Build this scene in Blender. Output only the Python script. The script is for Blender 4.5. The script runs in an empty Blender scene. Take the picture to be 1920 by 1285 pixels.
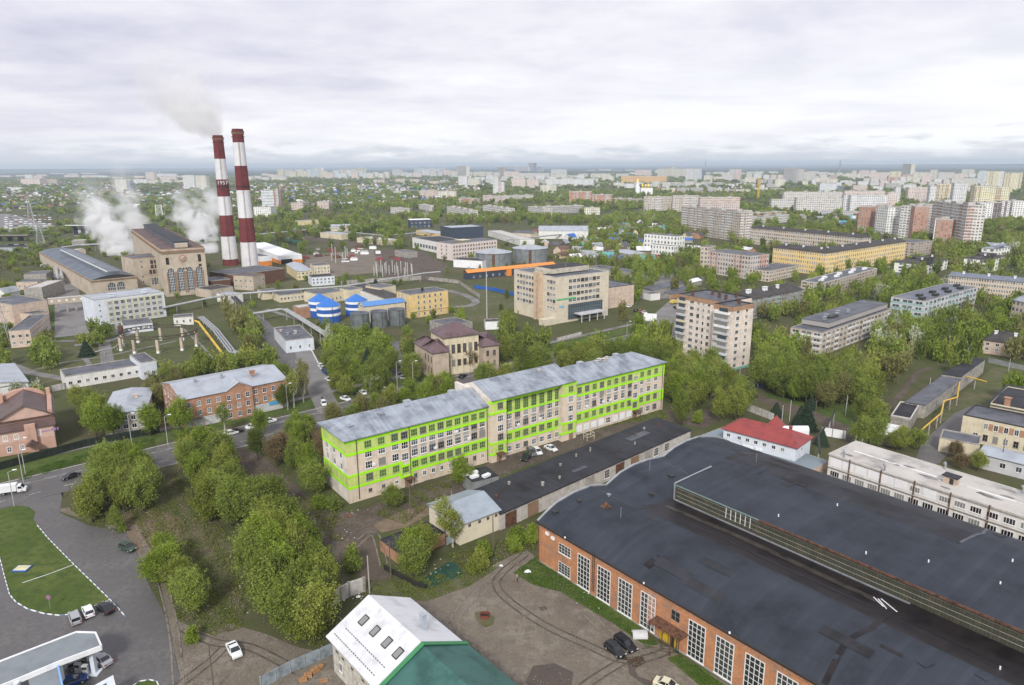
import bpy, math, random
import numpy as np
from mathutils import Vector, Matrix
random.seed(7); RNG = np.random.default_rng(11)
scene = bpy.context.scene
COL = scene.collection
# ------------------------------------------------------------------ camera
F, H = 1320.0, 80.0                      # focal length in pixels of a 1920 px wide frame, camera height in metres
PITCH, ROLL = math.radians(14.1), math.radians(0.3)
cp, sp = math.cos(PITCH), math.sin(PITCH)
vf = Vector((0, cp, -sp)); _r = Vector((1, 0, 0)); _u = Vector((0, sp, cp))
vr = math.cos(ROLL)*_r - math.sin(ROLL)*_u
vu = math.cos(ROLL)*_u + math.sin(ROLL)*_r
cam = bpy.data.cameras.new('camera'); camo = bpy.data.objects.new('camera', cam); COL.objects.link(camo)
cam.sensor_width = 36; cam.lens = F/1920*36; cam.clip_start = 1; cam.clip_end = 90000
camo.matrix_world = Matrix(((vr.x, vu.x, -vf.x, 0), (vr.y, vu.y, -vf.y, 0), (vr.z, vu.z, -vf.z, H), (0, 0, 0, 1)))
scene.camera = camo
# ------------------------------------------------------------------ world, sun, exposure
SUN_EL, SUN_AZ = math.radians(38), math.radians(188)     # azimuth clockwise from +Y: behind the camera
w = bpy.data.worlds.new('World'); scene.world = w; w.use_nodes = True
nt = w.node_tree; nt.nodes.clear(); N = nt.nodes.new; Lk = nt.links.new
def wmath(op, a, b=None, c=None, clamp=False):
    n = N('ShaderNodeMath'); n.operation = op; n.use_clamp = clamp
    for i, v in enumerate((a, b, c)):
        if v is None: continue
        if isinstance(v, (int, float)): n.inputs[i].default_value = v
        else: Lk(v, n.inputs[i])
    return n.outputs[0]
sky = N('ShaderNodeTexSky'); sky.sky_type = 'NISHITA'; sky.sun_disc = False
sky.sun_elevation = SUN_EL; sky.sun_rotation = SUN_AZ; sky.altitude = 80; sky.dust_density = 2.5
bg1 = N('ShaderNodeBackground'); bg1.inputs[1].default_value = 0.07; Lk(sky.outputs[0], bg1.inputs[0])
tc = N('ShaderNodeTexCoord'); sx = N('ShaderNodeSeparateXYZ'); Lk(tc.outputs['Generated'], sx.inputs[0])
zz = wmath('MAXIMUM', sx.outputs[2], 0.0); zd = wmath('ADD', zz, 0.10)
cb = N('ShaderNodeCombineXYZ'); Lk(wmath('DIVIDE', sx.outputs[0], zd), cb.inputs[0]); Lk(wmath('DIVIDE', sx.outputs[1], zd), cb.inputs[1])
mp = N('ShaderNodeMapping'); mp.inputs['Rotation'].default_value = (0, 0, 0.12); mp.inputs['Scale'].default_value = (0.50, 0.52, 1); Lk(cb.outputs[0], mp.inputs[0])
n1 = N('ShaderNodeTexNoise'); n1.inputs['Scale'].default_value = 0.85; n1.inputs['Detail'].default_value = 7; n1.inputs['Roughness'].default_value = 0.52; n1.inputs['Distortion'].default_value = 0.5; Lk(mp.outputs[0], n1.inputs['Vector'])
n2 = N('ShaderNodeTexNoise'); n2.inputs['Scale'].default_value = 3.4; n2.inputs['Detail'].default_value = 6; n2.inputs['Roughness'].default_value = 0.6; Lk(mp.outputs[0], n2.inputs['Vector'])
mixn = wmath('ADD', wmath('MULTIPLY', n1.outputs[0], 0.66), wmath('MULTIPLY', n2.outputs[0], 0.34))
# low scud just above the horizon: noise in azimuth / elevation
az = wmath('ARCTAN2', sx.outputs[0], sx.outputs[1])
cb2 = N('ShaderNodeCombineXYZ'); Lk(wmath('MULTIPLY', az, 14.0), cb2.inputs[0]); Lk(wmath('MULTIPLY', sx.outputs[2], 75.0), cb2.inputs[1])
n3 = N('ShaderNodeTexNoise'); n3.inputs['Scale'].default_value = 1.0; n3.inputs['Detail'].default_value = 6; n3.inputs['Roughness'].default_value = 0.6; Lk(cb2.outputs[0], n3.inputs['Vector'])
scud = wmath('MULTIPLY', wmath('SUBTRACT', wmath('ADD', n3.outputs[0], wmath('MULTIPLY', sx.outputs[2], -9.0)), 0.26), 6.0, clamp=True)
cr = N('ShaderNodeValToRGB'); e = cr.color_ramp.elements
e[0].position = 0.34; e[0].color = (0.52, 0.52, 0.63, 1); e[1].position = 0.70; e[1].color = (0.93, 0.925, 0.95, 1)
x_ = e.new(0.45); x_.color = (0.655, 0.645, 0.735, 1); x_ = e.new(0.56); x_.color = (0.78, 0.775, 0.82, 1)
Lk(mixn, cr.inputs[0])
# the bright strip between the overcast deck and the low scud
strip = wmath('MULTIPLY', wmath('SUBTRACT', wmath('ADD', 0.13, wmath('MULTIPLY', wmath('ADD', az, 0.1), 0.13)), sx.outputs[2]), 9.0, clamp=True)
mx1 = N('ShaderNodeMix'); mx1.data_type = 'RGBA'; Lk(wmath('MULTIPLY', strip, wmath('MULTIPLY_ADD', n1.outputs[0], 1.2, 0.05, clamp=True)), mx1.inputs[0]); Lk(cr.outputs[0], mx1.inputs[6]); mx1.inputs[7].default_value = (0.93, 0.94, 0.95, 1)
mx2 = N('ShaderNodeMix'); mx2.data_type = 'RGBA'; Lk(wmath('MULTIPLY', scud, 0.85), mx2.inputs[0]); Lk(mx1.outputs[2], mx2.inputs[6]); mx2.inputs[7].default_value = (0.60, 0.63, 0.69, 1)
bg2 = N('ShaderNodeBackground'); bg2.inputs[1].default_value = 1.0; Lk(mx2.outputs[2], bg2.inputs[0])
ms = N('ShaderNodeMixShader'); ms.inputs[0].default_value = 0.93; Lk(bg1.outputs[0], ms.inputs[1]); Lk(bg2.outputs[0], ms.inputs[2])
wo = N('ShaderNodeOutputWorld'); Lk(ms.outputs[0], wo.inputs[0])
sd = bpy.data.lights.new('sun', 'SUN'); sd.energy = 2.6; sd.angle = math.radians(10); sd.color = (1, 0.97, 0.92)
so = bpy.data.objects.new('sun', sd); COL.objects.link(so)
sdir = Vector((math.sin(SUN_AZ)*math.cos(SUN_EL), math.cos(SUN_AZ)*math.cos(SUN_EL), math.sin(SUN_EL)))
so.rotation_euler = sdir.to_track_quat('Z', 'Y').to_euler(); so.location = (0, 0, 300)
scene.view_settings.view_transform = 'Standard'; scene.view_settings.look = 'None'
scene.view_settings.exposure = 0.33; scene.view_settings.gamma = 1.0; scene.view_settings.use_curve_mapping = False
scene.render.engine = 'CYCLES'; scene.cycles.use_denoising = True; scene.cycles.max_bounces = 5; scene.cycles.diffuse_bounces = 2
scene.cycles.transparent_max_bounces = 12; scene.cycles.volume_bounces = 12; scene.cycles.glossy_bounces = 2
scene.cycles.volume_step_rate = 1.0; scene.cycles.volume_max_steps = 64
try: scene.cycles.denoising_prefilter = 'ACCURATE'
except Exception: pass
# ------------------------------------------------------------------ picture <-> place
def P(x, y, z=0.0):
    d = vf + vr*((x-960)/F) - vu*((y-642.5)/F)
    t = (z-H)/d.z
    return Vector((d.x*t, d.y*t))
def proj(X, Y, Z):
    v = Vector((X, Y, Z-H)); q = v.dot(vf)
    if q < 1: return (-9999, -9999)
    return 960+F*v.dot(vr)/q, 642.5-F*v.dot(vu)/q
def height(x, yb, yt):
    g = P(x, yb); lo, hi = 0.0, 200.0
    for _ in range(40):
        m = (lo+hi)/2
        if proj(g.x, g.y, m)[1] > yt: lo = m
        else: hi = m
    return lo
# ------------------------------------------------------------------ materials
def mat(name, col, rough=0.85, var=0.12, scale=0.35, metal=0.0, dirt=None, streak=0.0, bump=0.0, emit=None, spec=0.3, coords='Object', vscale=(1,1,1)):
    m = bpy.data.materials.new(name); m.use_nodes = True; t = m.node_tree
    b = t.nodes['Principled BSDF']; b.inputs['Roughness'].default_value = rough; b.inputs['Metallic'].default_value = metal
    b.inputs['Specular IOR Level'].default_value = spec
    c = (*col, 1)
    if var <= 0: b.inputs['Base Color'].default_value = c; return m
    tc = t.nodes.new('ShaderNodeTexCoord'); mp = t.nodes.new('ShaderNodeMapping'); mp.inputs['Scale'].default_value = vscale
    if coords == 'World':
        g = t.nodes.new('ShaderNodeNewGeometry'); t.links.new(g.outputs['Position'], mp.inputs[0])
    else: t.links.new(tc.outputs[coords], mp.inputs[0])
    n = t.nodes.new('ShaderNodeTexNoise'); n.inputs['Scale'].default_value = scale; n.inputs['Detail'].default_value = 6; n.inputs['Roughness'].default_value = 0.65
    t.links.new(mp.outputs[0], n.inputs['Vector'])
    r = t.nodes.new('ShaderNodeValToRGB'); e = r.color_ramp.elements
    d = dirt or tuple(x*(1-2.2*var) for x in col)
    e[0].position = 0.36; e[0].color = (*[max(0, x) for x in d], 1); e[1].position = 0.66; e[1].color = (*[min(0.9, x*(1+var)) for x in col], 1)
    q = e.new(0.5); q.color = c
    t.links.new(n.outputs[0], r.inputs[0]); out = r.outputs[0]
    if streak > 0:
        mp2 = t.nodes.new('ShaderNodeMapping'); mp2.inputs['Scale'].default_value = (1.3, 1.3, 0.12); t.links.new(tc.outputs['Object'], mp2.inputs[0])
        n2 = t.nodes.new('ShaderNodeTexNoise'); n2.inputs['Scale'].default_value = 1.2; n2.inputs['Detail'].default_value = 5; t.links.new(mp2.outputs[0], n2.inputs['Vector'])
        r2 = t.nodes.new('ShaderNodeValToRGB'); r2.color_ramp.elements[0].position = 0.52; r2.color_ramp.elements[1].position = 0.72
        t.links.new(n2.outputs[0], r2.inputs[0])
        mu = t.nodes.new('ShaderNodeMath'); mu.operation = 'MULTIPLY'; mu.inputs[1].default_value = streak; t.links.new(r2.outputs[0], mu.inputs[0])
        mx = t.nodes.new('ShaderNodeMix'); mx.data_type = 'RGBA'; t.links.new(mu.outputs[0], mx.inputs[0]); t.links.new(out, mx.inputs[6]); mx.inputs[7].default_value = (col[0]*.35, col[1]*.33, col[2]*.3, 1); out = mx.outputs[2]
    t.links.new(out, b.inputs['Base Color'])
    if bump > 0:
        bp = t.nodes.new('ShaderNodeBump'); bp.inputs['Strength'].default_value = bump; t.links.new(n.outputs[0], bp.inputs['Height']); t.links.new(bp.outputs[0], b.inputs['Normal'])
    return m
def seams(m, pitch, axis=0, dark=0.72, width=0.1, jitter=True):
    """standing-seam / corrugated sheet: stripes across one object axis, each sheet of its own tone"""
    t = m.node_tree; b = t.nodes['Principled BSDF']; src = b.inputs['Base Color'].links[0].from_socket
    tc = t.nodes.new('ShaderNodeTexCoord'); s = t.nodes.new('ShaderNodeSeparateXYZ'); t.links.new(tc.outputs['Object'], s.inputs[0])
    def M(op, a, bb):
        n = t.nodes.new('ShaderNodeMath'); n.operation = op
        for i, v in enumerate((a, bb)):
            if isinstance(v, (int, float)): n.inputs[i].default_value = v
            elif v is not None: t.links.new(v, n.inputs[i])
        return n.outputs[0]
    u = M('DIVIDE', s.outputs[axis], pitch); f = M('FRACT', u, None); line = M('LESS_THAN', f, width)
    wn = t.nodes.new('ShaderNodeTexWhiteNoise'); wn.noise_dimensions = '1D'; t.links.new(M('FLOOR', u, None), wn.inputs['W'])
    tone = M('ADD', M('MULTIPLY', wn.outputs[0], 0.22 if jitter else 0.03), 0.87)
    tone = M('MULTIPLY', tone, M('SUBTRACT', 1.0, M('MULTIPLY', line, 1-dark)))
    mx = t.nodes.new('ShaderNodeMix'); mx.data_type = 'RGBA'; mx.blend_type = 'MULTIPLY'; mx.inputs[0].default_value = 1
    t.links.new(src, mx.inputs[6]); t.links.new(tone, mx.inputs[7]); t.links.new(mx.outputs[2], b.inputs['Base Color']); return m
def facade(name, wall, a=0.235, b0=0.30, b1=0.80, glass=(0.04, 0.044, 0.052), frame=(0.7, 0.7, 0.7), balc=None, band=None, balc_p=0.42, wv=0.10, alt=None, joints=True):
    """wall of a distant block: openings from its UVs (one unit = one bay across, one storey up)"""
    m = bpy.data.materials.new(name); m.use_nodes = True; t = m.node_tree; bs = t.nodes['Principled BSDF']; bs.inputs['Specular IOR Level'].default_value = 0.3
    L = t.links.new
    def M(op, x, y=None, z=None, c=False):
        n = t.nodes.new('ShaderNodeMath'); n.operation = op; n.use_clamp = c
        for i, v in enumerate((x, y, z)):
            if v is None: continue
            if isinstance(v, (int, float)): n.inputs[i].default_value = v
            else: L(v, n.inputs[i])
        return n.outputs[0]
    def mix(f, x, y):
        n = t.nodes.new('ShaderNodeMix'); n.data_type = 'RGBA'
        if isinstance(f, (int, float)): n.inputs[0].default_value = f
        else: L(f, n.inputs[0])
        for i, v in ((6, x), (7, y)):
            if isinstance(v, tuple): n.inputs[i].default_value = (*v, 1)
            else: L(v, n.inputs[i])
        return n.outputs[2]
    uv = t.nodes.new('ShaderNodeUVMap'); uv.uv_map = 'UVMap'; s = t.nodes.new('ShaderNodeSeparateXYZ'); L(uv.outputs[0], s.inputs[0])
    U, V = s.outputs[0], s.outputs[1]
    fx, fy, ix, iy = M('FRACT', U), M('FRACT', V), M('FLOOR', U), M('FLOOR', V)
    def box(x0, x1, y0, y1):
        return M('MULTIPLY', M('MULTIPLY', M('GREATER_THAN', fx, x0), M('LESS_THAN', fx, x1)), M('MULTIPLY', M('GREATER_THAN', fy, y0), M('LESS_THAN', fy, y1)))
    fr = box(a-0.05, 1.05-a, b0-0.04, b1+0.03); gl = box(a, 1-a, b0, b1)
    mull = M('LESS_THAN', M('ABSOLUTE', M('SUBTRACT', fx, 0.5)), 0.025)
    c = t.nodes.new('ShaderNodeCombineXYZ'); L(ix, c.inputs[0]); L(iy, c.inputs[1])
    wn = t.nodes.new('ShaderNodeTexWhiteNoise'); wn.noise_dimensions = '2D'; L(c.outputs[0], wn.inputs['Vector'])
    cc = t.nodes.new('ShaderNodeTexWhiteNoise'); cc.noise_dimensions = '1D'; L(M('ADD', ix, 17.3), cc.inputs['W'])
    g = t.nodes.new('ShaderNodeNewGeometry'); nz = t.nodes.new('ShaderNodeTexNoise'); nz.inputs['Scale'].default_value = 0.12; nz.inputs['Detail'].default_value = 5; L(g.outputs['Position'], nz.inputs['Vector'])
    wl = mix(M('MULTIPLY', nz.outputs[0], 1.0), tuple(x*(1-1.2*wv) for x in wall), tuple(min(.9, x*(1+wv)) for x in wall))
    if alt: wl = mix(M('GREATER_THAN', cc.outputs[0], 0.62), wl, alt)
    if band: wl = mix(M('LESS_THAN', fy, 0.16), wl, band)
    if joints: wl = mix(M('MULTIPLY', M('LESS_THAN', fy, 0.05), 0.35), wl, tuple(x*.45 for x in wall))
    if balc:
        col = M('GREATER_THAN', cc.outputs[0], balc_p)
        pn = M('MULTIPLY', M('MULTIPLY', col, M('LESS_THAN', fy, 0.42)), M('GREATER_THAN', fy, 0.06))
        bc = mix(wn.outputs[0], tuple(x*.75 for x in balc), balc)
        wl = mix(pn, wl, bc); keep = M('SUBTRACT', 1.0, pn)
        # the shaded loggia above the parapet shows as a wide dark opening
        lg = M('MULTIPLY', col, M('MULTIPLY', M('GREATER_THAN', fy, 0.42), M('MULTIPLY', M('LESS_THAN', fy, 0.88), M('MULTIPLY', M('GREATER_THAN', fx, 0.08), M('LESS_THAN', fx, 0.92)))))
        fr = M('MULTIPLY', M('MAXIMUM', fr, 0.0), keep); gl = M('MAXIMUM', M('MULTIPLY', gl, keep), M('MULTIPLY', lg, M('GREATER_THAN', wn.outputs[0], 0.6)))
    gl = M('MULTIPLY', gl, M('SUBTRACT', 1.0, mull))
    gc = mix(M('POWER', wn.outputs[0], 2.5), glass, tuple(min(.5, x*3.2+.06) for x in glass))
    fc = mix(M('GREATER_THAN', wn.outputs[0], 0.4), tuple(x*.55 for x in frame), frame)
    o = mix(fr, wl, fc); o = mix(gl, o, gc); L(o, bs.inputs['Base Color'])
    L(M('SUBTRACT', 0.9, M('MULTIPLY', gl, 0.45)), bs.inputs['Roughness'])
    return m
def leafmat(name, dark, light, tr=0.35, attr=False):
    m = bpy.data.materials.new(name); m.use_nodes = True; t = m.node_tree; t.nodes.clear(); L = t.links.new
    oi = t.nodes.new('ShaderNodeObjectInfo'); tc = t.nodes.new('ShaderNodeTexCoord')
    n = t.nodes.new('ShaderNodeTexNoise'); n.inputs['Scale'].default_value = 0.55; n.inputs['Detail'].default_value = 3; L(tc.outputs['Object'], n.inputs['Vector'])
    ad = t.nodes.new('ShaderNodeMath'); ad.operation = 'MULTIPLY_ADD'; ad.inputs[1].default_value = 0.55; L(n.outputs[0], ad.inputs[0])
    at = t.nodes.new('ShaderNodeAttribute'); at.attribute_name = 'tint'
    m2 = t.nodes.new('ShaderNodeMath'); m2.operation = 'MULTIPLY'; m2.inputs[1].default_value = 0.35
    L(at.outputs['Fac'] if attr else oi.outputs['Random'], m2.inputs[0]); L(m2.outputs[0], ad.inputs[2])
    lf = t.nodes.new('ShaderNodeAttribute'); lf.attribute_name = 'leaf'
    m3 = t.nodes.new('ShaderNodeMath'); m3.operation = 'MULTIPLY_ADD'; m3.inputs[1].default_value = 0.35; L(lf.outputs['Fac'], m3.inputs[0]); L(ad.outputs[0], m3.inputs[2])
    r = t.nodes.new('ShaderNodeValToRGB'); e = r.color_ramp.elements; e[0].position = 0.28; e[0].color = (*dark, 1); e[1].position = 0.95; e[1].color = (*light, 1)
    L(m3.outputs[0], r.inputs[0])
    d = t.nodes.new('ShaderNodeBsdfDiffuse'); L(r.outputs[0], d.inputs[0]); tl = t.nodes.new('ShaderNodeBsdfTranslucent'); L(r.outputs[0], tl.inputs[0])
    mx = t.nodes.new('ShaderNodeMixShader'); mx.inputs[0].default_value = tr; L(d.outputs[0], mx.inputs[1]); L(tl.outputs[0], mx.inputs[2])
    o = t.nodes.new('ShaderNodeOutputMaterial'); L(mx.outputs[0], o.inputs[0]); return m
# ------------------------------------------------------------------ mesh building
class MB:
    def __init__(s): s.v = []; s.f = []; s.m = []; s.uv = []
    def face(s, pts, m=0, uv=None):
        i = len(s.v); s.v.extend([tuple(p) for p in pts]); s.f.append(tuple(range(i, i+len(pts)))); s.m.append(m)
        s.uv.append(uv or [(0, 0)]*len(pts)); return s
    def box(s, x0, x1, y0, y1, z0, z1, m=0, top=None, bottom=True):
        a = [(x0,y0,z0),(x1,y0,z0),(x1,y1,z0),(x0,y1,z0),(x0,y0,z1),(x1,y0,z1),(x1,y1,z1),(x0,y1,z1)]
        for q in ((0,1,5,4),(1,2,6,5),(2,3,7,6),(3,0,4,7)): s.face([a[i] for i in q], m)
        s.face([a[i] for i in (4,5,6,7)], m if top is None else top)
        if bottom: s.face([a[i] for i in (3,2,1,0)], m)
        return s
    def bar(s, a, b, w, m=0, h=None):
        a, b = Vector(a), Vector(b); d = (b-a); 
        if d.length < 1e-6: return s
        d.normalize(); up = Vector((0,0,1)) if abs(d.z) < 0.95 else Vector((1,0,0))
        x = d.cross(up).normalized()*w/2; y = x.cross(d).normalized()*(h or w)/2
        p = [a-x-y, a+x-y, a+x+y, a-x+y, b-x-y, b+x-y, b+x+y, b-x+y]
        for q in ((0,1,5,4),(1,2,6,5),(2,3,7,6),(3,0,4,7),(4,5,6,7),(3,2,1,0)): s.face([p[i] for i in q], m)
        return s
    def cyl(s, a, b, r0, r1=None, n=12, m=0, caps=True):
        r1 = r0 if r1 is None else r1; a, b = Vector(a), Vector(b); d = (b-a).normalized()
        up = Vector((0,0,1)) if abs(d.z) < 0.95 else Vector((1,0,0)); x = d.cross(up).normalized(); y = x.cross(d)
        A = [a+(x*math.cos(t)+y*math.sin(t))*r0 for t in (2*math.pi*k/n for k in range(n))]
        B = [b+(x*math.cos(t)+y*math.sin(t))*r1 for t in (2*math.pi*k/n for k in range(n))]
        for k in range(n): s.face([A[k], A[(k+1)%n], B[(k+1)%n], B[k]][::-1], m)
        if caps: s.face(A, m); s.face(B[::-1], m)
        return s
    def prism(s, pts, z0, z1, m=0, top=None, zs=None):
        n = len(pts); area = sum(pts[i][0]*pts[(i+1)%n][1]-pts[(i+1)%n][0]*pts[i][1] for i in range(n))
        if area < 0: pts = list(pts)[::-1]
        for i in range(n):
            p, q = pts[i], pts[(i+1)%n]; s.face([(p[0],p[1],z0),(q[0],q[1],z0),(q[0],q[1],z1),(p[0],p[1],z1)], m)
        s.face([(p[0],p[1],z1) for p in pts], m if top is None else top); return s
    def build(s, name, mats, parent=None, loc=None, smooth=False, rot=None):
        me = bpy.data.meshes.new(name); me.from_pydata(s.v, [], s.f)
        for m in (mats if isinstance(mats, (list, tuple)) else [mats]): me.materials.append(m)
        if len(me.materials) > 1: me.polygons.foreach_set('material_index', s.m)
        if any(u[0] != (0, 0) or u[-1] != (0, 0) for u in s.uv):
            ul = me.uv_layers.new(name='UVMap'); ul.data.foreach_set('uv', [c for u in s.uv for p in u for c in p])
        if smooth: me.polygons.foreach_set('use_smooth', [True]*len(me.polygons))
        me.update(); return link(name, me, parent, loc, rot)
def link(name, data, parent=None, loc=None, rot=None):
    o = bpy.data.objects.new(name, data); COL.objects.link(o)
    if parent is not None: o.parent = parent
    if loc is not None: o.location = loc
    if rot is not None: o.rotation_euler = rot if not isinstance(rot, (int, float)) else (0, 0, rot)
    return o
def tag(o, label=None, cat=None, group=None, kind=None):
    if label: o['label'] = label
    if cat: o['category'] = cat
    if group: o['group'] = group
    if kind: o['kind'] = kind
    return o
def thing(name, label, cat, loc=(0, 0, 0), rz=0.0, group=None):
    o = bpy.data.objects.new(name, None); COL.objects.link(o); o.location = (loc[0], loc[1], loc[2] if len(loc) > 2 else 0); o.rotation_euler = (0, 0, rz)
    o.empty_display_size = 0.5; return tag(o, label, cat, group)
def copy_tree(o, parent=None):
    c = o.copy(); COL.objects.link(c); c.parent = parent
    for ch in o.children: copy_tree(ch, c)
    return c
def lettering(name, body, size, m, parent, loc, ext=.04, scale=(1, 1, 1)):
    c = bpy.data.curves.new(name, 'FONT'); c.body = body; c.size = size; c.extrude = ext; c.align_x = 'CENTER'
    o = bpy.data.objects.new(name, c); COL.objects.link(o); dg = bpy.context.evaluated_depsgraph_get(); me = bpy.data.meshes.new_from_object(o.evaluated_get(dg)); bpy.data.objects.remove(o)
    me.materials.clear(); me.materials.append(m); q = link(name, me, parent, loc, (math.pi/2, 0, 0)); q.scale = scale; return q
FOOT = []          # footprints that trees keep out of: (world polygon)
KEEP = []          # picture rectangles (x0, y0, x1, y1, dist) of facades that the photo shows open
def sheet(name, px, z, m, kind='structure', world=None):
    pts = world or [P(*p) for p in px]
    a = sum(pts[i][0]*pts[(i+1)%len(pts)][1]-pts[(i+1)%len(pts)][0]*pts[i][1] for i in range(len(pts)))
    if a < 0: pts = pts[::-1]
    mb = MB(); mb.face([(p[0], p[1], z) for p in pts])
    o = mb.build(name, m); o['kind'] = kind; return o
def ribbon_pts(pts, wid):
    """left/right world polylines of a road of the given width along world points"""
    Lp, Rp = [], []
    for i, p in enumerate(pts):
        a = Vector(pts[max(0, i-1)]); b = Vector(pts[min(len(pts)-1, i+1)]); d = (b-a).normalized(); n = Vector((-d.y, d.x))
        Lp.append(Vector(p)+n*wid/2); Rp.append(Vector(p)-n*wid/2)
    return Lp, Rp
def ribbon(name, px, wid, z, m, kind='structure', world=None):
    pts = world or [P(*p) for p in px]
    Lp, Rp = ribbon_pts(pts, wid); mb = MB()
    for i in range(len(pts)-1): mb.face([(*Rp[i], z), (*Rp[i+1], z), (*Lp[i+1], z), (*Lp[i], z)])
    o = mb.build(name, m)
    if kind: o['kind'] = kind
    return o
def inside(p, poly):
    c = False; n = len(poly); j = n-1
    for i in range(n):
        a, b = poly[i], poly[j]
        if (a[1] > p[1]) != (b[1] > p[1]) and p[0] < (b[0]-a[0])*(p[1]-a[1])/(b[1]-a[1])+a[0]: c = not c
        j = i
    return c
# ------------------------------------------------------------------ buildings
WCACHE = {}
def winmesh(w, h, cols, rows, fm, gm, fw=0.09, sill=True, dp=0.05):
    k = (round(w, 2), round(h, 2), cols, rows, fm.name, gm.name, sill)
    if k in WCACHE: return WCACHE[k]
    b = MB(); x0, x1 = -w/2, w/2
    b.box(x0, x0+fw, -dp, 0.01, 0, h); b.box(x1-fw, x1, -dp, 0.01, 0, h)
    b.box(x0+fw, x1-fw, -dp, 0.01, 0, fw); b.box(x0+fw, x1-fw, -dp, 0.01, h-fw, h)
    for i in range(1, cols): x = x0+w*i/cols; b.box(x-fw*.35, x+fw*.35, -dp*.9, 0.01, fw, h-fw)
    for j in range(1, rows):
        z = h*j/rows
        for i in range(cols):
            xa = x0+fw if i == 0 else x0+w*i/cols+fw*.35; xb = x1-fw if i == cols-1 else x0+w*(i+1)/cols-fw*.35
            b.box(xa, xb, -dp*.8, 0.01, z-fw*.3, z+fw*.3)
    if sill: b.box(x0-.08, x1+.08, -0.14, 0.01, -0.1, -0.002)
    me = bpy.data.meshes.new('window'); me.from_pydata(b.v, [], b.f); me.materials.append(fm)
    g = bpy.data.meshes.new('pane'); g.from_pydata([(x0+.02, -.02, .02), (x1-.02, -.02, .02), (x1-.02, -.02, h-.02), (x0+.02, -.02, h-.02)], [], [(0, 1, 2, 3)]); g.materials.append(gm)
    WCACHE[k] = (me, g); return WCACHE[k]
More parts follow.
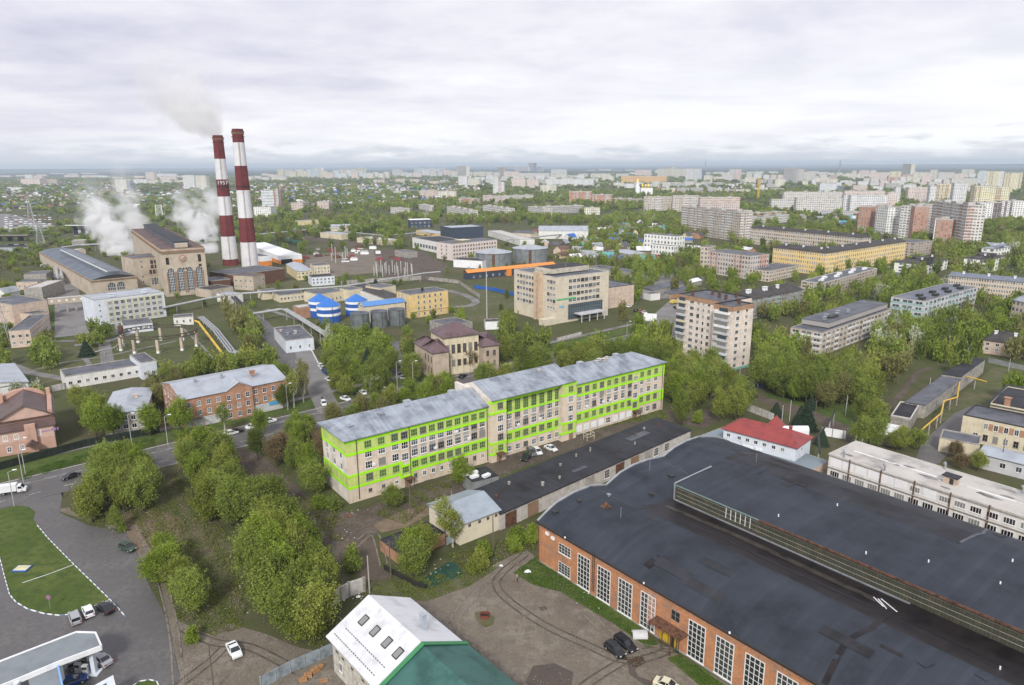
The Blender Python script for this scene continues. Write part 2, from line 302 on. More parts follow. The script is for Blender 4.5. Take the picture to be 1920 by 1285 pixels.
class Bld:
    """a building whose front runs along local +x from the base point, depth along +y"""
    def __init__(s, name, label, cat, A, B, depth, h, group=None):
        s.A, s.B = Vector(A[:2]), Vector(B[:2]); d = s.B-s.A; s.L = d.length; s.D = depth; s.h = h
        s.ang = math.atan2(d.y, d.x); s.root = thing(name, label, cat, (s.A.x, s.A.y, 0), s.ang, group)
        s.ex = d.normalized(); s.ey = Vector((-s.ex.y, s.ex.x)); s.nw = 0; s.extra = None
        FOOT.append([s.world(-.8, -.8), s.world(s.L+.8, -.8), s.world(s.L+.8, s.D+.8), s.world(-.8, s.D+.8)])
    def world(s, x, y): return s.A+s.ex*x+s.ey*y
    def local(s, p): v = Vector(p[:2])-s.A; return v.dot(s.ex), v.dot(s.ey)
    def uz(s, px, py, y=0.0):
        """local (x, z) of a picture point on the vertical plane y"""
        d = vf + vr*((px-960)/F) - vu*((py-642.5)/F); d2 = Vector((d.x, d.y)); o = -s.A-s.ey*y
        t = -o.dot(s.ey)/d2.dot(s.ey) if False else (s.A+s.ey*y).dot(s.ey)/d2.dot(s.ey)
        p = d2*t; return (p-s.A).dot(s.ex), H+d.z*t
    def ux(s, px, py, x):
        d = vf + vr*((px-960)/F) - vu*((py-642.5)/F); d2 = Vector((d.x, d.y))
        t = (s.A+s.ex*x).dot(s.ex)/d2.dot(s.ex); p = d2*t; return (p-s.A).dot(s.ey), H+d.z*t
    def walls(s, m, bays=0, floors=0, name='wall', z0=0.0, h=None, x0=0, x1=None, y0=0, y1=None, parent=None):
        x1 = s.L if x1 is None else x1; y1 = s.D if y1 is None else y1; h = s.h if h is None else h
        mb = MB(); c = [(x0,y0),(x1,y0),(x1,y1),(x0,y1)]
        for i in range(4):
            p, q = c[i], c[(i+1)%4]; ln = math.hypot(q[0]-p[0], q[1]-p[1])
            nb = max(1, round(bays*ln/max(.1, x1-x0))) if bays else ln; nf = floors or h-z0
            o = i*37
            mb.face([(*p, z0), (*q, z0), (*q, h), (*p, h)], 0, [(o, 0), (o+nb, 0), (o+nb, nf), (o, nf)])
        return mb.build(name, m, parent or s.root)
    def flat(s, m, trim, par=0.5, t=0.3, oh=0.0, x0=0, x1=None, y0=0, y1=None, h=None):
        x1 = s.L if x1 is None else x1; y1 = s.D if y1 is None else y1; h = s.h if h is None else h
        a, b, c, d = x0-oh, x1+oh, y0-oh, y1+oh
        mb = MB(); z = h+0.004
        mb.face([(a+t, c+t, z), (b-t, c+t, z), (b-t, d-t, z), (a+t, d-t, z)], 0)
        for q in ((a, b, c, c+t), (a, b, d-t, d), (a, a+t, c+t, d-t), (b-t, b, c+t, d-t)): mb.box(*q, h-0.25 if oh else h, h+par, 1)
        return mb.build('roof', [m, trim], s.root)
    def gable(s, m, wallm, rise, oh=0.5, x0=0, x1=None, y0=0, y1=None, h=None, hip=0.0, along='x', gabw=True, eave=None):
        x1 = s.L if x1 is None else x1; y1 = s.D if y1 is None else y1; h = s.h if h is None else h; th = 0.16
        r = MB()
        if along == 'x':
            ym = (y0+y1)/2; a, b = x0-oh, x1+oh; hp = hip*(y1-y0)/2; c, d = y0-oh, y1+oh
            R0, R1 = (a+hp if hip else a, ym, h+rise), (b-hp if hip else b, ym, h+rise); z = h+0.02
            E = [(a, c, z), (b, c, z), (b, d, z), (a, d, z)]
            r.face([E[0], E[1], R1, R0]); r.face([E[2], E[3], R0, R1])
            if hip: r.face([E[1], E[2], R1]); r.face([E[3], E[0], R0])
            gp = [((x0, y0, h), (x0, y1, h), (x0, ym, h+rise-.15)), ((x1, y0, h), (x1, y1, h), (x1, ym, h+rise-.15))]
        else:
            xm = (x0+x1)/2; a, b, c, d = x0-oh, x1+oh, y0-oh, y1+oh; hp = hip*(x1-x0)/2; z = h+0.02
            R0, R1 = (xm, c+hp if hip else c, h+rise), (xm, d-hp if hip else d, h+rise)
            E = [(a, c, z), (b, c, z), (b, d, z), (a, d, z)]
            r.face([E[3], E[0], R0, R1]); r.face([E[1], E[2], R1, R0])
            if hip: r.face([E[0], E[1], R0]); r.face([E[2], E[3], R1])
            gp = [((x0, y0, h), (x1, y0, h), (xm, y0, h+rise-.15)), ((x0, y1, h), (x1, y1, h), (xm, y1, h+rise-.15))]
        z2 = z-th; E2 = [(p[0], p[1], z2) for p in E]; r.face(E2[::-1])
        for i in range(4): r.face([E2[i], E2[(i+1)%4], E[(i+1)%4], E[i]])
        o = r.build('roof', m, s.root)
        if not hip and gabw:
            for t in gp: MB().face(t).build('gable_wall', wallm, s.root)
        return o
    def frame(s, face, u, y=0.0):
        if face == 'f': return (u, -y, 0.0)
        if face == 'r': return (s.L+y, u, math.pi/2)
        if face == 'b': return (s.L-u, s.D+y, math.pi)
        return (-y, s.D-u, -math.pi/2)
    def window(s, face, u, z, w, h, cols=2, rows=1, fm=None, gm=None, y=0.0, pane=True, sill=True, parent=None, fw=0.09):
        fm = fm or M_FRAME; gm = gm or random.choice(GLASSES)
        me, g = winmesh(w, h, cols, rows, fm, gm, fw, sill)
        x, yy, r = s.frame(face, u, y); s.nw += 1
        if s.nw > 100:        # beyond a hundred: one part holds the rest
            if s.extra is None: s.extra = (MB(), [])
            b, ms = s.extra
            for mesh, mt in ((me, fm), (g, gm)):
                if mt not in ms: ms.append(mt)
                k = ms.index(mt); ca, sa = math.cos(r), math.sin(r)
                for p in mesh.polygons:
                    b.face([(x+ca*v.x-sa*v.y, yy+sa*v.x+ca*v.y, z+v.z) for v in (mesh.vertices[i].co for i in p.vertices)], k)
            return None
        o = link('window', me, parent or s.root, (x, yy, z), r)
        link('pane', g, o)
        return o
    def done(s):
        if s.extra: s.extra[0].build('windows_beyond_count', s.extra[1], s.root)['kind'] = 'stuff'; s.extra = None
        return s
    def grid(s, face, n, rows, z0, dz, w, h, u0=None, u1=None, skip=0.0, **k):
        ln = s.L if face in 'fb' else s.D; u0 = 0 if u0 is None else u0; u1 = ln if u1 is None else u1
        for j in range(rows):
            for i in range(n):
                if random.random() < skip: continue
                s.window(face, u0+(u1-u0)*(i+.5)/n, z0+dz*j, w, h, **k)
    def box(s, name, x0, x1, y0, y1, z0, z1, m, parent=None, **k):
        return MB().box(x0, x1, y0, y1, z0, z1, **k).build(name, m, parent or s.root)
def at(name, label, cat, x1, yt, yb, x2, yt2, depth, group=None, h=None):
    """building from its front: picture x of the front-left edge with its top and foot, and the top of the front-right edge"""
    hh = h or height(x1, yb, yt); A = P(x1, yt, hh); B = P(x2, yt2, hh)
    return Bld(name, label, cat, A, B, depth, hh, group)
# ------------------------------------------------------------------ shared materials
M_FRAME = mat('white_window_frame', (.72,.72,.71), .5, 0)
M_FRAMEG = mat('weathered_grey_frame', (.30,.27,.25), .7, 0)
M_FRAMEL = mat('lime_tinted_frame', (.36,.50,.16), .6, 0)
def glass(n, c, r=.12): return mat(n, c, r, 0, spec=.8)
GLASSES = [glass('dark_glass', (.03,.035,.04)), glass('blue_glass', (.06,.075,.095)), glass('curtained_glass', (.22,.22,.21), .3), glass('black_glass', (.012,.013,.015))]
G_LIME = [glass('lime_glass', (.075,.14,.035), .3), glass('lime_glass_dark', (.05,.10,.03), .3)]
G_WORK = [glass('workshop_glass', (.05,.055,.05), .3), glass('workshop_glass_dark', (.025,.027,.027), .3)]
M_BEIGE = mat('beige_plaster', (.63,.53,.42), .9, .10, .3, streak=.25)
M_BEIGE2 = mat('pale_end_plaster', (.68,.63,.57), .9, .12, .3, streak=.35)
M_CREAM = mat('cream_plaster', (.62,.55,.40), .9, .08, .3, streak=.25)
M_YELLOW = mat('yellow_plaster', (.68,.50,.23), .9, .10, .3, streak=.3)
M_PALEY = mat('pale_yellow_plaster', (.66,.56,.32), .9, .08, .3, streak=.2)
M_SALMON = mat('salmon_plaster', (.50,.31,.24), .9, .07, .3, streak=.15)
M_SALMON2 = mat('light_salmon_plaster', (.56,.39,.32), .9, .06, .3)
M_BRICK = mat('orange_brick', (.48,.225,.11), .9, .2, .35, dirt=(.33,.20,.14), streak=.2)
def bricks(m, sx=.5, sz=.16, mort=.25):
    t = m.node_tree; b = t.nodes['Principled BSDF']; src = b.inputs['Base Color'].links[0].from_socket
    tc = t.nodes.new('ShaderNodeTexCoord'); s = t.nodes.new('ShaderNodeSeparateXYZ'); t.links.new(tc.outputs['Object'], s.inputs[0])
    a = t.nodes.new('ShaderNodeMath'); a.operation = 'ADD'; t.links.new(s.outputs[0], a.inputs[0]); t.links.new(s.outputs[1], a.inputs[1])
    c = t.nodes.new('ShaderNodeCombineXYZ'); t.links.new(a.outputs[0], c.inputs[0]); t.links.new(s.outputs[2], c.inputs[1])
    k = t.nodes.new('ShaderNodeTexBrick'); k.inputs['Scale'].default_value = 1; k.inputs['Brick Width'].default_value = sx; k.inputs['Row Height'].default_value = sz
    k.inputs['Mortar Size'].default_value = .015; k.inputs['Color1'].default_value = (1.12,1.08,1.05,1); k.inputs['Color2'].default_value = (.78,.8,.82,1); k.inputs['Mortar'].default_value = (1-mort,1-mort,1-mort,1)
    t.links.new(c.outputs[0], k.inputs['Vector'])
    mx = t.nodes.new('ShaderNodeMix'); mx.data_type = 'RGBA'; mx.blend_type = 'MULTIPLY'; mx.inputs[0].default_value = .8
    t.links.new(src, mx.inputs[6]); t.links.new(k.outputs[0], mx.inputs[7]); t.links.new(mx.outputs[2], b.inputs['Base Color']); return m
bricks(M_BRICK)
M_BRICK2 = bricks(mat('orange_red_brick', (.43,.24,.155), .9, .14, .4, streak=.15))
M_SIL = bricks(mat('buff_silicate_brick', (.58,.46,.37), .9, .10, .3, streak=.12), .8, .3, .15)
M_GREYP = mat('grey_panel', (.36,.34,.31), .9, .14, .4, streak=.4)
M_LGREY = mat('light_grey_render', (.52,.52,.53), .85, .08, .3, streak=.2)
M_WHITE = mat('white_render', (.70,.69,.66), .8, .07, .3, streak=.25)
M_WHITE2 = mat('bluish_white_render', (.62,.66,.72), .8, .06, .3, streak=.15)
M_STONE = mat('power_station_render', (.47,.40,.315), .9, .12, .15, streak=.3)
M_STONED = mat('brown_cornice', (.26,.17,.11), .9, .1, .3)
M_CONC = mat('old_concrete', (.33,.31,.28), .9, .18, .5, streak=.4)
M_CONCL = mat('light_concrete', (.50,.48,.45), .9, .12, .6, streak=.2)
M_TAR = seams(mat('black_roofing_felt', (.031,.032,.038), .7, .30, .12, dirt=(.017,.016,.018), coords='World'), 1.05, 0, .8, .06)
M_TARB = seams(mat('bluish_roofing_felt', (.030,.036,.048), .68, .30, .09, dirt=(.018,.021,.029), coords='World', bump=.3), 1.05, 0, .80, .06)
M_TARW = seams(mat('wet_brown_felt', (.018,.014,.015), .5, .3, .25, coords='World'), 1.05, 0, .7, .08)
M_TARG = mat('grey_roofing_felt', (.095,.10,.118), .55, .25, .2, dirt=(.05,.05,.06), coords='World')
M_ASB = mat('dark_slate_sheet_roof', (.060,.054,.052), .8, .2, .25, dirt=(.04,.035,.035))
M_ZINC = seams(mat('weathered_zinc_roof', (.33,.365,.41), .42, .22, .22, metal=.25, dirt=(.20,.225,.26)), .62, 0, .70, .12)
M_ZINCL = seams(mat('pale_metal_roof', (.46,.50,.55), .42, .08, .2, metal=.2), .6, 0, .8, .1, False)
M_ZINCW = seams(mat('white_metal_roof', (.76,.77,.80), .45, .05, .25, metal=.05, dirt=(.60,.61,.62)), .55, 0, .86, .12, False)
M_GREENR = seams(mat('green_metal_roof', (.055,.150,.130), .5, .12, .25, dirt=(.035,.10,.085)), .5, 0, .75, .14, False)
M_GREENT = mat('green_metal_trim', (.05,.22,.09), .45, .05)
M_REDR = seams(mat('red_metal_roof', (.30,.06,.055), .45, .14, .3, dirt=(.22,.05,.05)), .5, 0, .82, .1, False)
M_BROWNR = seams(mat('brown_metal_tile_roof', (.115,.070,.062), .45, .15, .3), .4, 0, .8, .2, False)
M_PURPR = seams(mat('brownish_purple_metal_roof', (.145,.095,.10), .4, .14, .3), .7, 0, .8, .1, False)
M_LIME = mat('lime_paint', (.36,.82,.01), .55, .03, .3)
M_LIMEW = mat('pale_lime_wall_paint', (.50,.60,.17), .85, .10, .4, streak=.35)
M_DARK = mat('dark_metal', (.035,.033,.032), .5, .1)
M_RUST = mat('rusty_metal', (.13,.065,.04), .8, .3, 1.5)
M_STEEL = mat('galvanised_steel', (.42,.44,.46), .4, .12, .5, metal=.5)
M_PIPEW = mat('pale_pipe_lagging', (.40,.41,.41), .5, .1, .5, metal=.2)
M_YPIPE = mat('yellow_pipe_paint', (.66,.42,.05), .5, .08)
M_WOOD = mat('weathered_wood_pole', (.14,.115,.095), .9, .2, 1)
M_CPOLE = mat('concrete_pole', (.42,.41,.39), .85, .1, 1)
M_YDOOR = mat('yellow_painted_steel', (.62,.40,.03), .5, .10, .6)
M_ORANGE = mat('orange_cladding', (.72,.24,.04), .5, .04)
M_NAVY = mat('dark_blue_grey_cladding', (.045,.06,.09), .4, .08)
M_BLUE = mat('cobalt_blue_paint', (.03,.11,.38), .4, .08)
M_BLUEL = seams(mat('light_blue_metal_roof', (.10,.27,.62), .4, .05), .8, 0, .85, .1, False)
M_WPAINT = mat('white_paint', (.78,.79,.80), .45, .05)
M_PAPER = mat('white_sheeting', (.80,.81,.82), .6, .04)
# ground
M_GROUND = mat('rough_ground', (.085,.092,.034), .95, .25, .035, dirt=(.10,.078,.055), coords='World')
def ground_mix(m, scales, cols, rough=.95):
    t = m.node_tree; t.nodes.clear(); L = t.links.new; g = t.nodes.new('ShaderNodeNewGeometry'); out = None
    for s, c, lo, hi in zip(scales, cols[1:], [.46]*9, [.60]*9):
        n = t.nodes.new('ShaderNodeTexNoise'); n.inputs['Scale'].default_value = s; n.inputs['Detail'].default_value = 8; n.inputs['Roughness'].default_value = .62; L(g.outputs['Position'], n.inputs['Vector'])
        r = t.nodes.new('ShaderNodeMapRange'); r.inputs[1].default_value = lo; r.inputs[2].default_value = hi; L(n.outputs[0], r.inputs[0])
        x = t.nodes.new('ShaderNodeMix'); x.data_type = 'RGBA'; L(r.outputs[0], x.inputs[0])
        if out is None: x.inputs[6].default_value = (*cols[0], 1)
        else: L(out, x.inputs[6])
        x.inputs[7].default_value = (*c, 1); out = x.outputs[2]
    n = t.nodes.new('ShaderNodeTexNoise'); n.inputs['Scale'].default_value = 2.2; n.inputs['Detail'].default_value = 5; L(g.outputs['Position'], n.inputs['Vector'])
    v = t.nodes.new('ShaderNodeMapRange'); v.inputs[3].default_value = .72; v.inputs[4].default_value = 1.28; L(n.outputs[0], v.inputs[0])
    x = t.nodes.new('ShaderNodeMix'); x.data_type = 'RGBA'; x.blend_type = 'MULTIPLY'; x.inputs[0].default_value = 1; L(out, x.inputs[6]); L(v.outputs[0], x.inputs[7])
    b = t.nodes.new('ShaderNodeBsdfPrincipled'); b.inputs['Roughness'].default_value = rough; b.inputs['Specular IOR Level'].default_value = .15 if rough > .9 else .4; L(x.outputs[2], b.inputs['Base Color'])
    o = t.nodes.new('ShaderNodeOutputMaterial'); L(b.outputs[0], o.inputs[0]); return m
ground_mix(M_GROUND, (.012, .05, .2), ((.070,.085,.028), (.105,.085,.055), (.055,.070,.022), (.09,.088,.045)))
M_LAWN = ground_mix(mat('mown_lawn', (.06,.10,.02)), (.08, .5), ((.070,.102,.022), (.100,.125,.034), (.056,.085,.022)))
M_ROUGHG = ground_mix(mat('rough_grass', (.08,.09,.03)), (.06, .25, .8), ((.085,.102,.034), (.135,.120,.072), (.068,.088,.026), (.11,.102,.060)))
M_DIRT = ground_mix(mat('yard_dirt', (.15,.12,.09)), (.05, .16, .6), ((.175,.150,.118), (.135,.112,.090), (.215,.188,.152), (.155,.130,.104)))
M_MUD = ground_mix(mat('dark_mud', (.09,.07,.055)), (.05, .2), ((.098,.078,.062), (.074,.058,.048), (.125,.102,.082)))
M_TAN = ground_mix(mat('tan_bare_soil', (.2,.16,.11)), (.1, .5), ((.165,.125,.085), (.13,.10,.07), (.20,.155,.105)))
M_ASPH = ground_mix(mat('asphalt', (.1,.1,.1)), (.03, .12, .9), ((.112,.106,.106), (.088,.082,.082), (.135,.127,.122), (.098,.092,.090)), .55)
M_ASPHW = mat('wet_asphalt', (.085,.085,.092), .35, .2, .08, dirt=(.05,.048,.05), coords='World')
M_ASPHL = mat('pale_worn_asphalt', (.19,.18,.175), .7, .15, .1, coords='World')
M_PUD = mat('brown_puddle', (.065,.045,.03), .12, .1, .3, coords='World', spec=.6)
M_MARK = mat('road_paint', (.55,.55,.53), .7, .2, 1.5, coords='World', dirt=(.2,.2,.2))
M_KERB = mat('kerb_stone', (.40,.39,.37), .85, .1, 1, coords='World')
M_TURF = mat('dark_green_artificial_turf', (.018,.062,.042), .9, .15, .4, coords='World')
M_FARWOOD = mat('far_wood', (.022,.034,.022), 1, .3, .0012, coords='World', dirt=(.035,.045,.030))
def watermat():
    m = mat('river_water', (.05,.06,.07), .06, 0, spec=.9); return m
M_WATER = watermat()
# ------------------------------------------------------------------ the ground
g = MB(); S = 60000.0
g.face([(-S, -S, 0), (S, -S, 0), (S, S, 0), (-S, S, 0)])
g.build('ground', M_GROUND)['kind'] = 'structure'
ROADS = []          # trees keep off: (world polygon)
_cnt = [0]
def _z(lvl): _cnt[0] += 1; return .004+.03*lvl+.0008*(_cnt[0] % 36)      # every sheet lies at a height of its own
def patch(name, px, lvl, m, keep=True, kind='structure'):
    o = sheet(name, px, _z(lvl), m, kind)
    if keep: ROADS.append([P(*p) for p in px])
    return o
def road(name, px, wid, lvl, m, keep=True, **k):
    o = ribbon(name, px, wid, _z(lvl), m, **k)
    if keep:
        a, b = ribbon_pts([P(*p) for p in px], wid+2)
        for i in range(len(a)-1): ROADS.append([a[i], a[i+1], b[i+1], b[i]])
    return o
# near left: filling station forecourt, green island, rough plot
patch('station_forecourt', [(-80,1005),(0,955),(60,938),(118,925),(112,962),(165,985),(238,1000),(262,1050),(276,1090),(305,1145),(322,1190),(330,1240),(345,1300),(-90,1300)], 1, M_ASPH)
LAWN = [(-60,985),(-30,968),(0,956),(28,949),(52,950),(66,960),(62,974),(70,986),(90,1010),(135,1056),(205,1124),(203,1128),(170,1140),(140,1152),(112,1155),(84,1152),(52,1143),(30,1130),(18,1116),(8,1080),(0,1048),(-20,1000)]
patch('lawn', LAWN, 3, M_LAWN)
patch('lawn_edge_strip', [(245,1290),(262,1279),(280,1276),(294,1279),(300,1292)], 3, M_LAWN)
patch('worn_track', [(100,955),(160,975),(240,998),(262,1048),(300,1090),(318,1180),(345,1300),(600,1300),(560,1225),(500,1205),(410,1195),(350,1170),(320,1110),(300,1050),(262,990),(225,960),(150,950)], 0, M_DIRT)
patch('bare_soil', [(232,972),(270,955),(330,966),(352,985),(330,1012),(285,1018),(262,1040),(236,1000)], 2, M_TAN, False)
patch('parking_dirt', [(385,1190),(430,1170),(500,1190),(560,1215),(640,1230),(650,1300),(330,1300),(345,1240),(360,1205)], 2, M_DIRT)
patch('rough_plot', [(130,955),(225,950),(300,900),(330,890),(395,960),(430,1010),(470,1110),(450,1180),(400,1195),(335,1165),(300,1060),(255,985),(170,985)], 1, M_ROUGHG, False)
# avenue
AV = [(-120,962),(0,930),(75,911),(150,895),(295,868),(450,832),(600,790),(765,742),(905,700),(1060,664),(1145,641),(1240,611),(1330,585)]
A0, A1 = P(0,930), P(765,742); adir = (A1-A0).normalized()
AVW = [A0+adir*t for t in range(-60, 620, 20)]
def aroad(name, off, wid, lvl, m, keep=True):
    n = Vector((-adir.y, adir.x)); pts = [p+n*off for p in AVW]
    o = ribbon(name, None, wid, _z(lvl), m, world=pts)
    if keep:
        a, b = ribbon_pts([pts[0], pts[-1]], wid+1); ROADS.append([a[0], a[1], b[1], b[0]])
    return o
aroad('avenue_road', 0, 16.5, 1, M_ASPH); aroad('verge', 16, 9, 1, M_LAWN, False)
aroad('pavement', 22.5, 3, 2, M_ASPHL)
nn = Vector((-adir.y, adir.x))
def dashes(name, off, a, b, on, offl, wid):
    mb = MB(); s = a
    while s < b:
        p = A0+adir*s+nn*off; q = A0+adir*min(b, s+on)+nn*off
        mb.face([(*(p-nn*wid/2), .075), (*(q-nn*wid/2), .075), (*(q+nn*wid/2), .075), (*(p+nn*wid/2), .075)]); s += on+offl
    o = mb.build(name, M_MARK); o['kind'] = 'structure'
dashes('lane_marking', -4.2, -40, 300, 2.6, 5, .2); dashes('lane_marking', 3.9, -40, 300, 200, 0, .14); dashes('lane_marking', 4.5, -40, 300, 7, 3, .14)
for off in (8.4, -8.4):
    k = MB(); s0 = -60 if off > 0 else 20
    p, q = A0+adir*s0+nn*off, A0+adir*330+nn*off; k.bar((*p, .09), (*q, .09), .22, 0, .18); k.build('kerb', M_KERB)['kind'] = 'structure'
# striped kerb of the island
def kerb_along(name, px, piece=1.0, gap=None):
    pts = [P(*p) for p in px]; b = MB(); k = 0; run = 0
    for i in range(len(pts)-1):
        a, c = pts[i], pts[i+1]; L = (c-a).length; n = max(1, round(L/piece))
        for j in range(n):
            e0, e1 = (j/n, (j+.62)/n), ((j+.62)/n, (j+1)/n)
            for w_, (s0, s1) in enumerate((e0, e1)): p, q = a+(c-a)*s0, a+(c-a)*s1; b.bar((*p, .12), (*q, .12), .15, w_, .16)
    o = b.build(name, [mat('white_kerb_paint', (.75,.74,.70), .7, .1, 2), mat('blue_kerb_paint', (.16,.23,.33), .7, .1, 2)]); o['kind'] = 'structure'; return o
kerb_along('striped_kerb', LAWN[7:], 1.9)
kerb_along('striped_kerb', [(205,1124),(220,1140),(236,1158)], 1.9)
kerb_along('striped_kerb', [(245,1290),(262,1279),(280,1276),(294,1279),(300,1292)], 1.9)
# yard of the brick hall
patch('works_yard', [(700,1095),(735,1112),(800,1115),(880,1080),(930,1058),(985,1030),(1005,1045),(1045,1085),(1100,1120),(1200,1205),(1300,1300),(900,1300),(850,1190),(800,1150),(770,1120)], 1, M_DIRT)
patch('works_yard', [(1280,1300),(1180,1195),(1190,1180),(1260,1220),(1440,1330),(1400,1360)], 1, M_DIRT)
patch('grass_strip', [(962,1075),(1005,1044),(1030,1060),(1100,1105),(1180,1160),(1235,1208),(1215,1215),(1150,1170),(1090,1135),(1050,1110),(1000,1098)], 2, M_LAWN, False)
patch('grass_strip', [(1250,1235),(1275,1228),(1440,1340),(1390,1350)], 2, M_LAWN, False)
patch('grass_verge', [(690,1105),(760,1085),(850,1075),(905,1060),(935,1065),(880,1100),(800,1128),(740,1125)], 2, M_ROUGHG, False)
patch('artificial_turf_court', [(772,1100),(800,1106),(871,1077),(852,1056),(840,1055)], 3, M_TURF)
for q in ([(1000,1250),(1040,1245),(1075,1262),(1070,1290),(1010,1300),(985,1280)], [(1175,1238),(1205,1232),(1210,1244),(1190,1255),(1196,1270),(1240,1285),(1215,1290),(1180,1265)], [(1150,1225),(1175,1234),(1178,1240),(1155,1236)], [(1010,1140),(1023,1138),(1026,1143),(1014,1146)], [(600,975),(640,970),(650,985),(615,992)], [(625,1000),(655,1004),(640,1016),(620,1012)]):
    patch('puddle', q, 4, M_PUD)
# lane between the long block and the garages
patch('muddy_lane', [(440,835),(485,850),(560,915),(600,955),(668,962),(760,925),(860,895),(930,862),(1040,822),(1170,790),(1240,770),(1300,765),(1300,800),(1240,788),(1000,870),(900,905),(835,945),(720,975),(700,1010),(712,1060),(735,1085),(690,1090),(640,1060),(600,1010),(580,975),(520,930),(470,890),(440,868)], 1, M_MUD)
patch('grass_patch', [(1040,800),(1120,782),(1200,768),(1240,762),(1255,785),(1180,793),(1095,812),(1060,826)], 2, M_ROUGHG, False)
patch('sand_patch', [(700,985),(745,962),(800,945),(820,958),(760,990),(715,1000)], 2, M_TAN)
# right side lanes
road('access_lane', [(1300,800),(1345,770),(1400,738),(1450,755),(1520,778),(1570,800),(1610,835)], 7, 1, M_MUD)
patch('grass_slope', [(1440,735),(1600,700),(1680,690),(1600,800),(1560,800),(1500,770),(1440,750)], 0, M_LAWN, False)
road('footpath', [(1655,775),(1690,740),(1720,700),(1742,690)], 2.2, 2, M_MUD)
patch('school_yard', [(1728,830),(1790,775),(1820,762),(1800,830),(1760,870),(1710,880)], 1, M_ASPH)
patch('grass_plot', [(1745,790),(1860,690),(1920,690),(2000,760),(1860,760),(1800,790)], 0, M_ROUGHG, False)
patch('parking_lot', [(1748,652),(1810,640),(1830,655),(1780,670)], 1, M_ASPHL)
patch('parking_lot', [(1215,600),(1260,560),(1310,570),(1290,610),(1250,620)], 2, M_ASPHL)
M_GRASSY = ground_mix(mat('works_grass', (.08,.1,.03)), (.05, .2, .7), ((.070,.095,.024), (.095,.100,.045), (.055,.080,.020), (.11,.098,.062)))
# power station grounds, centre left
road('works_road', [(118,470),(122,520),(128,570),(134,630)], 14, 1, M_ASPHL)
road('works_road', [(560,720),(520,640),(480,600),(440,570)], 9, 1, M_ASPH)
road('side_street', [(620,775),(600,735),(590,700),(560,640),(548,620)], 8, 2, M_ASPHL)
patch('works_lawn', [(140,570),(175,568),(178,640),(148,645)], 1, M_GRASSY)
patch('works_lawn', [(205,650),(330,590),(420,590),(460,670),(440,690),(300,700),(200,690)], 1, M_GRASSY)
patch('works_lawn', [(20,690),(120,650),(195,650),(195,700),(80,720)], 1, M_ROUGHG, False)
patch('works_lawn', [(88,575),(118,573),(124,640),(96,645)], 1, M_LAWN)
patch('works_lawn', [(480,600),(560,575),(620,580),(640,620),(500,620)], 1, M_GRASSY)
patch('concrete_yard', [(575,478),(700,468),(770,480),(800,500),(700,512),(620,520),(570,505)], 1, M_DIRT)
patch('works_ground', [(480,520),(620,530),(740,530),(760,600),(620,610),(520,575)], 0, M_ROUGHG, False)
patch('dark_earth', [(700,470),(790,470),(840,500),(820,530),(720,520)], 2, M_MUD)
patch('green_plot', [(740,545),(860,530),(965,560),(970,600),(800,610),(700,590)], 1, M_ROUGHG, False)
road('concrete_path', [(840,545),(870,553),(890,562),(893,568),(880,574),(850,576),(830,574)], 5, 3, M_ASPHL)
patch('plaza', [(700,640),(830,640),(800,740),(700,742),(660,700)], 0, M_ASPH, False)
road('rail_yard', [(495,445),(560,446),(620,452),(700,462)], 26, 1, M_MUD)
patch('river_water', [(-60,468),(20,458),(50,458),(52,466),(10,474),(-60,482)], 1, M_WATER)
patch('river_water', [(138,432),(182,430),(186,440),(140,443)], 1, M_WATER)
patch('car_depot', [(-40,400),(20,402),(105,424),(70,432),(0,436),(-60,436)], 1, M_ASPHL)
patch('courtyard', [(1190,500),(1290,480),(1330,520),(1260,560),(1180,560)], 1, M_ASPHL, False)
M_TRACK = mat('tyre_track_mud', (.085,.070,.055), .8, .3, .6, coords='World', dirt=(.055,.045,.036)); M_TRACKL = mat('dry_track', (.19,.165,.135), .9, .25, .6, coords='World')
for i, px in enumerate(([(940,1075),(900,1110),(850,1170),(905,1240),(960,1300)], [(985,1040),(930,1095),(1000,1160),(1100,1210),(1180,1240),(1262,1218)], [(1262,1218),(1200,1225),(1120,1270),(1080,1300)], [(1100,1150),(1150,1195),(1210,1215),(1262,1222)], [(330,1290),(395,1240),(420,1215)], [(345,1180),(400,1205),(470,1215),(560,1260)], [(262,985),(300,1080),(325,1180),(335,1290)], [(700,980),(640,1000),(600,960),(520,905),(470,855)], [(670,958),(800,905),(900,868),(1040,826),(1180,790)], [(660,1030),(700,1000),(720,1060)])):
    w_ = [P(*p) for p in px]; pts = []
    for k in range(len(w_)-1):
        a0_, a1_, a2_, a3_ = w_[max(0, k-1)], w_[k], w_[k+1], w_[min(len(w_)-1, k+2)]
        for t in (0, .2, .4, .6, .8): pts.append(.5*((2*a1_)+(a2_-a0_)*t+(2*a0_-5*a1_+4*a2_-a3_)*t*t+(3*a1_-a0_-3*a2_+a3_)*t**3))
    pts.append(w_[-1]); L1, R1 = ribbon_pts(pts, 1.5)
    for s_ in (L1, R1): ribbon('tyre_track', None, .32, _z(2.6), M_TRACK if i % 3 else M_TRACKL, world=s_)
for px, wd in (([(40,700),(120,680),(200,668),(330,640)], 1.6), ([(195,640),(205,700)], 5), ([(0,675),(60,700),(130,712)], 4), ([(140,648),(200,640),(290,612)], 4), ([(330,605),(380,650),(420,700)], 1.2), ([(500,580),(560,600),(600,590)], 3), ([(150,660),(180,700)], 2), ([(20,600),(100,640),(140,640)], 3), ([(200,545),(160,640)], 3)): road('works_path', px, wd, 2, M_ASPHL, False)
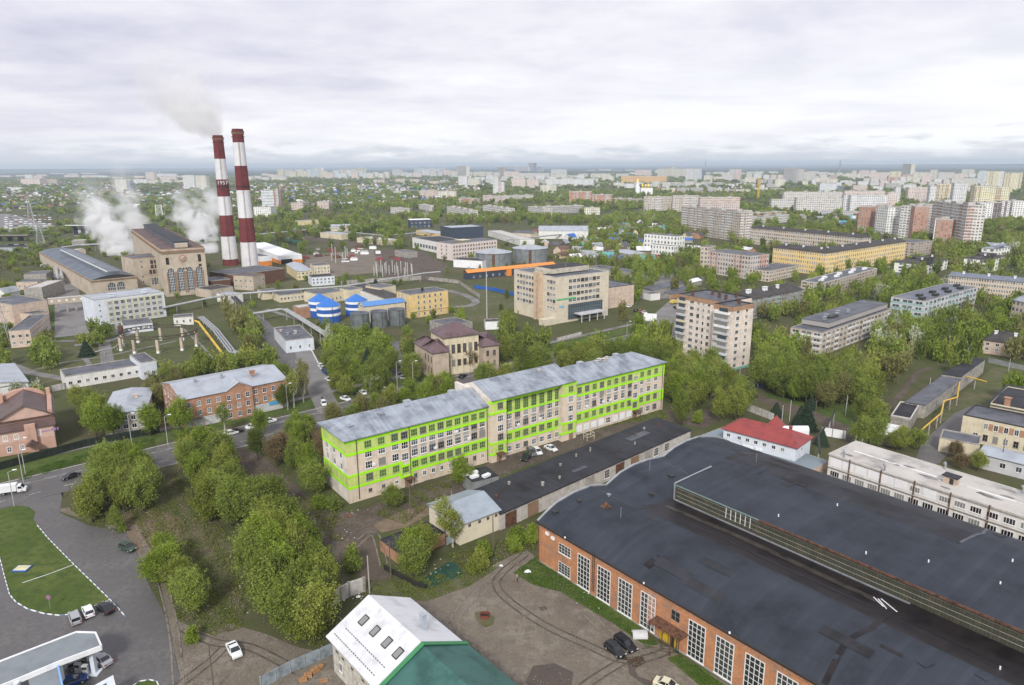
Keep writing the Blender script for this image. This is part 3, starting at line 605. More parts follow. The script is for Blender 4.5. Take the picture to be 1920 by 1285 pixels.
# the wooded plain beyond the city
w_ = MB()
for i, y0 in enumerate((8200, 10500, 14000, 19000, 26000, 36000)):
    w_.face([(-S, y0, 12+i*1.5), (S, y0, 12+i*1.5), (S, y0*1.4 if i < 5 else S, 12+i*1.5), (-S, y0*1.4 if i < 5 else S, 12+i*1.5)]) if False else None
w_.face([(-S, 7600, 9), (S, 7600, 9), (S, S, 9), (-S, S, 9)]); w_.face([(-S, 7600, 0), (S, 7600, 0), (S, 7600, 9), (-S, 7600, 9)])
o = w_.build('far_woodland', M_FARWOOD); o['kind'] = 'stuff'; tag(o, 'dark wooded plain stretching to the horizon beyond the city')
LM = []        # landmarks for telling look-alikes apart: (phrase, world point)
def lmk(phrase, b, x=None, y=None): LM.append((phrase, b.world(b.L/2 if x is None else x, b.D/2 if y is None else y)))
def ac_unit(b, face, u, z, y=0.0):
    x, yy, r = b.frame(face, u, y); o = MB().box(-.45, .45, -.32, -.01, 0, .6).build('air_conditioner', M_WPAINT, b.root, (x, yy, z), r); return o
def vent(b, x, y, z, w=.6, h=.9, m=None, name='roof_vent'):
    mb = MB().box(x-w/2, x+w/2, y-w/2, y+w/2, z, z+h).box(x-w*.7, x+w*.7, y-w*.7, y+w*.7, z+h+.08, z+h+.16); return mb.build(name, m or M_CONCL, b.root)
# ---------------------------------------------------------------- the long block with lime bands
h = 16.6
Lb = Bld('office_block', 'very long beige five-storey block with lime bands and weathered zinc roof', 'building', P(648,826,h), P(1246,679,h), 15.0, h)
lmk('the lime-banded block', Lb); lmk('the left end of the lime-banded block', Lb, 5); lmk('the right end of the lime-banded block', Lb, 108)
x1, x2, x3, x4 = 41.3, 46.6, 67.0, 72.6
Lb.walls(M_BEIGE, x1=x1, name='wall'); Lb.walls(M_BEIGE, x0=x4, name='wall')
Lb.walls(M_BEIGE, x0=x2, x1=x3, h=18.3, y0=.3, name='wall')
Lb.walls(M_BEIGE, x0=x1, x1=x2, y0=-1.4, h=18.3, name='stair_tower'); Lb.walls(M_BEIGE, x0=x3, x1=x4, y0=-1.4, h=18.0, name='stair_tower')
Lb.box('end_wall', -.02, .001, .6, 14.4, .3, 12.2, M_BEIGE2)
# roofs: hipped wings, raised middle with white flank walls
def wing_roof(x0, x1, hipl, hipr, z, rise, y0=-.7, y1=15.7):
    r = MB(); ym = 7.6; a = (x0+(8.5 if hipl else 0), ym, z+rise); b = (x1-(8.5 if hipr else 0), ym, z+rise)
    E = [(x0, y0, z), (x1, y0, z), (x1, y1, z), (x0, y1, z)]
    r.face([E[0], E[1], b, a]); r.face([E[2], E[3], a, b])
    r.face([E[3], E[0], a]); r.face([E[1], E[2], b])
    for i in range(4):
        p, q = E[i], E[(i+1)%4]; r.face([(p[0],p[1],z-.25), (q[0],q[1],z-.25), q, p])
    r.face([(p[0],p[1],z-.25) for p in E][::-1]); return r.build('roof', M_ZINC, Lb.root)
wing_roof(-.9, x1, True, False, h+.05, 3.2); wing_roof(x4-1, Lb.L+.8, False, True, h+.05, 3.2)
r = wing_roof(x1+.3, x4-.8, False, False, 18.35, 3.2, -1.9, 15.9)

for xx in (x1+.28, x4-.82):
    fl = MB(); fl.face([(xx, -1.6, 16.5), (xx, 15.6, 16.5), (xx, 15.6, 18.4), (xx, 7.6, 21.4), (xx, -1.6, 18.4)]); fl.build('flank_wall', M_BEIGE2, Lb.root)
Lb.box('firewall', x1-.6, x1+.28, 9, 15.7, 16, 19.6, M_BEIGE2)
Lb.walls(M_STONED, x0=x1+.1, x1=x4-.1, y0=-1.55, y1=-.8, z0=18.0, h=18.2, name='cornice')
for (x, y, z) in ((88,6.5,19.2),(90,7.2,19.4),(91.5,6.6,19.2),(93,7,19.3),(52,5,20.4),(64,6,20.8),(12,5,18.2),(20,6.2,18.8),(3,4,17.4)):
    vent(Lb, x, y, z, random.uniform(.8,1.3), random.uniform(.5,1.1), M_ZINC if x < 60 else M_CONCL)
for x in (22, 36, 60, 84, 100): Lb.box('dormer', x-.9, x+.9, 9, 10.6, 18.2, 19.5, M_ZINCL)
# windows: columns along the front (local x), five storeys
FZ = [1.2, 4.7, 7.9, 10.85, 13.3]
colsL = [5.6, 9.2, 12.9]+[18.4+2.62*i for i in range(9)]
colsM = [48.8+2.95*i for i in range(7)]
colsR = [75.0+3.1*i for i in range(8)]+[102.2, 105.5, 108.8]
def w_main(x, lv, z=None, y=0.0, W=1.95, Hh=1.95):
    z = FZ[lv] if z is None else z
    if lv in (1, 4): k = dict(fm=M_FRAMEL if random.random() < .75 else M_FRAMEG, gm=random.choice(G_LIME))
    else: k = dict(fm=M_FRAME if random.random() < .72 else M_FRAMEG)
    Lb.window('f', x, z, W, Hh, 3 if W > 1.5 else 2, 2 if W > 1.5 else 1, y=y, fw=.13, **k)
for lv in (3, 2, 4, 1, 0):
    for x in colsL:
        if lv == 0 and x < 14: Lb.window('f', x, 1.3, 1.0, .9, 2, 1, gm=GLASSES[3]) if False else w_main(x, 0, 1.6, W=1.0, Hh=1.0)
        elif lv == 0: w_main(x, 0, 1.7, W=1.1, Hh=1.4)
        else: w_main(x, lv)
    for x in colsM:
        if lv == 4: Lb.window('f', x, 13.1, 1.95, 3.4, 3, 4, fm=M_FRAMEL, gm=random.choice(G_LIME), y=-.3)
        elif lv == 0: w_main(x, 0, 1.2, y=-.3, W=1.7, Hh=1.7)
        else: w_main(x, lv, y=-.3)
    for x in colsR:
        w_main(x, lv, None if lv else 1.0, W=1.9 if lv == 0 else 1.8)
for z, lv in ((13.2, 2), (10.5, 2), (7.4, 2), (3.9, 1)): w_main(15.6, lv, z)
for z, lv in ((15.3, 4), (11.6, 2), (8.8, 2), (6.2, 2), (3.0, 1)): w_main((x1+x2)/2+.6, lv, z, y=1.4, W=1.9)
for z, lv in ((15.0, 4), (11.9, 2), (8.9, 2), (6.0, 2), (3.2, 1)): w_main((x3+x4)/2+.5, lv, z, y=1.4, W=1.9)
for z, lv in ((12.4, 2), (9.6, 2), (6.8, 2), (3.6, 1)): w_main(99.3, lv, z)
for j, z in enumerate((13.6, 10.9, 7.9, 4.7)):
    for u in (3.2, 7.4, 11.6): Lb.window('l', u, z, 1.3, 1.7, 2, 1, fm=M_FRAMEL if j in (0, 3) else M_FRAME, gm=G_LIME[0] if j in (0, 3) else None)
Lb.done()
# recessed sill bands of grey between the storeys
for cols, y in ((colsL[3:], 0), (colsM, .3), (colsR[:8], 0)):
    for x in cols: MB().box(x-.85, x+.85, y-.02, y+.01, 9.7, 10.8).build('spandrel', M_GREYP, Lb.root)
for x, lv in ((24.5,2),(35,2),(52,2),(60,2),(78,2),(85,2),(88,2),(6.8,2),(31,3)): ac_unit(Lb, 'f', x, FZ[lv]+.4, -.3 if 47 < x < 67 else 0)
for x in (2.6, 17, 41.0, 72.9, 112): MB().cyl((x, -.12, .5), (x, -.12, 16.4), .09, n=6).build('downpipe', M_DARK, Lb.root)
# lime bands as painted trim: (x, z) runs on the front, stepping out round the stair towers
T = .62
def band(pts, nm, y=0.0):
    b = MB()
    for (a, c) in zip(pts[:-1], pts[1:]):
        if abs(a[0]-c[0]) < .01: b.box(a[0]-T/2, a[0]+T/2, y-.10, y-.004, min(a[1], c[1])-T/2, max(a[1], c[1])+T/2)
        else: b.box(a[0]-T/2*0, c[0]+T/2*0, y-.08, y-.004, a[1]-T/2, a[1]+T/2)
    return b.build(nm, M_LIME, Lb.root)
for (a, b, y) in ((0, x1, 0), (x2, x3, .3), (x4, Lb.L, 0)):
    zt, zb = (15.75, 12.6) if y == 0 else (16.8, 12.8)
    band([(a, zt), (b, zt)], 'lime_band', y); band([(a, zb), (b, zb)], 'lime_band', y)
    Lb.box('lime_wall_panel', a+.02, b-.02, y-.003, y+.05, zb, zt, M_LIMEW)
for (a, b) in ((x1, x2), (x3, x4)):
    for z in (17.6, 14.3, 5.6, 2.4):
        Lb.box('lime_band', a-.08, b+.08, -1.48, -1.404, z-T/2, z+T/2, M_LIME); 
        MB().box(b+.002, b+.08, -1.4, .25, z-T/2, z+T/2).box(a-.08, a-.002, -1.4, -.01, z-T/2, z+T/2).build('lime_band', M_LIME, Lb.root)
    for z0, z1 in ((14.3, 17.6), (2.4, 5.6)):
        Lb.box('lime_wall_panel', a-.003, b+.003, -1.403, -1.3, z0, z1, M_LIMEW)
band([(0, 7.05), (12.5+2, 7.05), (14.5, 5.9), (17.1, 5.9), (17.1, 7.0), (x1, 7.0)], 'lime_band')
band([(0, 3.95), (14.2, 3.95), (14.2, 2.9), (17.3, 2.9), (17.3, 4.05), (x1, 4.05)], 'lime_band')
Lb.box('lime_wall_panel', .02, x1-.02, -.003, .05, 4.0, 5.9, M_LIMEW); Lb.box('lime_wall_panel', .02, 14.4, -.0028, .05, 5.9, 7.0, M_LIMEW); Lb.box('lime_wall_panel', 17.2, x1-.02, -.0028, .05, 5.9, 7.0, M_LIMEW); Lb.box('lime_wall_panel', 14.3, 17.2, -.0028, .05, 2.9, 4.0, M_LIMEW)
band([(x2, 7.0), (x3, 7.0)], 'lime_band', .3); band([(x2, 4.1), (x3, 4.1)], 'lime_band', .3); Lb.box('lime_wall_panel', x2+.02, x3-.02, .297, .35, 4.1, 7.0, M_LIMEW)
band([(x4, 7.0), (97.6, 7.0), (97.6, 6.0), (101, 6.0), (101, 7.0), (Lb.L, 7.0)], 'lime_band'); band([(x4, 4.1), (97.4, 4.1), (97.4, 3.0), (101, 3.0), (101, 4.1), (Lb.L, 4.1)], 'lime_band')
Lb.box('lime_wall_panel', x4+.02, Lb.L-.02, -.003, .05, 4.1, 6.0, M_LIMEW); Lb.box('lime_wall_panel', x4+.02, 97.5, -.0028, .05, 6.0, 7.0, M_LIMEW); Lb.box('lime_wall_panel', 101.1, Lb.L-.02, -.0028, .05, 6.0, 7.0, M_LIMEW)
e_ = MB()
for z in (15.75, 12.6, 7.05, 3.95):
    e_.box(-.09, -.024, -.08, 15.05, z-T/2, z+T/2); e_.box(Lb.L+.004, Lb.L+.09, -.08, 15.05, z-T/2, z+T/2)
for z0, z1 in ((12.6, 15.75), (3.95, 7.05)):
    e_.box(-.09, -.024, 14.63, 15.05, z0, z1); e_.box(Lb.L+.004, Lb.L+.09, -.08, .34, z0, z1); e_.box(Lb.L-.42, Lb.L+.004, -.09, -.004, z0, z1)
e_.build('lime_band', M_LIME, Lb.root)
Lb.box('lime_wall_panel', -.023, 0, .05, 14.9, 12.6, 15.75, M_LIMEW); Lb.box('lime_wall_panel', -.0235, 0, .05, 14.9, 3.95, 7.05, M_LIMEW)
for x in (16, 44, 99.3):
    y = -3.3 if x == 44 else -1.9
    MB().box(x-1.2, x+1.2, y, 0 if y > -2 else -1.41, 2.6, 2.75).box(x-1.1, x-1, y+.1, y+.2, 0, 2.6).box(x+1, x+1.1, y+.1, y+.2, 0, 2.6).build('porch', M_RUST, Lb.root)
for x, y in ((16, 0), (44, -1.4), (70.6, -1.4), (99.3, 0)): Lb.box('door', x-.8, x+.8, y-.06, y-.003, 0, 2.3, M_STONED)
for i, x in enumerate([75.0+3.1*i for i in range(11)]):
    if i < 8 and i != 4: Lb.box('shutter', x-1.15, x+1.15, -.12, -.06, .8, 3.0, M_WPAINT)
# ---------------------------------------------------------------- brick hall
h = 9.0
Hb = Bld('brick_hall', 'huge orange brick works hall with black felt roof and tall gridded windows', 'factory hall', P(1009,978,h), P(1540,1285,h), 67, h)
HL = 118.0; Hb.L = HL; lmk('the brick hall', Hb, 30, 5); lmk('the far end of the brick hall', Hb, 5, 60)
FOOT[-1] = [Hb.world(-1, -1), Hb.world(HL, -1), Hb.world(HL, 67), Hb.world(-1, 67)]
PW = [(0,9.0),(2.5,10.3),(5,11.4),(10,12.2),(15.2,12.2),(20.2,10.9),(24.6,12.6),(29,13.2),(34,13.1),(39.7,12.4),(43.6,13.6),(48,14.1),(53,14.0),(60,12.2),(64,10.6),(67,9.0)]
PI = [(0,9.0),(2.5,10.2),(5,11.2),(10,12.1),(15.2,12.0),(20.2,10.9),(24.6,10.2),(28,10.0),(34,10.9),(39.7,13.0),(43.6,13.9),(48,14.2),(53,14.0),(60,12.2),(64,10.6),(67,9.0)]
def lerp(a, b, t): return a+(b-a)*t
def densify(p):
    o = []
    for a, b in zip(p[:-1], p[1:]):
        for k in range(3): o.append((lerp(a[0], b[0], k/3), lerp(a[1], b[1], k/3)))
    return o+[p[-1]]
PWd, PId = densify(PW), densify(PI)
r = MB(); xs = [0, 4, 8, 12, 16, 30, 61, 61.01]+[HL]
for i in range(len(xs)-1):
    ta, tb = min(1, xs[i]/12), min(1, xs[i+1]/12)
    for j in range(len(PWd)-1):
        q = []
        for (x, t, k) in ((xs[i], ta, j), (xs[i+1], tb, j), (xs[i+1], tb, j+1), (xs[i], ta, j+1)):
            q.append((x, PWd[k][0], lerp(PWd[k][1], PId[k][1], t)+(.25 if x >= 61.01 and i == len(xs)-2 and False else 0)))
        y = PWd[j][0]; mi = 0
        if xs[i] >= 12 and 16.5 < y < 28: mi = 1
        if xs[i] >= 12 and 46 < y < 63 and xs[i] < 61: mi = 2
        r.face(q, mi)
# dark band nearest the monitor on the far part is newer felt
roofo = r.build('roof', [M_TARB, M_TARW, M_TAR], Hb.root, smooth=True)
wl = MB(); wl.face([(0,0,0),(HL,0,0),(HL,0,9.0),(0,0,9.0)]); wl.face([(0,67,0),(0,0,0)]+[(0,y,z) for y, z in PW]); wl.face([(HL,67,0),(0,67,0),(0,67,9),(HL,67,9)])
wl.build('wall', M_BRICK, Hb.root)
tr = MB()
for a, b in zip(PW[:-1], PW[1:]): tr.bar((-.15, a[0], a[1]+.12), (-.15, b[0], b[1]+.12), .42, 0, .3)
tr.build('parapet_flashing', M_STEEL, Hb.root)
ea = MB().box(-.3, HL, -.38, -.003, 8.72, 9.02); ea.build('eaves_edge', M_DARK, Hb.root)
MB().box(0, HL, -.12, -.003, 8.1, 8.24).build('brick_string_course', M_BRICK2, Hb.root)
# monitor
mo = MB(); x0 = 13
mo.face([(x0,28,9.6),(HL,28,9.6),(HL,28,13.7),(x0,28,13.7)], 0)
mo.face([(x0,28,9.6),(x0,28,13.7),(x0,34,13.9),(x0,40,13.9),(x0,41,13.0)][::-1], 0)
mo.build('monitor_glazing', None or (lambda m: m)(seams(mat('dirty_green_glazing', (.058,.060,.040), .6, .3, .5, dirt=(.10,.085,.055)), .55, 0, .45, .14)), Hb.root)
rf = MB(); rf.face([(x0-.2,27.6,13.75),(HL,27.6,13.75),(HL,34,14.0),(x0-.2,34,14.0)]); rf.face([(x0-.2,34,14.0),(HL,34,14.0),(HL,46,14.25),(x0-.2,46,13.95)])
rf.face([(x0-.2,27.6,13.5),(HL,27.6,13.5),(HL,27.6,13.75),(x0-.2,27.6,13.75)])
rf.build('monitor_roof', M_TARB, Hb.root)
mt = MB().bar((x0-.25,27.7,10.1),(x0-.25,27.7,13.8),.28).bar((x0-.25,27.7,13.85),(x0-.25,40.5,14.1),.25).box(x0,61,27.5,27.75,10.0,10.28); mt.build('monitor_flashing', M_STEEL, Hb.root)
mt = MB().box(x0,33,27.5,27.7,13.45,13.72); mt.build('verdigris_gutter', mat('verdigris', (.20,.27,.25), .6, .15, 2), Hb.root)
MB().box(33,HL,27.45,27.62,13.4,13.8).build('rusty_gutter', M_RUST, Hb.root)
mid = MB()
for k in range(1, 4): mid.box(x0, HL, 27.93, 27.99, 10+k*.95, 10.05+k*.95)
mid.build('glazing_bar', M_GREYP, Hb.root)
wb = MB()
for i in range(14): wb.box(79+i*1.0, 79.9+i*1.0, 27.9, 27.97, 11.4, 13.3)
wb.build('white_pane', M_PAPER, Hb.root)
for i in range(6): MB().bar((25.5+i*1.1, 27.9, 10.9), (25.5+i*1.1, 27.9, 13.2), .1).build('loose_strut', M_WPAINT, Hb.root)
for a, b in (((56.5,24.5,10.4),(58.8,22.8,10.6)),((57.5,25,10.4),(60.8,23.2,10.5)),((57.2,24.6,10.4),(59.4,22.6,10.6))): MB().bar(a, b, .16, 0, .06).build('loose_sheet', M_PAPER, Hb.root)
# felt seams and patches that lie on the roof
def zr(x, y):
    for (a, za), (b, zb), (c, zc) in zip(PWd[:-1], PWd[1:], PId[1:]):
        if a <= y <= b:
            t = (y-a)/(b-a); i = PWd.index((a, za)); w_ = lerp(za, zb, t); i_ = lerp(PId[i][1], PId[i+1][1], t); return lerp(w_, i_, min(1, max(0, x/12)))
    return 9
def lay(name, pts, m, dz=.05, w=.5):
    b = MB()
    for p, q in zip(pts[:-1], pts[1:]):
        n = max(1, int(math.dist(p, q)/1.2)); d = (Vector(q)-Vector(p)).normalized(); nn_ = Vector((-d.y, d.x))*w/2
        for k in range(n):
            a = Vector(p)+(Vector(q)-Vector(p))*k/n; c = Vector(p)+(Vector(q)-Vector(p))*(k+1)/n
            f_ = [(v.x, v.y, zr(v.x, v.y)+dz) for v in (a-nn_, c-nn_, c+nn_, a+nn_)]; b.face(f_)
    return b.build(name, m, Hb.root)
lay('felt_seam', [(61, .3), (60, 8), (61, 14), (60.4, 20), (60.8, 27)], M_TARW, .06, .9)
lay('felt_seam', [(.3, 15.4), (12, 15.2), (13, 17.5)], M_TARG, .05, .18); lay('felt_seam', [(0.3, 37), (10, 36.8)], M_TARG, .05, .15)
lay('felt_seam', [(20, 19), (30, 20.5), (44, 20.2), (58, 21)], M_TAR, .05, .35)
lay('felt_seam', [(62, 22), (90, 21)], M_TARW, .06, .5)
for i in range(26):
    x, y = random.uniform(2, 105), random.choice((random.uniform(1, 15), random.uniform(42, 64))); l = random.uniform(2, 9)
    lay('felt_patch', [(x, y), (x+(l if i % 3 else .5), y+(0 if i % 3 else min(5, l)))], random.choice((M_TARB, M_TARW, M_TAR)), .045+.003*i, random.uniform(.7, 2.2))
lay('drain_stain', [(14, 23.5), (30, 24.5), (60, 24)], mat('silt_stain', (.05,.043,.036), .5, .3, .5), .05, 1.6)
lay('felt_seam', [(61, 47), (62, 55), (60, 66)], M_TARG, .08, .5)
lay('felt_patch', [(34, 43), (48, 43.5)], M_TARG, .45, 3.0) if False else None
for (x, y, w_) in ((8.5,11,1.1),(3.2,8.6,1.2),(1.6,3.2,1.4),(5.5,15,.9),(9.2,24.5,1.3),(7.2,33.5,1.6)):
    z = zr(x, y)
    if (x, y) == (8.5, 11): MB().cyl((x,y,z),(x,y,z+.7),.45,.4).cyl((x,y,z+.7),(x,y,z+1.1),.4,.1).box(x-.9,x+.9,y-.9,y+.9,z+.02,z+.1).build('roof_ventilator', M_RUST, Hb.root)
    else: MB().cyl((x,y,z-.1),(x,y,z+.35),w_*.35,w_*.3).box(x-w_*.5,x+w_*.5,y-w_*.4,y+w_*.4,z+.35,z+.42).build('roof_ventilator', M_DARK if w_ > 1 else M_STEEL, Hb.root)
for (x, y) in ((13.5,10),(18,50),(3,31)): MB().cyl((x,y,zr(x,y)),(x,y,zr(x,y)+2.2),.05,n=6).build('roof_mast', M_STEEL, Hb.root)
for (x,y) in ((60,36),(40,44),(70,38),(76,20),(52,30.5),(69,47),(35,31),(80,52)): MB().cyl((x,y,14.0 if 28<y<46 else zr(x,y)),(x,y,(14.0 if 28<y<46 else zr(x,y))+.5),.12,n=8).build('roof_pipe_cap', M_WPAINT, Hb.root)
pass
# tall windows
for i in range(20):
    u = 13.45+5.33*i if i < 4 else 39.8+5.33*(i-4)
    if u > 114: break
    Hb.window('f', u, .35, 3.4, 6.9, 4, 7, fm=M_FRAME, gm=random.choice(G_WORK), fw=.17)
Hb.window('f', 8.05, .5, 3.4, 2.5, 4, 4, gm=G_WORK[0]); Hb.window('f', 8.05, 5.0, 3.4, 2.1, 4, 3, gm=G_WORK[0])
Hb.window('f', 35.4, 5.2, 1.9, 2.0, 2, 2, fm=M_FRAMEG, gm=G_WORK[1], sill=False); Hb.done()
dr = MB().box(32.3, 35.9, -.1, -.003, 0, 3.4); dr.build('gate', M_YDOOR, Hb.root)
MB().box(34.2,34.28,-.13,-.1,0,3.3).box(34.6,35.5,-.14,-.1,.05,2.0).build('gate_leaf_seam', M_DARK, Hb.root)
cn = MB().box(31.6, 38.3, -2.4, -.01, 4.1, 4.28)
for x in (31.8, 34.6, 36.4): cn.bar((x,-2.3,0),(x,-2.3,4.1),.12).bar((x,-2.3,3.2),(x,-1.2,4.1),.09)
cn.build('gate_canopy', M_RUST, Hb.root)
ld = MB().bar((36.5,-.8,0),(36.5,-.8,4.1),.07).bar((37.0,-.8,0),(37.0,-.8,4.1),.07)
for k in range(10): ld.bar((36.5,-.8,.3+.4*k),(37.0,-.8,.3+.4*k),.05)
ld.build('gate_ladder', M_DARK, Hb.root)
ac_unit(Hb, 'f', 3.0, 7.3); ac_unit(Hb, 'f', 4.7, 7.0)
lad = MB(); lad.bar((16.0,-.25,1.2),(16.0,-.25,9.6),.07).bar((16.5,-.25,1.2),(16.5,-.25,9.6),.07)
for k in range(17): lad.bar((16.0,-.25,1.4+.48*k),(16.5,-.25,1.4+.48*k),.05)
lad.build('fire_ladder', M_DARK, Hb.root)
MB().cyl((.35,-.15,.2),(.35,-.15,8.8),.1,n=6).build('downpipe', M_RUST, Hb.root)
for x in (8.5, 28.6, 46, 64): MB().cyl((x,-.4,9.1),(x,-.4,9.35),.16,n=8).build('eaves_lamp', M_WPAINT, Hb.root)
Hb.box('plinth', 0, HL, -.1, -.002, 0, .3, M_CONC)
MB().box(29.2,31.2,-.025,-.002,1.5,8.0).build('worn_render_patch', mat('bare_render_patch', (.40,.24,.18), .9, .2, .6), Hb.root)
# ---------------------------------------------------------------- garage row
h = 4.2
G = Bld('garage_row', 'long low concrete garage row with black felt roof beside the brick hall', 'garage row', P(938,963,h), P(1295,806,h), 12.2, h); lmk('the long garage row', G)
G.walls(M_CONCL); 
gr = MB(); gr.face([(-.2,-.3,h+.02),(G.L+.3,-.3,h+.02),(G.L+.3,12.6,h+.5),(-.2,12.6,h+.5)]); gr.face([(-.2,-.3,h-.2),(G.L+.3,-.3,h-.2),(G.L+.3,-.3,h+.02),(-.2,-.3,h+.02)]); gr.face([(-.2,12.6,h+.5),(G.L+.3,12.6,h+.5),(G.L+.3,12.6,h-.1),(-.2,12.6,h-.1)]); gr.face([(G.L+.3,-.3,h-.2),(G.L+.3,12.6,h-.2),(G.L+.3,12.6,h+.5),(G.L+.3,-.3,h+.02)]); gr.face([(-.2,12.6,h-.2),(-.2,-.3,h-.2),(-.2,-.3,h+.02),(-.2,12.6,h+.5)])
gr.build('roof', M_TAR, G.root)
MB().box(-2,14,9,16,h+.55,h+.58).build('roof', M_TAR, G.root) if False else None
for i, x in enumerate((3.2, 10.3, 30.5, 42.5, 48.8, 55)): G.box('garage_door', x-1.7, x+1.7, -.12, -.003, .1, 3.5, (M_RUST, M_STONED, M_GREYP)[i % 3] if i != 2 else M_GREYP)
for x in (37.2, 58.5, 63.5): G.window('f', x, .9, 2.0, 2.4, 3, 3, gm=G_WORK[1])
for x in range(2, 72, 7): G.box('pilaster', x+4.2, x+4.5, -.1, -.002, 0, h-.25, M_CONCL)
for i in range(12): x, y = 5+6*i+random.uniform(-1,1), random.uniform(2,10); vent(G, x, y, h+.04*y, random.uniform(.25,.5), random.uniform(.4,1.0), random.choice([M_CONC, M_GREYP, M_RUST]))
MB().box(28,33,3,4.4,h+.16,h+.19).box(55,64,6,8.5,h+.32,h+.35).build('felt_patch', M_TARG, G.root)
# lean-to with stacked white boxes left of the garages
S_ = Bld('shed', 'small grey metal shed carrying white boxes, left end of the garage row', 'shed', P(886,905,3.4), P(935,893,3.4), 7, 3.4)
S_.walls(M_STEEL); S_.flat(M_TAR, M_DARK, .1, .2)
for i, (x, y, l) in enumerate(((1.5,4.5,4.2),(1.6,2.2,2.2),(4.5,1.2,2.2))):
    bx = MB().box(-l/2, l/2, -.55, .55, 0, .5).box(-l/2-.05, l/2+.05, -.6, .6, .5, .58).build('roof_box', M_WPAINT); q = S_.world(x, y); bx.location = (q.x, q.y, 3.52); bx.rotation_euler = (0, 0, S_.ang+.15*i)
    tag(bx, ['longest white box lying on the shed roof by the garages', 'short white box on the left of the shed roof by the garages', 'short white box on the right of the shed roof by the garages'][i], 'box', 'white boxes on the shed roof')
# ---------------------------------------------------------------- cream gabled workshop
h = 5.0
Wk = Bld('gabled_workshop', 'cream rendered workshop with grey metal gable roof at the end of the garage row', 'workshop', P(861,984,h), P(935,956,h), 12.2, h); lmk('the cream gabled workshop', Wk)
Wk.walls(mat('pale_cream_render', (.66,.60,.46), .9, .05, .3)); Wk.gable(seams(mat('grey_blue_metal_roof', (.34,.39,.44), .45, .07), .5, 0, .85, .1, False), M_CREAM, 2.2, .5)
for x in (2.7, 5.4, 7.7, 10.0): Wk.window('f', x, 3.5, .75, .8, 2, 1, fm=M_FRAMEG, gm=GLASSES[3], sill=False)
Wk.window('l', 3, 3.2, .8, .8, 2, 1); Wk.done()
# flat shed and fence in front of it
S2 = Bld('low_shed', 'low red-brick shed with black felt roof behind the big bush near the cream workshop', 'shed', P(745,1037,2.6), P(835,1000,2.6), 7, 2.6)
S2.walls(M_BRICK2); S2.flat(M_TAR, M_DARK, .12, .15)
# ---------------------------------------------------------------- house with white and green roof
h = 6.6
Bh = Bld('workshop_house', 'grey block building under a gable roof half white and half green metal', 'building', P(622,1194,h), P(712,1290,h), 14.6, h); lmk('the white and green roofed building', Bh)
LL = 30.0; Bh.L = LL; FOOT[-1] = [Bh.world(-1,-1), Bh.world(LL,-1), Bh.world(LL,15.6), Bh.world(-1,15.6)]
Bh.walls(mat('white_block_wall', (.50,.47,.41), .95, .2, .8, streak=.2)); xs_ = 15.1
Bh.gable(M_ZINCW, M_CREAM, 4.1, .7, x1=xs_); Bh.gable(M_GREENR, M_CREAM, 3.8, .9, x0=xs_+.9, x1=LL)
b = MB(); b.bar((xs_+.55,-1.1,6.75),(xs_+.55,7.3,10.75),.8,0,.12).bar((xs_+.55,7.3,10.75),(xs_+.55,15.6,6.75),.8,0,.12); b.build('verge_trim', M_GREENT, Bh.root)
MB().box(-.8, LL+.9, 7.15, 7.45, 10.66, 10.78).build('ridge_cap', M_ZINCL, Bh.root) if False else None
def slope(x, y): return (x, y, 6.62+4.1*(y+.7)/8.0)
for x in (3.0, 6.6, 10.2, 13.4):
    k = MB(); y = 4.3; a = slope(x, y-.65); c = slope(x, y+.65)
    up = Vector((0, -.46, .89))*.12
    k.face([Vector(slope(x-.55, y-.65))+up, Vector(slope(x+.55, y-.65))+up, Vector(slope(x+.55, y+.65))+up, Vector(slope(x-.55, y+.65))+up], 0)
    o_ = k.build('skylight', GLASSES[2], Bh.root)
    f_ = MB()
    for s in (-.6, .6): f_.bar(Vector(slope(x+s, y-.75))+up*.8, Vector(slope(x+s, y+.75))+up*.8, .12)
    for t in (-.72, .72): f_.bar(Vector(slope(x-.6, y+t))+up*.8, Vector(slope(x+.6, y+t))+up*.8, .12)
    f_.build('skylight_frame', M_DARK, o_)
for y, xa, xb in ((1.9, 1.6, 13.9), (.35, .6, 13.2)):
    sg = MB(); x = xa; up = Vector((0, -.46, .89))
    while x < xb: p = Vector(slope(x, y)); sg.bar(p, p+up*.25, .1).bar(p+up*.22-Vector((.16,0,0)), p+up*.22+Vector((.16,0,0)), .06); x += .62
    sg.build('snow_guard', M_DARK, Bh.root)
ch = MB().box(10.3,11.3,10.2,10.9,8.4,11.6).box(10.2,11.4,10.1,11.0,11.65,11.75); ch.build('chimney', M_ZINCL, Bh.root)
for x in (1.6, 3.6, 6.6, 10, 14): Bh.window('f', x, 4.3 if x != 1.6 else 4.4, .9, .6, 2, 1, fm=M_FRAMEG, gm=GLASSES[3], sill=False)
for x in (2.6, 9): Bh.window('f', x, 1.6, 1.0, 1.6, 2, 1, gm=GLASSES[0])
Bh.done()
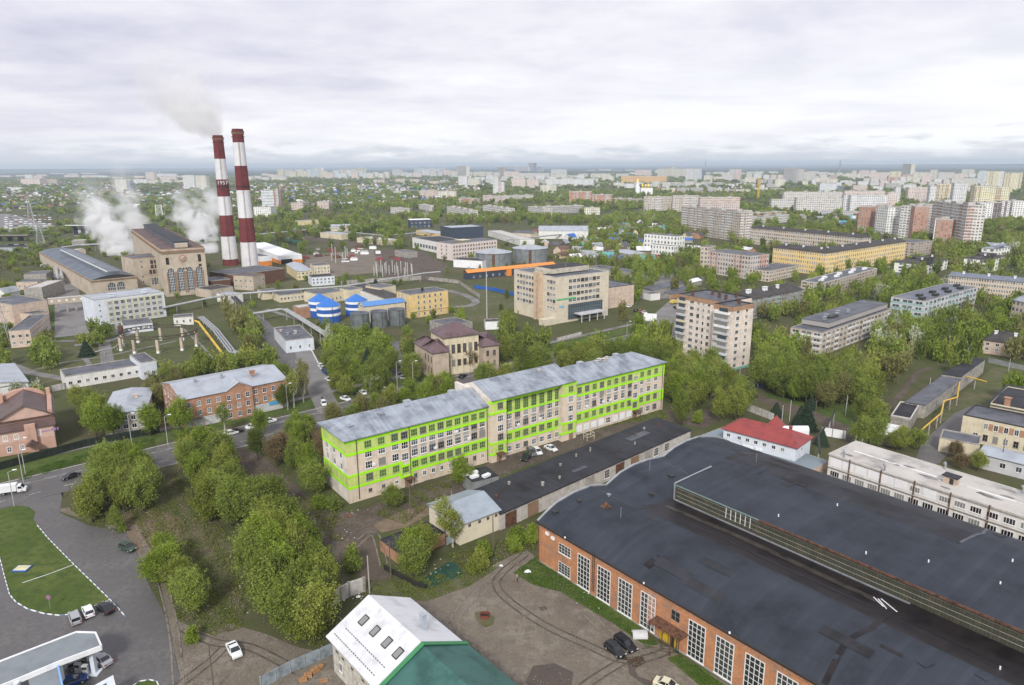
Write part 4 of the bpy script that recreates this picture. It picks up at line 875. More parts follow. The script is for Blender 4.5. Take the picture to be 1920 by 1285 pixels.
# ---------------------------------------------------------------- long building with white-washed roof
h = 9.0
Wl = Bld('works_block', 'long three-storey works building with stained white flat roof and pale panels', 'building', P(1555,851,h), P(1906,965,h), 13.5, h)
WLn = 78.0; Wl.L = WLn; FOOT[-1] = [Wl.world(-1,-1), Wl.world(WLn,-1), Wl.world(WLn,14.5), Wl.world(-1,14.5)]; lmk('the white-roofed works block', Wl, 20)
Wl.walls(M_WHITE)
Wl.flat(mat('whitewashed_felt', (.47,.45,.415), .85, .12, .12, dirt=(.30,.285,.27)), M_CONCL, .12, .25, .15)
MB().box(3,WLn-3,6.3,7.0,h+.01,h+.02).build('white_drainage_strip', mat('fresh_whitewash', (.66,.66,.65), .8, .15, .3, dirt=(.45,.44,.42)), Wl.root)
sp_ = mat('roof_stain', (.22,.21,.20), .9, .25, .3)
for i in range(16):
    x, y = random.uniform(3,70), random.uniform(1.5,12.5); a = random.uniform(.8,3); MB().prism([(x+a*math.cos(t)*random.uniform(.6,1.2), y+.35*a*math.sin(t)*random.uniform(.6,1.2)) for t in np.linspace(0,6.28,9)[:-1]], h+.006, h+.014+.001*i).build('roof_stain', sp_, Wl.root)
hs = MB().box(24.6,27.4,4.6,6.6,h+.01,h+1.7); o_ = hs.build('roof_hut', M_SIL, Wl.root); MB().box(24.3,27.7,4.3,6.9,h+1.7,h+1.9).build('hut_roof', M_TAR, o_); MB().box(26,26.8,4.54,4.6,h+.1,h+1.4).build('hut_door', M_DARK, o_)
for (x, y) in ((22,12.6),(38,12.4),(3.5,.6),(13.5,.4),(50,2.5)):
    MB().cyl((x,y,h),(x,y,h+1.3),.22,.22,8).cyl((x,y,h+1.3),(x-.3,y,h+1.8),.3,.35,8).build('roof_duct', M_STEEL, Wl.root)
for i in range(24):
    u = 1.9+3.15*i
    if u > WLn-2: break
    k = i % 1
    if i < 6 or i in (7, 14): Wl.box('white_panel', u-1.35, u+1.35, -.06, -.003, 6.1, 8.3, M_WPAINT)
    else: Wl.window('f', u, 6.3, 2.3, 1.5, 4, 1, fw=.13)
    Wl.window('f', u, 3.3, 2.4, 1.6, 4, 1, gm=GLASSES[2] if (i in (1,2,3,4,5) or random.random() < .3) else GLASSES[3], fw=.13)
    Wl.window('f', u, .9, 2.2, 1.2, 4, 1, fw=.12)
Wl.window('l', 4, 6.2, 1.6, 1.4, 2, 1); Wl.done()
for z in (5.7, 2.9): MB().cyl((0,-.35,z),(WLn,-.35,z),.1,n=6).build('wall_pipe', M_CONC, Wl.root)
for i in range(9): x = 5.5+7.6*i; MB().cyl((x,-.3,.2),(x,-.3,h+.3),.13,n=6).build('downpipe', M_RUST, Wl.root)
MB().box(0,WLn,-.16,-.004,8.45,8.6).build('string_course', M_CONC, Wl.root)
# ---------------------------------------------------------------- red-roofed building and its grey-roofed annex
An = Bld('annex', 'low annex with flat blue-grey roof between the red-roofed building and the hall', 'annex', P(1300,822,4.0), P(1500,893,4.0), 14.5, 4.0); lmk('the grey-roofed annex', An)
An.walls(M_SIL); An.flat(mat('blue_grey_membrane', (.20,.245,.27), .6, .08, .1), M_CONC, .08, .2)
h = 8.0
Rd = Bld('red_roofed_building', 'white two-storey building with red metal hip roof by the hall', 'building', P(1357,803,h), P(1493,839,h), 10.0, h); lmk('the red-roofed building', Rd)
Rd.walls(M_WHITE2); Rd.gable(M_REDR, M_WHITE2, 2.6, .6, hip=.85)
for i, x in enumerate((1.6,4.8,7.2,9.6,12,14.6,17)): Rd.window('f', x, 5.8, 1.1, 1.1, 2, 1)
for i in range(5): ac_unit(Rd, 'f', 6.6+1.0*i+(.6 if i > 2 else 0), 4.3)
Rd.window('r', 4, 5.6, .9, 1.3, 2, 1); Rd.done()
MB().box(5,20,1.2,1.3,h+.75,h+.85).build('snow_rail', M_DARK, Rd.root)
tw = MB(); tw.face([(9,7,9.2),(13,7,9.2),(11,9,12.2)]); tw.face([(13,7,9.2),(13,11,9.2),(11,9,12.2)]); tw.face([(13,11,9.2),(9,11,9.2),(11,9,12.2)]); tw.face([(9,11,9.2),(9,7,9.2),(11,9,12.2)]); tw.build('turret_roof', M_REDR, Rd.root)
vent(Rd, 16.5, 5.6, h+2.2, .7, .9, M_REDR, 'chimney')
q = P(1510,800,5); 
wv = MB(); n = 8
for k in range(n):
    a0, a1 = math.pi*k/n, math.pi*(k+1)/n
    wv.face([(0, -1.2*math.cos(a0), 2.6+1.2*math.sin(a0)), (8, -1.2*math.cos(a0), 2.6+1.2*math.sin(a0)), (8, -1.2*math.cos(a1), 2.6+1.2*math.sin(a1)), (0, -1.2*math.cos(a1), 2.6+1.2*math.sin(a1))][::-1])
wv.box(0, 8, -1.2, 1.2, 0, 2.6)
q = P(1466,792,5); o_ = wv.build('vaulted_pavilion', M_WPAINT, None, (q.x, q.y, 0), math.radians(62)); tag(o_, 'small white barrel-vaulted pavilion behind the red-roofed building', 'pavilion')
# ---------------------------------------------------------------- nine-storey block
h = 25.8
N9 = Bld('apartment_block', 'nine-storey buff brick apartment block with orange brick parapet', 'apartment block', P(1374,578,h), P(1413,571,h), 33, h); N9.L = 24; lmk('the nine-storey brick block', N9)
FOOT[-1] = [N9.world(-2,-1), N9.world(25,-1), N9.world(25,34), N9.world(-2,34)]
M_N9 = bricks(mat('pale_buff_brick', (.74,.65,.57), .9, .08, .3, streak=.12), .8, .3, .12)
N9.walls(M_N9, x1=13, y1=9.2); N9.walls(M_N9, x0=5, x1=24, y0=9.2, y1=33)
N9.flat(M_TARG, M_DARK, .5, .25, x1=13, y1=9.2, h=h); N9.flat(M_TARG, M_DARK, .5, .25, x0=5, x1=24, y0=9.2, y1=33, h=h)
pb = seams(mat('orange_brick_parapet', (.50,.31,.19), .9, .1), .7, 0, .5, .35, False)
pb2 = seams(mat('orange_brick_parapet_side', (.50,.31,.19), .9, .1), .7, 1, .5, .35, False)
MB().box(0,13,-.08,-.003,24.3,26.2).box(0,24,33.003,33.08,24.3,26.2).build('brick_parapet', pb, N9.root); MB().box(-.08,-.003,0,9.2,24.3,26.2).box(4.92,4.997,9.28,33,24.3,26.2).box(13.003,13.08,0,9.2,24.3,26.2).build('brick_parapet', pb2, N9.root)
for k in range(9):
    z = 1.2+2.75*k
    for u in (3.4, 8.9): N9.window('f', u, z, 1.9 if u < 5 else 1.5, 1.6, 3 if u < 5 else 2, 1)
def n9side(u, z, w_, x, c=3): 
    me, g_ = winmesh(w_*1.2, 1.6, c, 1, M_FRAME if random.random() < .75 else M_FRAMEG, random.choice(GLASSES))
    o = link('window', me, N9.root, (x, u, z), -math.pi/2); link('pane', g_, o)
for k in range(9):
    z = 1.2+2.75*k
    for u, w_, c in ((12.3,1.7,3),(15.6,1.2,2),(18.4,.8,1),(21.2,1.2,2),(24.6,1.7,3)): n9side(u, z, w_, 5, c)
bal = [M_WPAINT, M_LGREY, M_WHITE2, M_CREAM, M_LGREY]
for k in range(9):
    z = .9+2.75*k
    for (x, y0, y1) in ((-1.1, 1.2, 7.8), (3.9, 27.5, 32.2)):
        xx = x+1.1
        o_ = MB().box(x, xx-.003, y0, y1, z-.1, z+.05).box(x, x+.08, y0, y1, z+.05, z+1.0).box(x+.08, xx-.003, y0, y0+.08, z+.05, z+1.0).box(x+.08, xx-.003, y1-.08, y1, z+.05, z+1.0).build('balcony', random.choice(bal), N9.root)
        if True: MB().box(x+.02, x+.06, y0+.1, (y0+y1)/2+1 if random.random() < .3 else y1-.1, z+1.0, z+2.5).build('balcony_glazing', random.choice(GLASSES[1:3]), o_)
MB().box(-.1,13.1,-.1,-.003,0,.9).box(-.1,-.003,-.003,9.2,0,.9).build('turquoise_plinth', mat('turquoise_paint', (.17,.42,.35), .8, .1), N9.root)
for (x, y) in ((9,4),(12,13),(14,18),(9,28),(17,24),(20,14)): vent(N9, x, y, h, .9, 2.0, M_RUST)
# ---------------------------------------------------------------- the pale office tower with left stair shaft
h = 24.0
Of = Bld('office_tower', 'pale beige six-storey office building with glazed entrance and streaked roof parapet', 'office building', P(1043,522,h), P(1142,510,h), 37, h); lmk('the pale office building', Of)
cw = mat('office_panel', (.62,.55,.43), .9, .06, .2, streak=.2)
t_ = cw.node_tree
Of.walls(cw); Of.flat(M_TARG, M_CONCL, .5, .3)
pj = MB()
for z in (6.6,10.0,13.4,16.8,20.2): pj.box(.01,Of.L-.01,-.03,-.003,z,z+.07).box(-.03,-.003,.01,36.9,z,z+.07)
pj.build('panel_joint', M_CONC, Of.root)
for j in range(4):
    z = 10.6+3.35*j
    for i in range(8): Of.window('f', 9.6+2.75*i, z, 2.45, 1.9, 3, 2, fm=M_FRAME if random.random() < .7 else M_FRAMEG)
for j in range(5):
    z = 7.6+3.3*j
    for i in range(3): Of.window('l', Of.D-1.6-2.4*i, z, 2.1, 1.7 if j else 1.0, 3, 2, fm=M_FRAME if random.random() < .6 else M_FRAMEG)
    for i in range(6): Of.window('l', Of.D-19.5-2.7*i, z, 2.2, 1.7, 3, 2, fm=M_FRAME if random.random() < .6 else M_FRAMEG)
Of.done()
sh = MB().box(-1.6,-.003,11.2,13.2,0,25.6).box(-1.6,-.003,15.2,17.2,0,25.6); sh.build('stair_shaft', mat('tan_brick_shaft', (.56,.42,.30), .9, .1), Of.root)
Of.box('curtain_wall', 8.2, 32.2, -.25, -.003, 1.4, 9.4, GLASSES[1])
cwm = MB()
for i in range(17): cwm.box(8.2+1.5*i-.05, 8.2+1.5*i+.05, -.32, -.25, 1.4, 9.4)
for z in (1.4,4.0,6.8,9.3): cwm.box(8.2,32.2,-.31,-.25,z-.06,z+.06)
cwm.build('curtain_wall_mullion', mat('greenish_mullion', (.16,.22,.22), .5, .1), Of.root)
cp_ = MB().box(12,30,-6,-.35,4.0,4.5)
for x in (13,18.5,24,29): cp_.box(x-.2,x+.2,-5.7,-5.3,0,4.0)
cp_.build('entrance_canopy', M_LGREY, Of.root)
Of.box('green_sign_board', .2, 13.4, -.2, -.03, 12.2, 13.0, mat('green_sign', (.10,.45,.20), .5, .05)); Of.box('blue_sign_board', 2.2, 5.4, -.12, -.03, 8.1, 9.3, mat('blue_sign', (.22,.42,.60), .5, .05))
MB().box(5,31,10,24,h+.5,h+3.1).box(1.5,6,12,20,h+.5,h+2.6).build('plant_room', mat('streaked_concrete', (.50,.46,.38), .9, .15, .3, streak=.8), Of.root); MB().box(5.2,30.8,10.2,23.8,h+3.1,h+3.2).build('plant_room_roof', M_TAR, Of.root)
for (x, y) in ((3,30),(16,12),(33,6)): MB().cyl((x,y,h),(x,y,h+5.5),.09,n=6).build('antenna', M_STEEL, Of.root)
MB().box(-8,-.1,-.5,4,0,3.2).build('side_porch', cw, Of.root)
Ob = Bld('rear_wing', 'flat roofed wing with orange brick end behind the pale office building', 'building', P(1140,521,18), P(1190,515,18), 26, 12); Ob.walls(M_SIL); Ob.flat(M_TARG, M_DARK, .3, .3)
# ---------------------------------------------------------------- middle distance
def K(name, label, cat, a, b, back, h=None, base=None, wall=None, roof='flat', rm=None, rise=2.0, hip=0.0, fl=0, n=0, win=False, W=1.4, Hh=1.5, sides='fr', group=None, oh=.4, ln=None, lm=None, z0=1.2, cols=2, vents=0, trim=None, chim=0):
    if h is None: h = height(a[0], base, a[1])
    A, B = P(*a, h), P(*b, h); o = Bld(name, label, cat, A, B, 10, h, group)
    if isinstance(back, tuple):
        q = P(*back, h); o.D = max(4, o.local(q)[1])
    else: o.D = back
    if ln: o.L = ln
    FOOT[-1] = [o.world(-1,-1), o.world(o.L+1,-1), o.world(o.L+1,o.D+1), o.world(-1,o.D+1)]
    KEEP.append((min(a[0], b[0])-2, min(a[1], b[1]), max(a[0], b[0])+2, proj(A.x, A.y, h*.35)[1], A.length))
    o.walls(wall or M_BEIGE, bays=0 if win else n, floors=0 if win else fl)
    if roof == 'flat': o.flat(rm or M_TARG, trim or M_CONC, .35, .35)
    elif roof == 'gable': o.gable(rm or M_ASB, wall or M_BEIGE, rise, oh, hip=hip)
    elif roof == 'gabley': o.gable(rm or M_ASB, wall or M_BEIGE, rise, oh, hip=hip, along='y')
    if win and n:
        dz = (h-z0-.4)/fl
        for s in sides:
            nn_ = n if s == 'f' else max(1, round(n*o.D/o.L))
            o.grid(s, nn_, fl, z0+.3, dz, W, min(Hh, dz*.62), cols=cols)
        o.done()
    for i in range(vents): vent(o, random.uniform(.1,.9)*o.L, o.D*random.uniform(.3,.7), h+(rise*.6 if roof != 'flat' else 0), random.uniform(.7,1.2), random.uniform(.6,1.3), random.choice([M_CONCL, M_STEEL, M_SIL]))
    for i in range(chim): vent(o, (i+.5)/chim*o.L, o.D*.35, h+rise*.55, 1.1, 1.5, M_WPAINT, 'chimney')
    if lm: lmk(lm, o)
    return o
F5 = [facade('facade_buff_panels', (0.525,0.451,0.366), balc=(.78,.78,.77)), facade('facade_grey_panels', (0.451,0.427,0.403), balc=(.50,.50,.50)), facade('facade_white_panels', (0.732,0.732,0.732), balc=(.62,.62,.63)),
      facade('facade_beige_blocks', (0.61,0.512,0.403)), facade('facade_pinkish_panels', (0.671,0.525,0.451), balc=(.6,.55,.5)), facade('facade_cream_panels', (0.756,0.671,0.512), balc=(.66,.62,.5)),
      facade('facade_dirty_brick', (0.464,0.378,0.305)), facade('facade_yellow_render', (0.8,0.598,0.268), a=.32), facade('facade_orange_brick', (0.512,0.232,0.134), balc=(.62,.58,.53), alt=(.60,.56,.52)),
      facade('facade_whitewashed', (0.8,0.8,0.756), a=.3), facade('facade_light_blue', (0.634,0.708,0.8), balc=(.62,.65,.7)), facade('facade_stripe_dark', (0.8,0.793,0.781), alt=(.13,.09,.09), a=.28)]
FBU, FGR, FWH, FBE, FPI, FCR, FDB, FYE, FOR, FWW, FBL, FST = F5
# --- left of the avenue
o = K('brick_building', 'orange brick three-storey building with pale metal roof and central gable across the avenue', 'building', (341,750), (537,711), (334,713), base=806, wall=M_BRICK2, roof='gable', rm=M_ZINCL, rise=2.6, lm='the brick building with a central gable')
L = o.L; hh = o.h
for j in range(3):
    z = .9+(hh-1)/3*j
    for i in range(11):
        u = L*(i+.6)/11.2
        if L*.42 < u < L*.62 and j == 2: u += .01
        o.window('f', u, z, 1.25, 1.7, 2, 2, y=(.9 if L*.40 < u < L*.64 else 0))
    for u in (3, 7, 10): o.window('r', u, z, 1.2, 1.6, 2, 1); o.window('l', u, z, 1.2, 1.6, 2, 1)
o.done()
MB().box(L*.40, L*.64, -.9, -.003, 0, hh).build('central_bay', M_BRICK2, o.root)
gb = MB(); xm = L*.52; gb.face([(L*.40,-.9,hh),(L*.64,-.9,hh),(xm,-.9,hh+2.3)]); gb.build('gable_wall', M_BRICK2, o.root)
gb = MB(); gb.face([(L*.38,-1.2,hh-.1),(xm,-1.2,hh+2.5),(xm,5,hh+2.5),(L*.42,1,hh+.4)]); gb.face([(L*.66,-1.2,hh-.1),(L*.62,1,hh+.4),(xm,5,hh+2.5),(xm,-1.2,hh+2.5)]); gb.build('bay_roof', M_ZINCL, o.root)
MB().box(0,L,-.05,-.002,0,3.0).build('grey_ground_storey', M_LGREY, o.root)
MB().box(L*.80,L*.90,-.25,-.06,1.9,3.3).build('blue_sign_board', mat('sky_blue_sign', (.10,.36,.62), .5, .08, 2), o.root); MB().box(L*.80,L*.90,-.24,-.06,3.32,3.8).build('yellow_sign_board', mat('ochre_sign', (.62,.36,.06), .5, .08), o.root)
vent(o, L*.72, 5.5, hh+2.2, 1.4, 1.2, M_BRICK2, 'chimney'); vent(o, L*.45, 8.6, hh+1.8, .7, 1.5, M_STEEL); vent(o, L*.2, 8.8, hh+1.8, .7, 1.3, M_STEEL)
pc = MB()
for k in range(6):
    a0, a1 = math.pi*k/6, math.pi*(k+1)/6; pc.face([(L*.10+2*math.cos(a),-2.6,2.9+1.2*math.sin(a)) for a in (a0,a1)]+[(L*.10+2*math.cos(a),-.1,2.9+1.2*math.sin(a)) for a in (a1,a0)])
pc.box(L*.10-2,L*.10-1.7,-2.6,-2.3,0,2.9).box(L*.10+1.7,L*.10+2,-2.6,-2.3,0,2.9).build('arched_porch', M_STONED, o.root)
o = K('house', 'two-storey house with pale grey metal roof behind bright green trees', 'house', (192,777), (272,768), (186,738), h=7.0, wall=M_GREYP, roof='gabley', rm=M_ZINCL, rise=1.7, hip=.5, fl=2, n=5, win=True, sides='fr', vents=1, lm='the house with the pale grey roof')
o = K('salmon_building', 'salmon two-storey building with large brown metal tile roofs beside the avenue', 'building', (-14,814), (99,795), 5, h=7.2, wall=M_SALMON, roof='gable', rm=M_BROWNR, rise=1.3, oh=.7, lm='the salmon building')
for u, z in ((5,.9),(9.8,.9),(4.2,4.4),(8.3,4.4),(13.2,4.5),(14.6,4.5),(17,4.5)): o.window('f', o.L*u/23, z, 1.2, 1.7, 2, 2, fw=.16)
o.done(); L = o.L
o.walls(M_SALMON, y0=5, y1=24, h=8.8, name='rear_block'); o.gable(M_BROWNR, M_SALMON2, 4.0, .8, x0=1, x1=L, y0=5, y1=24, h=8.8, along='y')
MB().box(0,L,-.04,-.002,3.6,7.1).build('upper_storey_paint', M_SALMON2, o.root)
MB().box(L*.52,L*.70,-.9,-.003,0,8.4).build('projecting_bay', M_SALMON, o.root)
b = MB(); b.face([(L*.52-.3,-3.2,2.6),(L*.61,-3.2,3.9),(L*.61,-.9,3.9),(L*.52-.3,-.9,2.6)]); b.face([(L*.70+.3,-3.2,2.6),(L*.70+.3,-.9,2.6),(L*.61,-.9,3.9),(L*.61,-3.2,3.9)]); b.face([(L*.52-.3,-3.2,2.6),(L*.70+.3,-3.2,2.6),(L*.61,-3.2,3.9)]); b.build('entrance_porch', M_BROWNR, o.root)
b = MB()
for k in range(8):
    a0, a1 = math.pi*k/8, math.pi*(k+1)/8; b.face([(L*.5+6*math.cos(a),23.5,9.5+3.4*math.sin(a)) for a in (a0,a1)]+[(L*.5,23.5,9.5)]); b.face([(L*.5+6*math.cos(a),25,9.5+3.4*math.sin(a)) for a in (a1,a0)]+[(L*.5+6*math.cos(a),23.5,9.5+3.4*math.sin(a)) for a in (a0,a1)])
b.build('arched_gable', M_SALMON, o.root)
MB().box(L-.9,L+.25,5,24,8.8,10.2).build('parapet', M_SALMON, o.root); MB().box(1.2,2.2,22.5,24,9,12.5).build('corner_turret', M_SALMON, o.root); MB().box(L-1,L+.1,22.4,23.9,10.21,12.2).build('corner_turret', M_SALMON, o.root)
# lettering on the right of the salmon front: violet blurred strokes
M_VIO = mat('violet_lettering', (.30,.19,.40), .6, 0); b = MB()
for i, (x_, w_, h_) in enumerate(((.0,.22,.42),(.32,.3,.42),(.72,.25,.42),(1.05,.3,.42),(1.45,.25,.42),(1.8,.28,.42),(2.4,.45,.75),(3.1,.45,.8),(3.8,.4,.8))): b.box(L*.79+x_,L*.79+x_+w_,-.08,-.045,5.2,5.2+h_)
b.build('violet_sign_marks', M_VIO, o.root)
K('metal_roofed_hall', 'white and red hall with grey metal gable roof at the left edge', 'hall', (-60,735), (52,716), (66,676), h=6.5, wall=M_WHITE, roof='gabley', rm=M_ZINCL, rise=1.5, lm='the grey-roofed hall at the left edge')
o = K('long_white_building', 'long low white building with black felt roof behind the brick building trees', 'building', (122,708), (263,685), (204,680), h=4.6, wall=M_WHITE, rm=M_TARG, fl=1, n=9, win=True, W=1.3, Hh=1.3, lm='the long low white building')
K('white_annex', 'white box-like annex at the right end of the long low white building', 'annex', (263,682), (293,677), (259,664), h=6.6, wall=M_WHITE2, rm=M_TARG, fl=1, n=2, win=True)
# --- power station
o = K('admin_building', 'light blue four-storey building with yellow framed window strips before the power station', 'office building', (175,564), (307,548), (172,552), base=612, wall=M_WHITE2, rm=M_ZINCL, lm='the light blue admin building')
L, hh = o.L, o.h; yf = mat('pale_yellow_trim', (.62,.58,.30), .7, .05)
dz = (hh-1.5)/4
for i in range(9):
    u = L*(.17+.8*i/9)+1.5
    MB().box(u-1.6,u+1.6,-.05,-.003,.7,hh-.9).box(u-1.3,u+1.3,-.09,-.05,1.0,hh-1.2,m=1).build('window_strip', [yf, M_LGREY], o.root)
    for j in range(4): o.window('f', u, 1.3+dz*j, 2.1, dz*.6, 3, 2, y=.09)
for j in range(4): o.window('f', L*.07, 1.3+dz*j, .9, .9, 1, 1)
o.done(); vent(o, L*.28, 4, hh+.4, 1.8, 1.3, M_WHITE2); vent(o, L*.75, 4, hh+.4, 1.8, 1.3, M_WHITE2)
o = K('boiler_house', 'tall tan power station block with arched window bays and round emblem', 'power station', (301,469), (383,464), (253,430), base=557, wall=M_STONE, rm=mat('rusty_brown_felt', (.13,.085,.08), .8, .25, .1, dirt=(.07,.06,.065)), trim=M_STONED, lm='the tall tan boiler house')
L, hh, D = o.L, o.h, o.D
def arch(u, z, w_, h_, nm='window'):
    b = MB(); n = 8; r_ = w_/2
    pts = [(u-r_, z), (u+r_, z), (u+r_, z+h_-r_)]+[(u+r_*math.cos(a), z+h_-r_+r_*math.sin(a)) for a in np.linspace(0, math.pi, n+1)[1:-1]]+[(u-r_, z+h_-r_)]
    b.face([(p[0], -.03, p[1]) for p in pts], 0)
    for k in range(1, 4): b.box(u-r_+w_*k/4-.08, u-r_+w_*k/4+.08, -.1, -.03, z, z+h_-r_*.4, m=1)
    for k in range(1, int(h_/1.7)): b.box(u-r_, u+r_, -.09, -.03, z+1.7*k-.07, z+1.7*k+.07, m=1)
    return b.build(nm, [GLASSES[1], M_FRAME], o.root)
for i in range(4):
    u = L*(.17+.215*i); 
    MB().prism([(u-2.5,-.35),(u-1.9,-.35),(u-1.9,-.003),(u-2.5,-.003)], 2, hh*.52).prism([(u+1.9,-.35),(u+2.5,-.35),(u+2.5,-.003),(u+1.9,-.003)], 2, hh*.52).build('pilaster', M_STONED, o.root)
    arch(u, 3, 3.4, hh*.50)
for u, z, w_, h_ in ((.12,.68,1.9,hh*.15),(.86,.70,1.9,hh*.16),(.86,.60,1.7,1.6),(.47,.55,1.0,1.4),(.53,.55,1.0,1.4),(.87,.53,1.4,1.3),(.13,.53,1.4,1.3)): o.window('f', L*u, hh*z, w_, h_, 2, 2 if h_ > 2 else 1, fm=M_STONED, gm=GLASSES[3], sill=False)
em = MB().cyl((L*.47,-.35,hh*.80),(L*.47,-.003,hh*.80),2.2,n=24); em.build('round_emblem', mat('emblem_rust', (.42,.22,.12), .8, .1), o.root); MB().cyl((L*.47,-.40,hh*.80),(L*.47,-.36,hh*.80),1.5,n=24).bar((L*.47-1.2,-.5,hh*.80-.8),(L*.47+1.4,-.5,hh*.80+.9),.7,0,.1).build('emblem_disc', M_STONE, o.root)
cr_ = MB()
for i in range(26): u = L*(i+.5)/26; cr_.box(u-.45,u+.45,-.5,-.003,hh-2.6,hh-1.4)
cr_.box(-.4,L+.4,-.6,-.003,hh-1.4,hh-.9); 
for i in range(60): y = D*(i+.5)/60; cr_.box(-.5,-.003,y-.45,y+.45,hh-2.6,hh-1.4)
cr_.box(-.6,-.003,0,D,hh-1.4,hh-.9); cr_.build('corbel_frieze', M_STONED, o.root)
o.walls(M_TARG, x0=L*.36, x1=L*.70, y0=8, y1=D*.98, z0=hh, h=hh+3.6, name='roof_lantern'); MB().box(L*.35,L*.71,7.6,D*.99,hh+3.6,hh+3.9).build('lantern_roof', M_TAR, o.root); MB().box(L*.36,L*.64,3,7.5,hh+.4,hh+3).build('roof_house', M_STONE, o.root)
o2 = K('station_wing', 'tan eight-window wing joining the boiler house and the turbine hall', 'building', (248,486), (304,481), 22, base=548, wall=M_STONE, rm=M_TARG, trim=M_STONED, lm='the tan station wing')
L, hh = o2.L, o2.h
for u in (.62,.75): 
    for z in (.80,.66): o2.window('f', L*u, hh*z, 1.9, 2.6, 2, 2, fm=M_STONED, gm=GLASSES[3], sill=False)
for u in (.55,.67,.79,.91): o2.window('f', L*u, hh*.50, 1.8, 2.8, 2, 2, fm=M_STONED, gm=GLASSES[3], sill=False)
for z in (.25,.4,.55,.7,.85): o2.window('f', L*.27, hh*z, 1.1, 1.7, 2, 1)
for i in range(5): o2.window('f', L*(.58+.09*i), hh*.16, 1.6, hh*.22, 2, 4)
o2.done()
o = K('turbine_hall', 'long tan turbine hall with bluish barrel roof left of the boiler house', 'hall', (171,526), (256,518), (149,467), base=560, wall=M_STONE, rm=None, roof=None, lm='the turbine hall')
L, hh, D = o.L, o.h, o.D
b = MB(); NP = 10
for k in range(NP):
    def ar(t): return (L*t, hh+2.4*math.sin(math.pi*t))
    (xa, za), (xb, zb) = ar(k/NP), ar((k+1)/NP)
    for s in range(8): b.face([(xa,D*s/8,za),(xb,D*s/8,zb),(xb,D*(s+1)/8-.6,zb),(xa,D*(s+1)/8-.6,za)], 0); b.face([(xa,D*(s+1)/8-.6,za),(xb,D*(s+1)/8-.6,zb),(xb,D*(s+1)/8,zb),(xa,D*(s+1)/8,za)], 1)
b.face([(L*k/NP, 0, hh+2.4*math.sin(math.pi*k/NP)) for k in range(NP+1)][::-1]+[], 1)
b.build('roof', [mat('bluish_membrane', (.10,.12,.15), .5, .15, .08), M_DARK], o.root)
b = MB().box(L*.38,L*.66,2,D*.8,hh+2,hh+4.2); b.build('roof_monitor', mat('grey_membrane', (.15,.17,.20), .5, .15, .1), o.root); MB().box(L*.37,L*.385,2,D*.8,hh+4.0,hh+4.5).build('monitor_edge', M_WPAINT, o.root)
MB().box(-.3,L+.3,-.5,-.003,hh-1.0,hh-.3).box(-.4,-.003,0,D,hh-1,hh-.2).build('cornice', M_STONED, o.root)
def arch2(bl, u, z, w_, h_):
    global o
    o = bl; arch(u, z, w_, h_)
arch2(o, L*.42, hh*.35, 4.2, hh*.42); arch2(o, L*.62, hh*.35, 4.2, hh*.42)
K('pump_house', 'tan gable-topped pump house with arched doorway at the foot of the striped chimneys', 'building', (437,517), (474,519), 12, base=543, wall=M_STONE, rm=M_TARG, trim=M_STONED, fl=2, n=4, win=True, W=1.2, lm='the tan pump house')
K('conveyor_house', 'dark sloping-roofed conveyor hall right of the boiler house', 'building', (392,510), (440,517), 40, h=9, wall=M_RUST, rm=M_TARG)
K('ash_house', 'dark low house with felt roof right of the boiler house', 'building', (395,545), (437,538), 16, h=5, wall=M_STONE, rm=M_ASB, fl=1, n=6, win=True, W=1)
K('brick_outbuilding', 'buff two-storey outbuilding with stepped flat roofs, nearest at the left works road', 'building', (16,622), (56,619), (24,594), base=653, wall=M_SIL, rm=M_TARG, fl=2, n=3, win=True, lm='the buff outbuilding on the left')
K('brick_outbuilding', 'buff outbuilding with double windows behind the nearest outbuilding on the left works road', 'building', (60,590), (90,584), 22, base=612, wall=M_SIL, rm=M_TARG, fl=2, n=3, win=True, W=1.8)
K('brick_outbuilding', 'wide buff outbuilding with barrel roof left of the works road', 'building', (22,573), (88,563), (28,555), h=11, wall=M_SIL, rm=M_TARG)
K('brick_outbuilding', 'small grey-roofed outbuilding farthest along the left works road', 'building', (44,541), (78,540), 30, h=8, wall=M_CONC, rm=M_CONCL)
a_, b_ = P(89,561,8.5), P(172,554,8.5); t_ = thing('covered_gallery', 'enclosed tan gallery bridging the works road toward the light blue building', 'gallery', (a_.x, a_.y), math.atan2((b_-a_).y, (b_-a_).x)); L_ = (b_-a_).length
MB().box(0,L_,0,3,5.2,8.4).build('wall', M_STONE, t_); MB().box(-.1,L_+.1,-.1,3.1,8.4,8.6).build('roof', M_CONCL, t_); [MB().box(L_*k/5-.4,L_*k/5+.4,.2,2.8,0,5.2).build('pier', M_CONC, t_) for k in range(1, 5)]; [MB().cyl((L_*(k+.5)/6,-.06,7),(L_*(k+.5)/6,-.003,7),.7,n=12).build('round_window', M_FRAME, t_) for k in range(6)]
K('substation', 'low dark substation with felt roof in front of the light blue building', 'building', (231,612), (286,606), (236,600), h=4, wall=M_WHITE2, rm=M_TARG, fl=1, n=6, win=True, W=1)
K('small_white_building', 'small white one-storey hut right of the light blue building', 'building', (325,597), (362,594), 9, h=4.2, wall=M_WHITE, rm=M_TARG, fl=1, n=3, win=True, W=.9)
K('white_flat_building', 'white building with black flat roof beside the side street', 'building', (535,640), (588,634), (515,615), h=5.5, wall=M_WHITE2, rm=M_TARG, fl=1, n=3, win=True, W=.9, vents=4, lm='the white flat building on the side street')
